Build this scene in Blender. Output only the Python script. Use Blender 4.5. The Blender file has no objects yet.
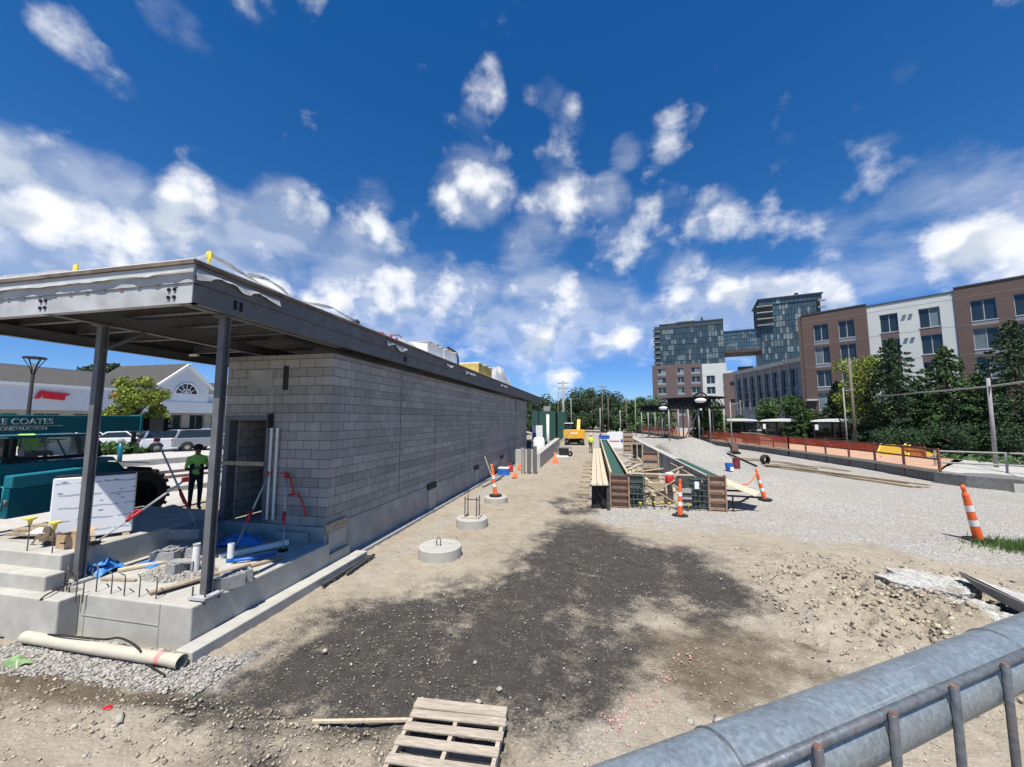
import bpy, math, random
import numpy as np
from mathutils import Vector, Matrix
R = math.radians
rng = np.random.default_rng(7)
random.seed(7)
S = bpy.context.scene
col = S.collection

# ------------------------------------------------------------------ camera
H = 3.2
cam = bpy.data.objects.new('camera', bpy.data.cameras.new('camera'))
col.objects.link(cam)
cam.location = (0, 0, H)
cam.rotation_euler = (R(90 + 5.27), 0, R(12.0))
cam.data.sensor_width = 36
cam.data.lens = 385 / 1024 * 36
cam.data.clip_start = 0.05
cam.data.clip_end = 5000
S.camera = cam
yaw, pitch, F = R(12), R(5.27), 385.0
fw = np.array([-math.sin(yaw) * math.cos(pitch), math.cos(yaw) * math.cos(pitch), math.sin(pitch)])
rt = np.array([math.cos(yaw), math.sin(yaw), 0])
up = np.cross(rt, fw)
def ray(px, py): return fw + rt * (px - 512) / F - up * (py - 383.5) / F
def G(px, py, z=0.0):                      # point of a horizontal level seen there
    r = ray(px, py); return Vector(np.array([0, 0, H]) + (z - H) / r[2] * r)
def D(px, py, d): return Vector(np.array([0, 0, H]) + d * ray(px, py))
def atX(px, py, X): r = ray(px, py); return Vector(np.array([0, 0, H]) + X / r[0] * r)
def atY(px, py, Y): r = ray(px, py); return Vector(np.array([0, 0, H]) + Y / r[1] * r)

# ------------------------------------------------------------------ light
SUN_EL, SUN_AZ = 64.0, 177.0               # azimuth measured clockwise from +Y
EXPO = 0.55
S.view_settings.view_transform = 'Standard'
S.view_settings.look = 'None'
S.view_settings.exposure = EXPO
S.view_settings.gamma = 1
sun = bpy.data.objects.new('sun', bpy.data.lights.new('sun', 'SUN'))
col.objects.link(sun)
sun.data.energy = 4.8
sun.data.angle = R(0.53)
sun.data.color = (1, 0.95, 0.87)
sd = Vector((math.sin(R(SUN_AZ)) * math.cos(R(SUN_EL)), math.cos(R(SUN_AZ)) * math.cos(R(SUN_EL)), math.sin(R(SUN_EL))))
sun.rotation_euler = sd.to_track_quat('Z', 'Y').to_euler()

W = bpy.data.worlds.new('World'); S.world = W; W.use_nodes = True
def build_world():
    nt = W.node_tree; N = nt.nodes; L = nt.links; N.clear()
    def math_(op, a, b=None, c=None, clamp=False):
        n = N.new('ShaderNodeMath'); n.operation = op; n.use_clamp = clamp
        for i, v in enumerate((a, b, c)):
            if v is None: continue
            if isinstance(v, (int, float)): n.inputs[i].default_value = v
            else: L.new(v, n.inputs[i])
        return n.outputs[0]
    def mapr(v, a, b, c, d, smooth=True):
        n = N.new('ShaderNodeMapRange'); n.interpolation_type = 'SMOOTHSTEP' if smooth else 'LINEAR'
        L.new(v, n.inputs[0])
        for i, x in enumerate((a, b, c, d)): n.inputs[1 + i].default_value = x
        return n.outputs[0]
    sky = N.new('ShaderNodeTexSky'); sky.sky_type = 'NISHITA'; sky.sun_disc = False
    sky.sun_elevation = R(SUN_EL); sky.sun_rotation = R(SUN_AZ)
    sky.altitude = 200; sky.air_density = 1.0; sky.dust_density = 0.0; sky.ozone_density = 3.0
    hs = N.new('ShaderNodeHueSaturation'); hs.inputs['Saturation'].default_value = 1.36
    hs.inputs['Hue'].default_value = 0.507; hs.inputs['Value'].default_value = 1.12
    L.new(sky.outputs[0], hs.inputs['Color'])
    sepz = N.new('ShaderNodeSeparateXYZ'); tcz = N.new('ShaderNodeTexCoord'); L.new(tcz.outputs['Generated'], sepz.inputs[0])
    hz = mapr(sepz.outputs[2], -0.02, 0.4, 1.0, 0.0)
    hm = N.new('ShaderNodeMix'); hm.data_type = 'RGBA'; hm.blend_type = 'MULTIPLY'; L.new(hz, hm.inputs[0])
    L.new(hs.outputs[0], hm.inputs[6]); hm.inputs[7].default_value = (0.42, 0.62, 1.0, 1)
    tc = N.new('ShaderNodeTexCoord'); gen = tc.outputs['Generated']
    sep = N.new('ShaderNodeSeparateXYZ'); L.new(gen, sep.inputs[0])
    zz = math_('ADD', math_('MAXIMUM', sep.outputs[2], 0.0), 0.22)
    comb = N.new('ShaderNodeCombineXYZ')
    L.new(math_('DIVIDE', sep.outputs[0], zz), comb.inputs[0]); L.new(math_('DIVIDE', sep.outputs[1], zz), comb.inputs[1])
    L.new(math_('MULTIPLY', sep.outputs[2], 2.0), comb.inputs[2])
    def noise(scale, detail, rough, vec, dist=0.0, off=(0, 0, 0)):
        mp = N.new('ShaderNodeMapping'); L.new(vec, mp.inputs[0]); mp.inputs['Location'].default_value = off
        n = N.new('ShaderNodeTexNoise'); n.inputs['Scale'].default_value = scale
        n.inputs['Detail'].default_value = detail; n.inputs['Roughness'].default_value = rough
        n.inputs['Distortion'].default_value = dist
        L.new(mp.outputs[0], n.inputs['Vector']); return n.outputs[0]
    # cumulus banks stand in these directions: (column, row, radius, weight) of the view straight down the works
    B = [(40,190,62,1),(105,200,52,1),(60,235,75,1),(150,235,58,1),(205,218,42,1),(285,210,36,1),(312,235,24,.8),(-20,165,50,1),
         (250,250,50,1),(10,262,45,.9),(-80,190,90,1),(330,285,36,.8),(365,240,30,.9),(372,285,50,1),(405,310,46,1),(470,312,42,.9),(432,275,28,.8),
         (470,187,38,.85),(372,196,24,.6),(535,262,38,.75),(552,318,50,.95),(600,315,44,.95),(500,340,36,.85),(545,362,34,.8),(560,215,36,.75),
         (607,196,22,.85),(625,152,18,.7),(670,205,22,.6),(712,215,28,.85),(682,272,26,.8),(625,245,40,.7),(640,335,30,.8),
         (725,312,50,1),(765,300,34,1),(668,318,30,.9),(805,300,38,.8),(850,270,50,.62),(920,262,60,.66),(1000,245,70,.75),(905,190,42,.55),
         (955,185,46,.65),(1010,185,46,.65),(830,222,34,.55),(775,225,30,.5),(875,160,26,.42),(640,215,26,.45),(1090,220,90,.8),(740,265,30,.35),
         (58,28,24,.5),(80,48,22,.52),(100,65,22,.52),(124,84,18,.45),(170,18,30,.55),(200,38,24,.52),(250,18,28,.48),(490,76,20,.6),(480,100,22,.6),(472,120,20,.5),
         (545,92,20,.6),(562,108,20,.62),(572,124,18,.58),(562,160,24,.5),(905,68,18,.45),(890,35,12,.4),(775,150,22,.42),(680,125,24,.42),(192,155,14,.45),(255,140,14,.35),
         (-150,60,80,.7),(1120,90,60,.5)]
    acc = None
    for px, py, r, w in B:
        c = Vector(ray(px, py)).normalized(); e = Vector(ray(px + r * 1.25, py)).normalized()
        e2 = Vector(ray(px, py + r * 1.25)).normalized()
        ang = 0.5 * (c.angle(e) + c.angle(e2)); co = math.cos(ang * 1.25)
        dp = N.new('ShaderNodeVectorMath'); dp.operation = 'DOT_PRODUCT'; L.new(gen, dp.inputs[0]); dp.inputs[1].default_value = c
        b = mapr(dp.outputs['Value'], co, 1.0, 0.0, w)
        acc = b if acc is None else math_('MAXIMUM', math_('MULTIPLY', math_('ADD', acc, b), 0.62), math_('MAXIMUM', acc, b))
    def lumps(scale, off, det=1.0):
        mp = N.new('ShaderNodeMapping'); L.new(warp, mp.inputs[0]); mp.inputs['Location'].default_value = off
        v = N.new('ShaderNodeTexVoronoi'); v.feature = 'F1'; v.inputs['Scale'].default_value = scale
        v.inputs['Detail'].default_value = det; v.inputs['Roughness'].default_value = 0.55; L.new(mp.outputs[0], v.inputs['Vector']); return v.outputs['Distance']
    wn_ = N.new('ShaderNodeTexNoise'); wn_.inputs['Scale'].default_value = 6; wn_.inputs['Detail'].default_value = 5; L.new(gen, wn_.inputs['Vector'])
    wa = N.new('ShaderNodeVectorMath'); wa.operation = 'MULTIPLY_ADD'; L.new(wn_.outputs['Color'], wa.inputs[0]); wa.inputs[1].default_value = (0.09, 0.09, 0.07); L.new(gen, wa.inputs[2]); warp = wa.outputs[0]
    f1 = noise(3.6, 5, 0.55, gen, 0.15, (1, 2, 5))
    f2 = noise(12.0, 9, 0.6, gen, 0.1, (3, 7, 1))
    l1 = lumps(9.0, (0, 0, 0)); l2 = lumps(9.0, (0.004, 0.012, 0.03))
    f4 = noise(2.4, 7, 0.65, comb.outputs[0], 0.3, (8, 2, 0))
    fb = math_('ADD', math_('ADD', math_('MULTIPLY', f1, 0.26), math_('MULTIPLY', f2, 0.42)), math_('MULTIPLY', f4, 0.32))
    raw = math_('ADD', math_('ADD', math_('MULTIPLY', math_('SUBTRACT', fb, 0.5), 4.8), math_('MULTIPLY', acc, 0.9)), math_('MULTIPLY', math_('SUBTRACT', 0.62, l1), 1.0))
    dens = mapr(raw, 0.18, 1.3, 0.0, 1.0)
    veil = math_('MULTIPLY', mapr(math_('ADD', acc, math_('MULTIPLY', math_('SUBTRACT', f4, 0.5), 1.6)), 0.35, 1.15, 0.0, 1.0), 0.42)
    dens = math_('MAXIMUM', dens, veil)
    core = mapr(raw, 0.5, 1.5, 0.0, 1.0)
    side = math_('MULTIPLY', math_('SUBTRACT', l1, l2), 3.0)
    grey = mapr(math_('ADD', math_('ADD', math_('MULTIPLY', core, 0.3), 0.24), side), 0.12, 0.95, 0.0, 1.0)
    cc = N.new('ShaderNodeMix'); cc.data_type = 'RGBA'
    L.new(grey, cc.inputs[0]); cc.inputs[6].default_value = (9.6, 9.7, 9.8, 1); cc.inputs[7].default_value = (5.9, 6.5, 7.3, 1)
    mx = N.new('ShaderNodeMix'); mx.data_type = 'RGBA'
    L.new(math_('MULTIPLY', dens, 0.92), mx.inputs[0]); L.new(hm.outputs[2], mx.inputs[6]); L.new(cc.outputs[2], mx.inputs[7])
    bg = N.new('ShaderNodeBackground'); bg.inputs[1].default_value = 0.078
    L.new(mx.outputs[2], bg.inputs[0])
    out = N.new('ShaderNodeOutputWorld'); L.new(bg.outputs[0], out.inputs[0])
build_world()
W.cycles.sampling_method = 'MANUAL'; W.cycles.sample_map_resolution = 512

# ------------------------------------------------------------------ materials
def mk(name, c, rough=0.75, metal=0.0, var=0.16, scale=6.0, bump=0.0, bscale=40.0, dirt=None, dirt_amt=0.5, dscale=1.3, stretch=None, island=0.0, spec=0.4, trans=0.0):
    m = bpy.data.materials.new(name); m.use_nodes = True
    nt = m.node_tree; N = nt.nodes; L = nt.links
    b = N['Principled BSDF']; b.inputs['Roughness'].default_value = rough; b.inputs['Metallic'].default_value = metal
    b.inputs['Specular IOR Level'].default_value = spec
    tc = N.new('ShaderNodeTexCoord'); vec = tc.outputs['Object']
    if stretch:
        mp = N.new('ShaderNodeMapping'); mp.inputs['Scale'].default_value = stretch; L.new(vec, mp.inputs[0]); vec = mp.outputs[0]
    def noise(sc, det=5):
        n = N.new('ShaderNodeTexNoise'); n.inputs['Scale'].default_value = sc; n.inputs['Detail'].default_value = det
        L.new(vec, n.inputs['Vector']); return n.outputs[0]
    def mix(f, a, bb):
        x = N.new('ShaderNodeMix'); x.data_type = 'RGBA'
        if isinstance(f, float): x.inputs[0].default_value = f
        else: L.new(f, x.inputs[0])
        for i, v in ((6, a), (7, bb)):
            if isinstance(v, tuple): x.inputs[i].default_value = (*v, 1)
            else: L.new(v, x.inputs[i])
        return x.outputs[2]
    def mr(v, a, b2, c2, d):
        n = N.new('ShaderNodeMapRange'); L.new(v, n.inputs[0])
        for i, x in enumerate((a, b2, c2, d)): n.inputs[1 + i].default_value = x
        return n.outputs[0]
    lo = tuple(x * (1 - var) for x in c); hi = tuple(min(1, x * (1 + var)) for x in c)
    o = mix(mr(noise(scale), 0.3, 0.7, 0, 1), lo, hi)
    if dirt:
        o = mix(mr(noise(dscale, 8), 0.48, 0.72, 0, dirt_amt), o, dirt)
    if island:
        g = N.new('ShaderNodeNewGeometry')
        hsv = N.new('ShaderNodeHueSaturation'); L.new(o, hsv.inputs['Color'])
        L.new(mr(g.outputs['Random Per Island'], 0, 1, 1 - island, 1 + island), hsv.inputs['Value'])
        L.new(mr(g.outputs['Random Per Island'], 0, 1, 0.5 - 0.03 * min(1, island), 0.5 + 0.03 * min(1, island)), hsv.inputs['Hue'])
        o = hsv.outputs[0]
    L.new(o, b.inputs['Base Color'])
    if bump:
        bn = N.new('ShaderNodeBump'); bn.inputs['Strength'].default_value = bump; bn.inputs['Distance'].default_value = 0.02
        L.new(noise(bscale, 8), bn.inputs['Height']); L.new(bn.outputs[0], b.inputs['Normal'])
    if trans:
        b.inputs['Transmission Weight'].default_value = trans
    return m

M = {}
M['concrete'] = mk('concrete', (0.36, 0.35, 0.315), 0.85, var=0.14, scale=3, bump=0.25, dirt=(0.27, 0.25, 0.2), dirt_amt=0.55)
M['concrete_white'] = mk('pale concrete', (0.4, 0.39, 0.35), 0.85, var=0.12, scale=4, bump=0.2, dirt=(0.36, 0.33, 0.28), dirt_amt=0.5)
M['concrete_grey'] = mk('grey concrete', (0.33, 0.325, 0.305), 0.85, var=0.2, scale=2, bump=0.2, dirt=(0.2, 0.195, 0.18))
M['steel'] = mk('primed grey steel', (0.12, 0.125, 0.13), 0.55, var=0.15, scale=4, dirt=(0.1, 0.075, 0.06), dirt_amt=0.45, dscale=2.5)
M['steel_pale'] = mk('weathered sunlit steel', (0.4, 0.41, 0.41), 0.6, var=0.12, scale=4, dirt=(0.2, 0.17, 0.15), dirt_amt=0.4, dscale=2.2)  # sunlight on the front fascia is put into this pale tone
M['deck'] = mk('roof deck steel', (0.04, 0.04, 0.042), 0.6, var=0.2)
M['rust'] = mk('rusty bar', (0.16, 0.09, 0.06), 0.8, var=0.3, scale=30)
M['rebar'] = mk('reinforcing bar', (0.12, 0.1, 0.085), 0.7, var=0.3, scale=30)
M['membrane'] = mk('white membrane', (0.74, 0.74, 0.72), 0.5, var=0.06, dirt=(0.55, 0.5, 0.42), dirt_amt=0.4)
M['plastic_sheet'] = mk('loose plastic', (0.4, 0.4, 0.39), 0.35, var=0.15, scale=10, bump=0.4, bscale=12)
M['wood'] = mk('new lumber', (0.55, 0.46, 0.33), 0.8, var=0.2, scale=5, stretch=(6, 1, 6), bump=0.15, dirt=(0.33, 0.26, 0.17))
M['wood_old'] = mk('weathered lumber', (0.36, 0.29, 0.2), 0.85, var=0.28, scale=4, stretch=(5, 1.5, 5), bump=0.25, dirt=(0.2, 0.16, 0.12), island=0.18)
M['wood_grey'] = mk('grey pallet wood', (0.44, 0.38, 0.3), 0.85, var=0.25, scale=8, stretch=(1, 8, 8), bump=0.3, dirt=(0.26, 0.21, 0.16), island=0.2)
M['form_wood'] = mk('form plywood', (0.3, 0.19, 0.13), 0.8, var=0.25, scale=4, dirt=(0.2, 0.13, 0.1), bump=0.15)
M['form_dark'] = mk('dark form steel', (0.05, 0.055, 0.055), 0.6, var=0.3)
M['ply'] = mk('orange plywood deck', (0.46, 0.28, 0.18), 0.75, var=0.14, scale=2, dirt=(0.46, 0.3, 0.2))
M['green_strip'] = mk('green coating', (0.028, 0.085, 0.052), 0.6, var=0.25, scale=12)
M['green_bar'] = mk('epoxy bar', (0.05, 0.085, 0.08), 0.6, var=0.2)
M['pvc'] = mk('white pvc', (0.74, 0.74, 0.7), 0.4, var=0.06, dirt=(0.5, 0.46, 0.38), dirt_amt=0.4)
M['pipe_cream'] = mk('cream pipe', (0.5, 0.46, 0.37), 0.45, var=0.08, dirt=(0.45, 0.4, 0.3), dirt_amt=0.6, dscale=3)
M['black'] = mk('black rubber', (0.018, 0.018, 0.018), 0.7, var=0.2, scale=12)
M['black_metal'] = mk('black metal', (0.014, 0.015, 0.017), 0.7, spec=0.2)
M['teal'] = mk('teal paint', (0.006, 0.125, 0.165), 0.35, var=0.1, scale=3, dirt=(0.03, 0.1, 0.11), dirt_amt=0.35)
M['teal_sunlit'] = mk('sunlit teal paint', (0.02, 0.19, 0.25), 0.35, var=0.08, dirt=(0.05, 0.15, 0.16), dirt_amt=0.3)  # teal lightened for sunlight on the hood
M['glass'] = mk('glass', (0.02, 0.03, 0.035), 0.05, var=0.05, spec=0.6)
M['glass_clear'] = mk('clear glass', (0.75, 0.85, 0.85), 0.02, var=0.02, trans=0.92)
M['edge_dark'] = mk('old dark concrete', (.15, .15, .14), .9, var=.25, dirt=(.09, .085, .08))
M['glass_smoke'] = mk('smoked glass', (0.08, 0.12, 0.12), 0.05, var=0.05, trans=0.8)
M['glass_teal'] = mk('curtain wall glass', (0.045, 0.072, 0.085), 0.12, var=0.3, scale=0.3, island=0.35, spec=0.6)
M['glass_blue'] = mk('blue curtain wall glass', (0.06, 0.12, 0.17), 0.12, var=0.3, scale=0.2, island=0.3, spec=0.6)
M['curtain'] = mk('blinds behind glass', (0.15, 0.19, 0.2), 0.2, var=0.45, scale=0.4, island=0.35)
M['mullion'] = mk('mullion', (0.045, 0.055, 0.06), 0.5)
M['lime'] = mk('lime cloth', (0.42, 0.85, 0.16), 0.85, var=0.15, scale=12)
M['hivis'] = mk('hi-vis cloth', (0.62, 0.75, 0.03), 0.8, var=0.12, scale=12)
M['dark_cloth'] = mk('dark cloth', (0.02, 0.022, 0.028), 0.9, var=0.2)
M['brown_cloth'] = mk('brown cloth', (0.1, 0.075, 0.05), 0.9, var=0.2)
M['blue_cloth'] = mk('blue cloth', (0.035, 0.08, 0.2), 0.9, var=0.2)
M['skin'] = mk('skin', (0.36, 0.2, 0.13), 0.6, var=0.08)
M['hair'] = mk('hair', (0.02, 0.015, 0.012), 0.7)
M['boot'] = mk('boot leather', (0.06, 0.04, 0.028), 0.8)
M['reflect'] = mk('reflective tape', (0.6, 0.6, 0.58), 0.4)
M['orange'] = mk('safety orange', (0.8, 0.13, 0.03), 0.5, var=0.1, dirt=(0.5, 0.14, 0.07), dirt_amt=0.4, dscale=5)
M['white_tape'] = mk('white sheeting', (0.72, 0.7, 0.68), 0.4, var=0.08, dirt=(0.5, 0.45, 0.4), dirt_amt=0.4, dscale=6)
M['red'] = mk('red webbing', (0.5, 0.025, 0.03), 0.6, var=0.2)
M['maroon'] = mk('maroon drum', (0.16, 0.025, 0.03), 0.5)
M['blue'] = mk('blue plastic', (0.02, 0.12, 0.45), 0.45, var=0.15)
M['tarp'] = mk('blue tarpaulin', (0.05, 0.22, 0.55), 0.5, var=0.2, bump=0.4, bscale=15)
M['yellow'] = mk('machine yellow', (0.7, 0.36, 0.02), 0.45, var=0.12, dirt=(0.35, 0.22, 0.08), dirt_amt=0.4)
M['cap_yellow'] = mk('yellow cap', (0.7, 0.58, 0.08), 0.5)
M['cardboard'] = mk('cardboard', (0.42, 0.29, 0.17), 0.85, var=0.1, scale=4)
M['galv'] = mk('galvanised pipe', (0.235, 0.275, 0.3), 0.36, 0.35, var=0.16, scale=70, dirt=(0.15, 0.17, 0.18), dirt_amt=0.5, dscale=9, bump=0.06, bscale=45)
M['galv_bar'] = mk('galvanised bar', (0.12, 0.135, 0.15), 0.5, 0.3, var=0.3, scale=50, bump=0.1, bscale=90, dirt=(0.16, 0.1, 0.08), dirt_amt=0.5, dscale=9)
M['pole_grey'] = mk('pole grey', (0.27, 0.265, 0.25), 0.7, var=0.12)
M['pole_wood'] = mk('pole wood', (0.15, 0.125, 0.1), 0.9, var=0.2)
M['white_paint'] = mk('white paint', (0.72, 0.72, 0.7), 0.5, var=0.05)
M['siding'] = mk('mall siding', (0.55, 0.58, 0.6), 0.7, var=0.05, scale=2)
M['shingle'] = mk('shingles', (0.07, 0.066, 0.06), 0.9, var=0.2, scale=3, bump=0.2)
M['sign_red'] = mk('sign red', (0.5, 0.01, 0.02), 0.5)
M['brick'] = mk('brick', (0.108, 0.074, 0.063), 0.85, var=0.18, scale=1.5, stretch=(0.4, 0.4, 6), bump=0.1)
M['brick_mauve'] = mk('mauve brick', (0.125, 0.088, 0.083), 0.85, var=0.14, scale=1.5, stretch=(0.4, 0.4, 5))
M['stone_grey'] = mk('grey cladding', (0.2, 0.21, 0.22), 0.8, var=0.1, scale=0.5)
M['white_clad'] = mk('white cladding', (0.5, 0.52, 0.49), 0.7, var=0.05, scale=0.6)
M['win_frame'] = mk('window frame', (0.32, 0.34, 0.35), 0.5)
M['bark'] = mk('bark', (0.1, 0.075, 0.055), 0.95, var=0.3, scale=5, bump=0.5)
M['leaf_dark'] = mk('dark needles', (0.03, 0.062, 0.022), 0.75, var=0.3, scale=0.8, island=0.45)
M['leaf_mid'] = mk('mid needles', (0.05, 0.095, 0.024), 0.75, var=0.3, scale=0.8, island=0.45)
M['leaf_green'] = mk('green leaves', (0.05, 0.1, 0.025), 0.7, var=0.3, scale=0.6, island=0.45)
M['leaf_lime'] = mk('lime leaves', (0.17, 0.21, 0.025), 0.7, var=0.25, scale=1.2, island=0.35)
M['leaf_far'] = mk('distant leaves', (0.035, 0.065, 0.025), 0.8, var=0.35, scale=0.15, island=0.45)
M['grass'] = mk('weeds', (0.07, 0.13, 0.025), 0.8, var=0.3, island=0.4)
M['stone'] = mk('loose stone', (0.33, 0.3, 0.255), 0.9, var=0.2, scale=20, island=0.4)
M['gravel_stone'] = mk('grey gravel', (0.31, 0.295, 0.265), 0.9, var=0.15, scale=20, island=0.35)
M['rubble'] = mk('broken concrete', (0.42, 0.41, 0.38), 0.95, var=0.3, scale=14, bump=1.0, bscale=30, dirt=(0.22, 0.2, 0.16), dirt_amt=0.8, dscale=4)
M['slab_smooth'] = mk('slab underside', (0.3, 0.275, 0.245), 0.85, var=0.1, scale=3, bump=0.15)
M['clod'] = mk('earth clods', (0.33, 0.285, 0.215), 0.95, var=0.25, scale=12, island=0.4, bump=0.5)
M['car_white'] = mk('white car paint', (0.7, 0.71, 0.72), 0.25, var=0.02)
M['car_dark'] = mk('dark car paint', (0.025, 0.028, 0.03), 0.25, var=0.05)
M['car_silver'] = mk('silver car paint', (0.3, 0.32, 0.34), 0.3, 0.4, var=0.02)
M['lamp_red'] = mk('tail lamp', (0.35, 0.02, 0.02), 0.3)
M['lamp_clear'] = mk('head lamp', (0.6, 0.62, 0.62), 0.15)
M['cmu_loose'] = mk('loose block', (0.27, 0.27, 0.265), 0.95, var=0.15, scale=12, bump=0.3)
M['enclosure'] = mk('dark green panel', (0.016, 0.06, 0.045), 0.7, var=0.12, scale=1, stretch=(3, 3, 0.2))
M['rail'] = mk('rail steel', (0.14, 0.1, 0.08), 0.6, var=0.2)

def block_mat(swz):
    m = bpy.data.materials.new('grey concrete block'); m.use_nodes = True
    N = m.node_tree.nodes; L = m.node_tree.links; b = N['Principled BSDF']; b.inputs['Roughness'].default_value = 0.92
    tc = N.new('ShaderNodeTexCoord'); sp = N.new('ShaderNodeSeparateXYZ'); L.new(tc.outputs['Object'], sp.inputs[0])
    cb0 = N.new('ShaderNodeCombineXYZ'); L.new(sp.outputs[swz], cb0.inputs[0])
    sub = N.new('ShaderNodeMath'); sub.operation = 'SUBTRACT'; L.new(sp.outputs[2], sub.inputs[0]); sub.inputs[1].default_value = 0.9
    L.new(sub.outputs[0], cb0.inputs[1])
    wob = N.new('ShaderNodeTexNoise'); wob.inputs['Scale'].default_value = 7; wob.inputs['Detail'].default_value = 5; L.new(tc.outputs['Object'], wob.inputs['Vector'])
    wsub = N.new('ShaderNodeVectorMath'); wsub.operation = 'SUBTRACT'; L.new(wob.outputs['Color'], wsub.inputs[0]); wsub.inputs[1].default_value = (.5, .5, .5)
    cb = N.new('ShaderNodeVectorMath'); cb.operation = 'MULTIPLY_ADD'; L.new(wsub.outputs[0], cb.inputs[0]); cb.inputs[1].default_value = (.02, .016, 0); L.new(cb0.outputs[0], cb.inputs[2])
    br = N.new('ShaderNodeTexBrick'); L.new(cb.outputs[0], br.inputs['Vector'])
    br.inputs['Scale'].default_value = 1; br.inputs['Brick Width'].default_value = 0.4064; br.inputs['Row Height'].default_value = 0.2032
    br.inputs['Mortar Size'].default_value = 0.0085; br.inputs['Mortar Smooth'].default_value = 0.25; br.inputs['Bias'].default_value = 0.0
    br.inputs['Color1'].default_value = (0.295, 0.28, 0.257, 1); br.inputs['Color2'].default_value = (0.36, 0.343, 0.316, 1)
    br.inputs['Mortar'].default_value = (0.1, 0.1, 0.1, 1)
    # whole courses differ in tone (blocks from different pallets), and so do the bays between control joints
    fl = N.new('ShaderNodeMath'); fl.operation = 'FLOOR'
    dv = N.new('ShaderNodeMath'); dv.operation = 'DIVIDE'; L.new(sub.outputs[0], dv.inputs[0]); dv.inputs[1].default_value = 0.2032
    L.new(dv.outputs[0], fl.inputs[0])
    fy = N.new('ShaderNodeMath'); fy.operation = 'FLOOR'; dy = N.new('ShaderNodeMath'); dy.operation = 'DIVIDE'
    L.new(sp.outputs[swz], dy.inputs[0]); dy.inputs[1].default_value = 2.44; L.new(dy.outputs[0], fy.inputs[0])
    c2 = N.new('ShaderNodeCombineXYZ'); L.new(fl.outputs[0], c2.inputs[0]); L.new(fy.outputs[0], c2.inputs[1])
    wn = N.new('ShaderNodeTexWhiteNoise'); wn.noise_dimensions = '2D'; L.new(c2.outputs[0], wn.inputs['Vector'])
    mr = N.new('ShaderNodeMapRange'); L.new(wn.outputs['Value'], mr.inputs[0]); mr.inputs[3].default_value = 0.92; mr.inputs[4].default_value = 1.06
    wn1 = N.new('ShaderNodeTexWhiteNoise'); wn1.noise_dimensions = '1D'; L.new(fl.outputs[0], wn1.inputs['W'])
    mr1 = N.new('ShaderNodeMapRange'); L.new(wn1.outputs['Value'], mr1.inputs[0]); mr1.inputs[3].default_value = 0.86; mr1.inputs[4].default_value = 1.1
    ns = N.new('ShaderNodeTexNoise'); L.new(tc.outputs['Object'], ns.inputs['Vector']); ns.inputs['Scale'].default_value = 0.7; ns.inputs['Detail'].default_value = 8
    mr2 = N.new('ShaderNodeMapRange'); L.new(ns.outputs[0], mr2.inputs[0]); mr2.inputs[1].default_value = 0.3; mr2.inputs[2].default_value = 0.7; mr2.inputs[3].default_value = 0.85; mr2.inputs[4].default_value = 1.12
    q = N.new('ShaderNodeMath'); q.operation = 'MULTIPLY'; L.new(mr.outputs[0], q.inputs[0]); L.new(mr1.outputs[0], q.inputs[1])
    q2 = N.new('ShaderNodeMath'); q2.operation = 'MULTIPLY'; L.new(q.outputs[0], q2.inputs[0]); L.new(mr2.outputs[0], q2.inputs[1])
    vm = N.new('ShaderNodeVectorMath'); vm.operation = 'SCALE'; L.new(br.outputs['Color'], vm.inputs[0]); L.new(q2.outputs[0], vm.inputs['Scale'])
    smp = N.new('ShaderNodeMapping'); L.new(cb0.outputs[0], smp.inputs[0]); smp.inputs['Scale'].default_value = (2.2, .5, 1)
    sn = N.new('ShaderNodeTexNoise'); sn.inputs['Scale'].default_value = 1.6; sn.inputs['Detail'].default_value = 9; sn.inputs['Roughness'].default_value = .65; L.new(smp.outputs[0], sn.inputs['Vector'])
    smr = N.new('ShaderNodeMapRange'); L.new(sn.outputs[0], smr.inputs[0]); smr.inputs[1].default_value = .54; smr.inputs[2].default_value = .74; smr.inputs[4].default_value = .45
    smx = N.new('ShaderNodeMix'); smx.data_type = 'RGBA'; L.new(smr.outputs[0], smx.inputs[0]); L.new(vm.outputs[0], smx.inputs[6]); smx.inputs[7].default_value = (.46, .45, .43, 1)
    sn2 = N.new('ShaderNodeTexNoise'); sn2.inputs['Scale'].default_value = 3.0; sn2.inputs['Detail'].default_value = 9; L.new(tc.outputs['Object'], sn2.inputs['Vector'])
    smr2 = N.new('ShaderNodeMapRange'); L.new(sn2.outputs[0], smr2.inputs[0]); smr2.inputs[1].default_value = .56; smr2.inputs[2].default_value = .72; smr2.inputs[4].default_value = .28
    smx2 = N.new('ShaderNodeMix'); smx2.data_type = 'RGBA'; L.new(smr2.outputs[0], smx2.inputs[0]); L.new(smx.outputs[2], smx2.inputs[6]); smx2.inputs[7].default_value = (.16, .155, .15, 1)
    L.new(smx2.outputs[2], b.inputs['Base Color'])
    fn = N.new('ShaderNodeTexNoise'); L.new(tc.outputs['Object'], fn.inputs['Vector']); fn.inputs['Scale'].default_value = 60
    ad = N.new('ShaderNodeMath'); ad.operation = 'MULTIPLY_ADD'; L.new(br.outputs['Fac'], ad.inputs[0]); ad.inputs[1].default_value = -1.0
    L.new(fn.outputs[0], ad.inputs[2])
    bn = N.new('ShaderNodeBump'); bn.inputs['Strength'].default_value = 0.5; bn.inputs['Distance'].default_value = 0.012
    L.new(ad.outputs[0], bn.inputs['Height']); L.new(bn.outputs[0], b.inputs['Normal'])
    return m
M['block_x'] = block_mat(0); M['block_y'] = block_mat(1)

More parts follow.
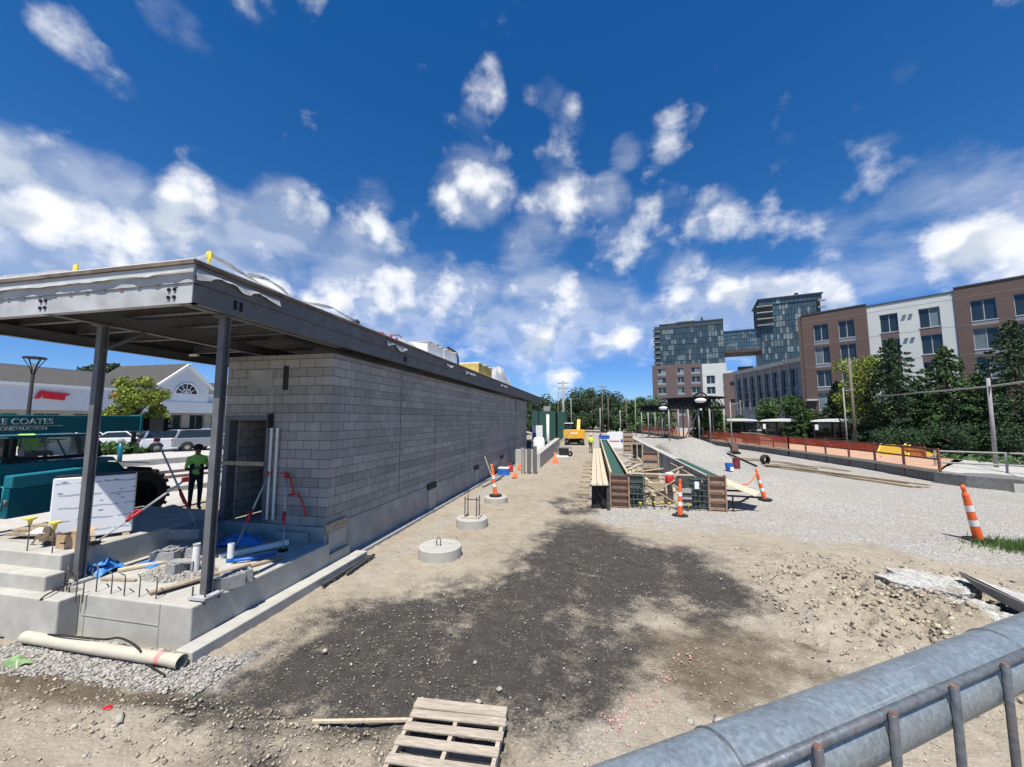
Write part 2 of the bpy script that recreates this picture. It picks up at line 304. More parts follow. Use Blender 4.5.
def mesh_mat(name, c, sx, sz, fill):
    m = bpy.data.materials.new(name); m.use_nodes = True
    N = m.node_tree.nodes; L = m.node_tree.links; b = N['Principled BSDF']
    b.inputs['Base Color'].default_value = (*c, 1); b.inputs['Roughness'].default_value = 0.7
    tc = N.new('ShaderNodeTexCoord'); sp = N.new('ShaderNodeSeparateXYZ'); L.new(tc.outputs['UV'], sp.inputs[0])
    fs = []
    for i, s in ((0, sx), (1, sz)):
        a = N.new('ShaderNodeMath'); a.operation = 'DIVIDE'; L.new(sp.outputs[i], a.inputs[0]); a.inputs[1].default_value = s
        f = N.new('ShaderNodeMath'); f.operation = 'FRACT'; L.new(a.outputs[0], f.inputs[0])
        g = N.new('ShaderNodeMath'); g.operation = 'LESS_THAN'; L.new(f.outputs[0], g.inputs[0]); g.inputs[1].default_value = fill
        fs.append(g.outputs[0])
    mx = N.new('ShaderNodeMath'); mx.operation = 'MAXIMUM'; L.new(fs[0], mx.inputs[0]); L.new(fs[1], mx.inputs[1])
    tr = N.new('ShaderNodeBsdfTransparent'); ms = N.new('ShaderNodeMixShader')
    L.new(mx.outputs[0], ms.inputs[0]); L.new(tr.outputs[0], ms.inputs[1]); L.new(b.outputs[0], ms.inputs[2])
    L.new(ms.outputs[0], N['Material Output'].inputs[0])
    return m
M['fence_mesh'] = mesh_mat('orange barrier mesh', (0.5, 0.08, 0.035), 0.09, 0.07, 0.5)

# ------------------------------------------------------------------ mesh helpers
class MB:
    def __init__(s): s.v = []; s.f = []; s.m = []; s.cur = 0; s.pc = []
    def add(s, vs, fs):
        o = len(s.v); s.pc.append((o, len(s.f))); s.v += [tuple(p) for p in vs]
        for f in fs: s.f.append(tuple(i + o for i in f)); s.m.append(s.cur)
        return s
    def box(s, x0, x1, y0, y1, z0, z1, mtx=None):
        vs = [Vector(p) for p in ((x0,y0,z0),(x1,y0,z0),(x1,y1,z0),(x0,y1,z0),(x0,y0,z1),(x1,y0,z1),(x1,y1,z1),(x0,y1,z1))]
        if mtx: vs = [mtx @ p for p in vs]
        return s.add(vs, [(0,3,2,1),(4,5,6,7),(0,1,5,4),(1,2,6,5),(2,3,7,6),(3,0,4,7)])
    def cbox(s, c, size, rz=0, rx=0, ry=0):
        m = Matrix.Translation(c) @ Matrix.Rotation(rz, 4, 'Z') @ Matrix.Rotation(rx, 4, 'X') @ Matrix.Rotation(ry, 4, 'Y')
        a, b, c2 = (q / 2 for q in size)
        return s.box(-a, a, -b, b, -c2, c2, m)
    def bar(s, p, q, w, h, upv=(0, 0, 1)):
        p, q = Vector(p), Vector(q); d = (q - p); l = d.length; d.normalize()
        u = Vector(upv); sd_ = d.cross(u)
        if sd_.length < 1e-4: sd_ = d.cross(Vector((1, 0, 0)))
        sd_.normalize(); u = sd_.cross(d)
        vs = []
        for base in (p, q):
            for a, b in ((-1,-1),(1,-1),(1,1),(-1,1)): vs.append(base + sd_ * a * w / 2 + u * b * h / 2)
        return s.add(vs, [(0,1,2,3),(7,6,5,4),(0,4,5,1),(1,5,6,2),(2,6,7,3),(3,7,4,0)])
    def tube(s, pts, r, n=8, caps=True):
        pts = [Vector(p) for p in pts]; rs = r if isinstance(r, (list, tuple)) else [r] * len(pts)
        t0 = (pts[1] - pts[0]).normalized(); a = t0.cross(Vector((0, 0, 1)))
        if a.length < 1e-3: a = t0.cross(Vector((1, 0, 0)))
        a.normalize(); vs = []; fs = []
        for i, p in enumerate(pts):
            t = (pts[min(i + 1, len(pts) - 1)] - pts[max(i - 1, 0)]).normalized()
            a = (a - t * a.dot(t)).normalized(); b = t.cross(a)
            for k in range(n):
                th = 2 * math.pi * k / n; vs.append(p + (a * math.cos(th) + b * math.sin(th)) * rs[i])
        for i in range(len(pts) - 1):
            for k in range(n):
                fs.append((i*n+k, i*n+(k+1) % n, (i+1)*n+(k+1) % n, (i+1)*n+k))
        if caps: fs.append(tuple(range(n - 1, -1, -1))); fs.append(tuple(range((len(pts)-1)*n, len(pts)*n)))
        return s.add(vs, fs)
    def cyl(s, p, q, r, r2=None, n=16): return s.tube([p, q], [r, r if r2 is None else r2], n)
    def lathe(s, c, prof, n=20, axis='z'):
        vs = []; fs = []
        for (r, h) in prof:
            for k in range(n):
                th = 2 * math.pi * k / n; a, b = r * math.cos(th), r * math.sin(th)
                vs.append(Vector(c) + (Vector((a, b, h)) if axis == 'z' else Vector((h, a, b)) if axis == 'x' else Vector((a, h, b))))
        for i in range(len(prof) - 1):
            for k in range(n): fs.append((i*n+k, i*n+(k+1) % n, (i+1)*n+(k+1) % n, (i+1)*n+k))
        return s.add(vs, fs)
    def prism(s, poly, axis, a, b):
        n = len(poly)
        def P3(u, v, w): return {'x': (w, u, v), 'y': (u, w, v), 'z': (u, v, w)}[axis]
        vs = [P3(u, v, a) for u, v in poly] + [P3(u, v, b) for u, v in poly]
        fs = [tuple(range(n - 1, -1, -1)), tuple(range(n, 2 * n))] + [(i, (i+1) % n, n + (i+1) % n, n + i) for i in range(n)]
        return s.add(vs, fs)
    def sphere(s, c, r, n=12, m=8, sc=(1, 1, 1)):
        c = Vector(c)
        vs = [c + Vector((0, 0, -r * sc[2]))]; fs = []
        for i in range(1, m):
            ph = -math.pi / 2 + math.pi * i / m
            for k in range(n):
                th = 2 * math.pi * k / n
                vs.append(c + Vector((r*sc[0]*math.cos(ph)*math.cos(th), r*sc[1]*math.cos(ph)*math.sin(th), r*sc[2]*math.sin(ph))))
        vs.append(c + Vector((0, 0, r * sc[2]))); t = len(vs) - 1
        for k in range(n):
            fs.append((0, 1 + (k+1) % n, 1 + k)); o = 1 + (m-2)*n; fs.append((o + k, o + (k+1) % n, t))
        for i in range(m - 2):
            for k in range(n):
                a = 1 + i*n; fs.append((a+k, a+(k+1) % n, a+n+(k+1) % n, a+n+k))
        return s.add(vs, fs)
    def quad(s, a, b, c, d): return s.add([a, b, c, d], [(0, 1, 2, 3)])
    def xf(s, m):
        s.v = [tuple(m @ Vector(p)) for p in s.v]; return s
    def each(s, name, mats, parent=None, **k):          # every piece a part of its own
        out = []; pc = s.pc + [(len(s.v), len(s.f))]
        for (v0, f0), (v1, f1) in zip(pc[:-1], pc[1:]):
            q = MB(); q.v = s.v[v0:v1]; q.f = [tuple(i - v0 for i in f) for f in s.f[f0:f1]]; q.m = s.m[f0:f1]; out.append(q.build(name, mats, parent, **k))
        return out
    def build(s, name, mats, parent=None, smooth=False, bevel=0.0, world=False, label=None, uv=None, recalc=True):
        me = bpy.data.meshes.new(name); me.from_pydata(s.v, [], s.f)
        for m in (mats if isinstance(mats, (list, tuple)) else [mats]): me.materials.append(m)
        if len(me.materials) > 1: me.polygons.foreach_set('material_index', s.m)
        if recalc:
            import bmesh
            bm = bmesh.new(); bm.from_mesh(me); bmesh.ops.recalc_face_normals(bm, faces=bm.faces); bm.to_mesh(me); bm.free()
        if smooth: me.polygons.foreach_set('use_smooth', [True] * len(me.polygons))
        me.update()
        return link(name, me, parent, bevel, world, label)
def link(name, me, parent=None, bevel=0.0, world=False, label=None):
    o = bpy.data.objects.new(name, me); col.objects.link(o)
    if parent:
        o.parent = parent
        if world: 
            root = parent; mt = Matrix.Identity(4); chain = []
            while root: chain.append(root); root = root.parent
            for q in reversed(chain): mt = mt @ (q.matrix_parent_inverse @ q.matrix_basis)
            o.matrix_parent_inverse = mt.inverted()
    if bevel:
        b = o.modifiers.new('bevel', 'BEVEL'); b.width = bevel; b.segments = 2; b.limit_method = 'ANGLE'; b.angle_limit = R(40)
    if label: o['label'] = label
    return o
def fast_mesh(name, V, Fq, mats, mi=None):
    me = bpy.data.meshes.new(name); V = np.ascontiguousarray(V, dtype=np.float32); Fq = np.ascontiguousarray(Fq, dtype=np.int32)
    k = Fq.shape[1]
    me.vertices.add(len(V)); me.vertices.foreach_set('co', V.ravel())
    me.loops.add(Fq.size); me.loops.foreach_set('vertex_index', Fq.ravel())
    me.polygons.add(len(Fq)); me.polygons.foreach_set('loop_start', np.arange(0, Fq.size, k, dtype=np.int32))
    for m in (mats if isinstance(mats, (list, tuple)) else [mats]): me.materials.append(m)
    if mi is not None: me.polygons.foreach_set('material_index', np.ascontiguousarray(mi, dtype=np.int32))
    me.update(calc_edges=True)
    return me
def tag(o, label=None, cat=None, group=None, kind=None):
    if label: o['label'] = label
    if cat: o['category'] = cat
    if group: o['group'] = group
    if kind: o['kind'] = kind
    return o
def thing(name, label, cat, loc=(0, 0, 0), rz=0, group=None):
    o = bpy.data.objects.new(name, None); col.objects.link(o); o.empty_display_size = 0.2
    o.location = loc; o.rotation_euler = (0, 0, rz)
    return tag(o, label, cat, group)
def copy_tree(o, parent=None, loc=None, rz=None, label=None, scale=None):
    c = o.copy(); col.objects.link(c); c.parent = parent
    if loc is not None: c.location = loc
    if rz is not None: c.rotation_euler = (0, 0, rz)
    if scale is not None: c.scale = (scale,) * 3 if isinstance(scale, (int, float)) else scale
    if label: c['label'] = label
    for ch in list(o.children):
        d = copy_tree(ch, c); d.matrix_parent_inverse = ch.matrix_parent_inverse.copy()
    return c
def text(s, size, m, parent, mtx, name='lettering', extr=0.004):
    cu = bpy.data.curves.new('lettering', 'FONT'); cu.body = s; cu.size = size; cu.extrude = extr; cu.align_x = 'CENTER'; cu.align_y = 'CENTER'
    tmp = bpy.data.objects.new('tmp_text', cu); col.objects.link(tmp)
    dg = bpy.context.evaluated_depsgraph_get(); me = bpy.data.meshes.new_from_object(tmp.evaluated_get(dg))
    bpy.data.objects.remove(tmp); me.transform(mtx); me.materials.clear(); me.materials.append(m)
    return link(name, me, parent)

# numpy value noise
_tab = np.random.default_rng(3).random((256, 256))
def vnoise(x, y):
    xi = np.floor(x).astype(int); yi = np.floor(y).astype(int); fx = x - xi; fy = y - yi
    fx = fx*fx*(3-2*fx); fy = fy*fy*(3-2*fy)
    a = _tab[xi % 256, yi % 256]; b = _tab[(xi+1) % 256, yi % 256]; c = _tab[xi % 256, (yi+1) % 256]; d = _tab[(xi+1) % 256, (yi+1) % 256]
    return a*(1-fx)*(1-fy) + b*fx*(1-fy) + c*(1-fx)*fy + d*fx*fy
def fbm(x, y, o=4):
    t = 0; a = 0.5; x = np.asarray(x, float); y = np.asarray(y, float)
    for i in range(o):
        t = t + a * vnoise(x * 2**i + 17*i, y * 2**i + 31*i); a *= 0.5
    return t / (1 - 0.5**o)
def ss(a, b, x):
    t = np.clip((np.asarray(x, float) - a) / (b - a), 0, 1); return t*t*(3-2*t)

# ------------------------------------------------------------------ ground
def base_h(x, y):
    x = np.asarray(x, float); y = np.asarray(y, float)
    h = 0.75 * ss(-10.8, -14, x)
    fill = ss(15.5, 21, y) * ss(4.5, 5.0, x) * (1 - ss(7.5, 11.5, x)) * (1 - ss(52, 62, y))
    h = h + 0.72 * fill
    d = np.hypot((x - 7.0) / 1.25, (y - 31) / 2.4); h = h + 1.15 * np.clip(1 - d / 2.6, 0, 1) ** 0.8
    m = np.exp(-(((x - 5.4) / 1.7)**2 + ((y - 7.5) / 1.9)**2)); m = m * (1 - 0.85*ss(5.3, 6.2, x + 0.25*(y-8))); h = h + 0.24 * m + 0.2 * m * (np.abs(fbm(x*1.9+3, y*1.9, 4) - 0.5) * 4 - 0.4)
    m2 = np.exp(-(((x - 4.2) / 0.9)**2 + ((y - 9.6) / 1.0)**2)); h = h + 0.12 * m2
    ml = ss(3.95, 3.4, y + 0.18 * x * 0) * ss(-0.9, -2.4, x); h = h + 0.14 * ml
    return h
def rough_amt(x, y):
    m = np.exp(-(((x - 5.6) / 2.4)**2 + ((y - 7.8) / 2.6)**2))
    return 0.045 + 0.15 * m + 0.07 * ss(4.1, 3.5, y) * ss(-0.5, -2, x) + 0.05 * ss(-7.5, -9, x) * ss(4.6, 4.2, y)
def gz(x, y): return float(base_h(x, y)) + float(rough_amt(x, y)) * float(fbm(x * 1.7, y * 1.7, 5) - 0.5)
def inpoly_sd(x, y, poly):
    n = len(poly); d = np.full(x.shape, 1e9); ins = np.zeros(x.shape, bool)
    for i in range(n):
        ax, ay = poly[i]; bx, by = poly[(i+1) % n]; ex, ey = bx-ax, by-ay
        t = np.clip(((x-ax)*ex + (y-ay)*ey) / (ex*ex + ey*ey), 0, 1)
        d = np.minimum(d, np.hypot(x-ax-t*ex, y-ay-t*ey))
        c = ((ay > y) != (by > y)) & (x < (bx-ax)*(y-ay)/((by-ay) if by != ay else 1e-9) + ax); ins ^= c
    return np.where(ins, d, -d)
def gpoly(pts): return [tuple(G(*p)[:2]) for p in pts]
DARK = gpoly([(572,522),(600,530),(640,545),(680,552),(725,575),(742,600),(720,625),(690,622),(655,606),(628,612),(610,640),(622,670),(596,700),(560,722),
              (500,735),(440,738),(380,745),(300,735),(215,728),(190,712),(235,690),(262,655),(320,622),(372,606),(440,596),(505,570),(545,545)])
DARK2 = gpoly([(556,500),(588,490),(590,512),(560,514)])
BROWN = gpoly([(-60,680),(60,672),(150,690),(215,705),(250,725),(200,735),(110,718),(30,715),(-60,712)])
BROWN2 = gpoly([(620,640),(700,600),(790,640),(850,690),(720,712),(640,700)])
GRAV2 = gpoly([(-40,655),(30,640),(100,640),(190,660),(240,650),(300,640),(250,668),(230,690),(150,692),(60,676),(-40,690)])
PALE = gpoly([(560,742),(600,705),(655,690),(668,720),(640,745),(600,767),(560,790)])
def tracks(x, y):
    t = 0
    for x0, k, ph in ((-2.5, .22, 0), (-.75, .22, .1), (1.6, .3, 2.2), (3.3, .3, 2.3)):
        cx = x0 + .45*np.sin(y*k + ph) + (.12*(y-6) if x0 > 0 else 0); t = np.maximum(t, np.exp(-((x - cx)/.2)**2))
    return t * ss(3.5, 6, y) * (1 - ss(30, 45, y)) * np.clip(fbm(x*.7+2, y*.5, 3)*2.2 - .5, 0, 1)
def zones(x, y):
    n1 = fbm(x * 1.3 + 5, y * 1.3, 5) - 0.5; n2 = fbm(x * 5, y * 5 + 9, 4) - 0.5
    w = n1 * 1.5 + n2 * 0.7
    dark = np.maximum(ss(-0.75, 0.75, inpoly_sd(x, y, DARK) + w * 0.9 + 0.22), 0.85 * ss(-0.5, 0.5, inpoly_sd(x, y, DARK2) + w))
    dark = dark * np.clip(1.1 + n1 * 1.2 + n2 * 0.6 + 0.5*(fbm(x*3.2, y*0.55, 3)-0.5), 0.35, 1)
    brown = np.maximum(ss(-0.25, 0.25, inpoly_sd(x, y, BROWN) + w * 0.6), 0.8 * ss(-0.5, 0.6, inpoly_sd(x, y, BROWN2) + w * 1.2))
    edge = 12.6 + 1.2 * ss(1, 8, x) * 0 + w * 1.6 - 0.35 * np.clip(x - 4, 0, 8)
    grav = ss(-0.7, 0.9, y - edge) * ss(-0.6, 0.4, x + w * 0.5)
    grav = np.maximum(grav, 0.9 * ss(-0.2, 0.2, inpoly_sd(x, y, GRAV2) + w * 0.4))
    grav = np.maximum(grav, 0.55 * ss(-0.3, 0.3, inpoly_sd(x, y, PALE) + w * 0.5))
    strip = ss(0.6, 0.1, np.abs(x + 4.6) + w * 0.6) * ss(6, 8, y); grav = np.maximum(grav, 0.5 * strip)
    lot = ss(-12.4, -13.2, x)
    rut = tracks(x, y); dark = dark * (1 - 0.22*rut); brown = np.clip(brown + 0.28*rut*(0.4 + fbm(x*2, y*2, 3)), 0, 1)
    return dark, grav, brown, lot

def ground_mat():
    m = bpy.data.materials.new('earth and gravel'); m.use_nodes = True
    N = m.node_tree.nodes; L = m.node_tree.links; b = N['Principled BSDF']; b.inputs['Roughness'].default_value = 0.95; b.inputs['Specular IOR Level'].default_value = 0.15
    tc = N.new('ShaderNodeTexCoord'); vec = tc.outputs['Object']
    at = N.new('ShaderNodeAttribute'); at.attribute_name = 'zones'; sp = N.new('ShaderNodeSeparateColor'); L.new(at.outputs['Color'], sp.inputs[0])
    def noise(sc, det=6, ro=0.6):
        n = N.new('ShaderNodeTexNoise'); n.inputs['Scale'].default_value = sc; n.inputs['Detail'].default_value = det; n.inputs['Roughness'].default_value = ro
        L.new(vec, n.inputs['Vector']); return n.outputs[0]
    def mr(v, a, b2, c, d):
        n = N.new('ShaderNodeMapRange'); L.new(v, n.inputs[0])
        for i, x in enumerate((a, b2, c, d)): n.inputs[1+i].default_value = x
        return n.outputs[0]
    def mix(f, a, c):
        x = N.new('ShaderNodeMix'); x.data_type = 'RGBA'
        if isinstance(f, float): x.inputs[0].default_value = f
        else: L.new(f, x.inputs[0])
        for i, v in ((6, a), (7, c)):
            if isinstance(v, tuple): x.inputs[i].default_value = (*v, 1)
            else: L.new(v, x.inputs[i])
        return x.outputs[2]
    def mul(a, c):
        n = N.new('ShaderNodeMath'); n.operation = 'MULTIPLY'
        for i, v in enumerate((a, c)):
            if isinstance(v, float): n.inputs[i].default_value = v
            else: L.new(v, n.inputs[i])
        return n.outputs[0]
    def vor(sc, feat='F1', out='Distance'):
        n = N.new('ShaderNodeTexVoronoi'); n.inputs['Scale'].default_value = sc; n.feature = feat; L.new(vec, n.inputs['Vector']); return n
    def grain(v, sc1, sc2, k1, k2):
        g1 = N.new('ShaderNodeMath'); g1.operation = 'MULTIPLY_ADD'; L.new(noise(sc1, 9, 0.7), g1.inputs[0]); g1.inputs[1].default_value = k1; g1.inputs[2].default_value = -k1/2 - k2/2
        g2 = N.new('ShaderNodeMath'); g2.operation = 'MULTIPLY_ADD'; L.new(noise(sc2, 6, 0.7), g2.inputs[0]); g2.inputs[1].default_value = k2; L.new(g1.outputs[0], g2.inputs[2])
        g3 = N.new('ShaderNodeMath'); g3.operation = 'ADD'; L.new(g2.outputs[0], g3.inputs[0]); L.new(v, g3.inputs[1]); return mr(g3.outputs[0], 0.15, 0.85, 0, 1)
    fine = mr(noise(38, 8, 0.7), 0.25, 0.75, 0, 1); med = mr(noise(3.5, 8, 0.65), 0.3, 0.7, 0, 1); big = mr(noise(0.45, 6), 0.35, 0.65, 0, 1)
    v1 = vor(26); v2 = vor(9); v3 = vor(34)
    sep1 = N.new('ShaderNodeSeparateColor'); L.new(v1.outputs['Color'], sep1.inputs[0])
    sep2 = N.new('ShaderNodeSeparateColor'); L.new(v2.outputs['Color'], sep2.inputs[0])
    sand = mix(med, (0.225, 0.187, 0.133), (0.375, 0.325, 0.245)); sand = mix(mul(fine, 0.5), sand, (0.24, 0.2, 0.15)); sand = mix(mul(big, 0.35), sand, (0.42, 0.38, 0.31)); sand = mix(mul(mr(noise(1.4, 10, 0.7), 0.52, 0.68, 0, 1), 0.55), sand, (0.2, 0.17, 0.125)); sand = mix(mul(mr(noise(9, 10, 0.75), 0.55, 0.7, 0, 1), 0.6), sand, (0.5, 0.46, 0.39))
    chip = mul(mr(v1.outputs['Distance'], 0.3, 0.22, 0, 1), mr(sep1.outputs[0], 0.72, 0.76, 0, 1))
    sand = mix(mul(chip, 0.7), sand, (0.5, 0.46, 0.4))
    gr = mix(sep1.outputs[1], (0.27, 0.26, 0.235), (0.57, 0.555, 0.51)); gr = mix(mul(mr(noise(0.35, 8, 0.6), 0.47, 0.66, 0, 1), 0.5), gr, (0.38, 0.34, 0.27)); gr = mix(mul(mr(v1.outputs['Distance'], 0.25, 0.6, 0, 1), 0.55), gr, (0.16, 0.15, 0.13))
    gr = mix(mul(mr(noise(0.9, 8), 0.5, 0.7, 0, 1), 0.5), gr, sand)
    dk = mix(med, (0.03, 0.028, 0.026), (0.062, 0.057, 0.05)); dk = mix(mul(fine, 0.4), dk, (0.085, 0.078, 0.068))
    chipd = mul(mr(v2.outputs['Distance'], 0.13, 0.09, 0, 1), mr(sep2.outputs[0], 0.8, 0.82, 0, 1))
    chipe = mul(mr(v3.outputs['Distance'], 0.28, 0.2, 0, 1), mr(sep1.outputs[2], 0.62, 0.66, 0, 0.8))
    dk = mix(chipe, dk, (0.26, 0.24, 0.21)); dk = mix(chipd, dk, (0.5, 0.47, 0.42))
    bw = mix(med, (0.1, 0.078, 0.052), (0.19, 0.155, 0.11)); bw = mix(mul(chip, 0.6), bw, (0.4, 0.37, 0.32)); bw = mix(mul(fine, 0.3), bw, (0.09, 0.075, 0.055))
    lot = mix(med, (0.42, 0.4, 0.37), (0.5, 0.48, 0.45))
    o = mix(grain(sp.outputs[1], 5, 30, 1.1, 1.2), sand, gr); o = mix(grain(sp.outputs[2], 4, 26, .9, .8), o, bw); o = mix(grain(sp.outputs[0], 4.5, 30, 1.3, 1.5), o, dk); o = mix(at.outputs['Alpha'], o, lot)
    L.new(o, b.inputs['Base Color'])
    hsum = N.new('ShaderNodeMath'); hsum.operation = 'MULTIPLY_ADD'; L.new(v1.outputs['Distance'], hsum.inputs[0]); hsum.inputs[1].default_value = -0.9
    L.new(noise(22, 10, 0.75), hsum.inputs[2])
    bn = N.new('ShaderNodeBump'); bn.inputs['Strength'].default_value = 0.6; bn.inputs['Distance'].default_value = 0.022
    L.new(hsum.outputs[0], bn.inputs['Height']); L.new(bn.outputs[0], b.inputs['Normal'])
    return m
def scratch(m):
    N = m.node_tree.nodes; L = m.node_tree.links; b = N['Principled BSDF']; src = b.inputs['Base Color'].links[0].from_socket
    tc = N.new('ShaderNodeTexCoord'); mp = N.new('ShaderNodeMapping'); mp.vector_type = 'TEXTURE'; mp.inputs['Rotation'].default_value = (0, 0, R(32.2)); L.new(tc.outputs['Object'], mp.inputs[0])
    m2 = N.new('ShaderNodeMapping'); m2.inputs['Scale'].default_value = (1.2, 55, 55); L.new(mp.outputs[0], m2.inputs[0])
    n = N.new('ShaderNodeTexNoise'); n.inputs['Scale'].default_value = 1.5; n.inputs['Detail'].default_value = 8; n.inputs['Roughness'].default_value = .7; L.new(m2.outputs[0], n.inputs['Vector'])
    last = src
    for lo, hi, c, k in ((.6, .68, (.42, .46, .48), .55), (.38, .3, (.1, .1, .1), .5)):
        r = N.new('ShaderNodeMapRange'); L.new(n.outputs[0], r.inputs[0]); r.inputs[1].default_value = lo; r.inputs[2].default_value = hi; r.inputs[4].default_value = k
        x = N.new('ShaderNodeMix'); x.data_type = 'RGBA'; L.new(r.outputs[0], x.inputs[0]); L.new(last, x.inputs[6]); x.inputs[7].default_value = (*c, 1); last = x.outputs[2]
    v = N.new('ShaderNodeTexVoronoi'); v.inputs['Scale'].default_value = 90; L.new(tc.outputs['Object'], v.inputs['Vector']); sp = N.new('ShaderNodeSeparateColor'); L.new(v.outputs['Color'], sp.inputs[0])
    hsv = N.new('ShaderNodeHueSaturation'); r = N.new('ShaderNodeMapRange'); L.new(sp.outputs[0], r.inputs[0]); r.inputs[3].default_value = .86; r.inputs[4].default_value = 1.14; L.new(r.outputs[0], hsv.inputs['Value']); L.new(last, hsv.inputs['Color'])
    st = N.new('ShaderNodeTexNoise'); st.inputs['Scale'].default_value = 7; st.inputs['Detail'].default_value = 8; L.new(tc.outputs['Object'], st.inputs['Vector']); r2 = N.new('ShaderNodeMapRange'); L.new(st.outputs[0], r2.inputs[0]); r2.inputs[1].default_value = .62; r2.inputs[2].default_value = .74; r2.inputs[4].default_value = .5
    x = N.new('ShaderNodeMix'); x.data_type = 'RGBA'; L.new(r2.outputs[0], x.inputs[0]); L.new(hsv.outputs[0], x.inputs[6]); x.inputs[7].default_value = (.2, .15, .125, 1)
    L.new(x.outputs[2], b.inputs['Base Color'])
scratch(M['galv'])
M['ground'] = ground_mat()
def build_ground():
    rr = [0.6]
    while rr[-1] < 2500: rr.append(rr[-1] * (1.011 if rr[-1] < 4 or rr[-1] > 16 else 1.0062) if rr[-1] < 45 else rr[-1] * 1.05)
    rr = np.array(rr); c0 = math.degrees(math.pi/2 + yaw)
    th = np.concatenate([np.arange(c0-66, c0+66, 0.27), np.arange(c0+66, c0+294, 4.0)]); th = np.radians(th)
    nr, nt = len(rr), len(th)
    X = rr[:, None] * np.cos(th)[None]; Y = rr[:, None] * np.sin(th)[None]
    Z = base_h(X, Y) + rough_amt(X, Y) * (fbm(X*1.7, Y*1.7, 5) - 0.5)
    near = ss(26, 10, rr)[:, None]
    dark, grav, brown, lot = zones(X, Y)
    Z += near * 0.042 * (fbm(X*9, Y*9, 4) - 0.5) * (1 + 6.5 * np.exp(-(((X-5.8)/2.0)**2 + ((Y-7.8)/2.2)**2)))
    Z -= 0.028 * tracks(X, Y) * (1 + 0.5*np.sin(Y*42))
    hm = np.exp(-(((X-5.5)/1.9)**2 + ((Y-7.8)/2.1)**2))
    Z += hm * 0.12 * (0.5 - np.abs(fbm(X*3.1+2, Y*3.1, 5) - 0.5) * 5) * 0.5
    Z -= 0.02 * dark
    V = np.stack([X, Y, Z], -1).reshape(-1, 3)
    i = np.arange(nr-1)[:, None]; j = np.arange(nt)[None]; j2 = (j+1) % nt
    Fq = np.stack([i*nt+j, (i+1)*nt+j, (i+1)*nt+j2, i*nt+j2], -1).reshape(-1, 4)
    me = fast_mesh('ground', V, Fq, M['ground'])
    ca = me.color_attributes.new('zones', 'FLOAT_COLOR', 'POINT')
    ca.data.foreach_set('color', np.stack([dark, grav, brown, lot], -1).astype(np.float32).ravel())
    me.polygons.foreach_set('use_smooth', [True] * len(me.polygons))
    o = link('ground', me); o['kind'] = 'structure'
build_ground()

# loose stones (nobody could count them)
ICO = []
_t = (1 + 5**0.5) / 2
ICOV = np.array([(-1,_t,0),(1,_t,0),(-1,-_t,0),(1,-_t,0),(0,-1,_t),(0,1,_t),(0,-1,-_t),(0,1,-_t),(_t,0,-1),(_t,0,1),(-_t,0,-1),(-_t,0,1)]) / math.hypot(1, _t)
ICOF = np.array([(0,11,5),(0,5,1),(0,1,7),(0,7,10),(0,10,11),(1,5,9),(5,11,4),(11,10,2),(10,7,6),(7,1,8),(3,9,4),(3,4,2),(3,2,6),(3,6,8),(3,8,9),(4,9,5),(2,4,11),(6,2,10),(8,6,7),(9,8,1)])
def rocks(name, xy, size, mat, flat=0.6, sink=0.25, zf=None, jr=(0.5, 1.25)):
    n = len(xy); jit = rng.uniform(*jr, (n, 12, 1)); V = ICOV[None] * jit
    V = V * np.stack([rng.uniform(0.7, 1.3, n), rng.uniform(0.7, 1.3, n), rng.uniform(0.6, 1.1, n) * flat / 0.8], -1)[:, None] * size[:, None, None]
    a = rng.uniform(0, 6.28, n); ca, sa = np.cos(a)[:, None], np.sin(a)[:, None]
    x = V[..., 0]*ca - V[..., 1]*sa; y = V[..., 0]*sa + V[..., 1]*ca
    z0 = (base_h(xy[:, 0], xy[:, 1]) + rough_amt(xy[:, 0], xy[:, 1]) * (fbm(xy[:, 0]*1.7, xy[:, 1]*1.7, 5) - 0.5)) if zf is None else zf
    V = np.stack([x + xy[:, :1], y + xy[:, 1:2], V[..., 2] + (z0 + size*sink)[:, None]], -1).reshape(-1, 3)
    Fq = (ICOF[None] + (np.arange(n) * 12)[:, None, None]).reshape(-1, 3)
    return link(name, fast_mesh(name, V, Fq, mat))
def sector(n, r0, r1, p=1.0):
    r = r0 + (r1 - r0) * rng.random(n)**p; a = rng.uniform(-1.02, 1.02, n) + math.pi/2 + yaw
    return np.stack([r*np.cos(a), r*np.sin(a)], -1)
def clear(xy):                                # keep the stones out of the building, slab and platforms
    x, y = xy[:, 0], xy[:, 1]
    bad = (x < -5.5) & (y > 4.25) | (x > -0.4) & (x < 4.6) & (y > 14.4) | (x > 11.5) & (y > 15)
    return xy[~bad]
xy = clear(sector(17000, 3.0, 20, 1.4)); xy = xy[fbm(xy[:, 0]*.8+9, xy[:, 1]*.8, 4) + .35*rng.random(len(xy)) > .62]; sz = 0.005 + 0.013 * rng.random(len(xy))**3 + 0.035 * (rng.random(len(xy)) > 0.988)*rng.random(len(xy))
tag(rocks('loose_stones', xy, sz, M['stone']), 'loose pale stones scattered over the dirt and black millings', 'stones', kind='stuff')
n = 5200; xy = np.stack([rng.uniform(-9.5, -4.6, n), rng.uniform(3.6, 4.55, n)], -1); s_ = inpoly_sd(xy[:, 0], xy[:, 1], GRAV2) + 0.15*(rng.random(n)-0.3)
xy = xy[s_ > 0]; tag(rocks('slab_gravel', xy, rng.uniform(0.012, 0.032, len(xy)), M['gravel_stone']), 'grey crushed stone heaped along the foot of the porch slab', 'gravel', kind='stuff')
n = 46000; xy = np.stack([rng.uniform(2.9, 8.4, n), rng.uniform(4.8, 10.8, n)], -1)
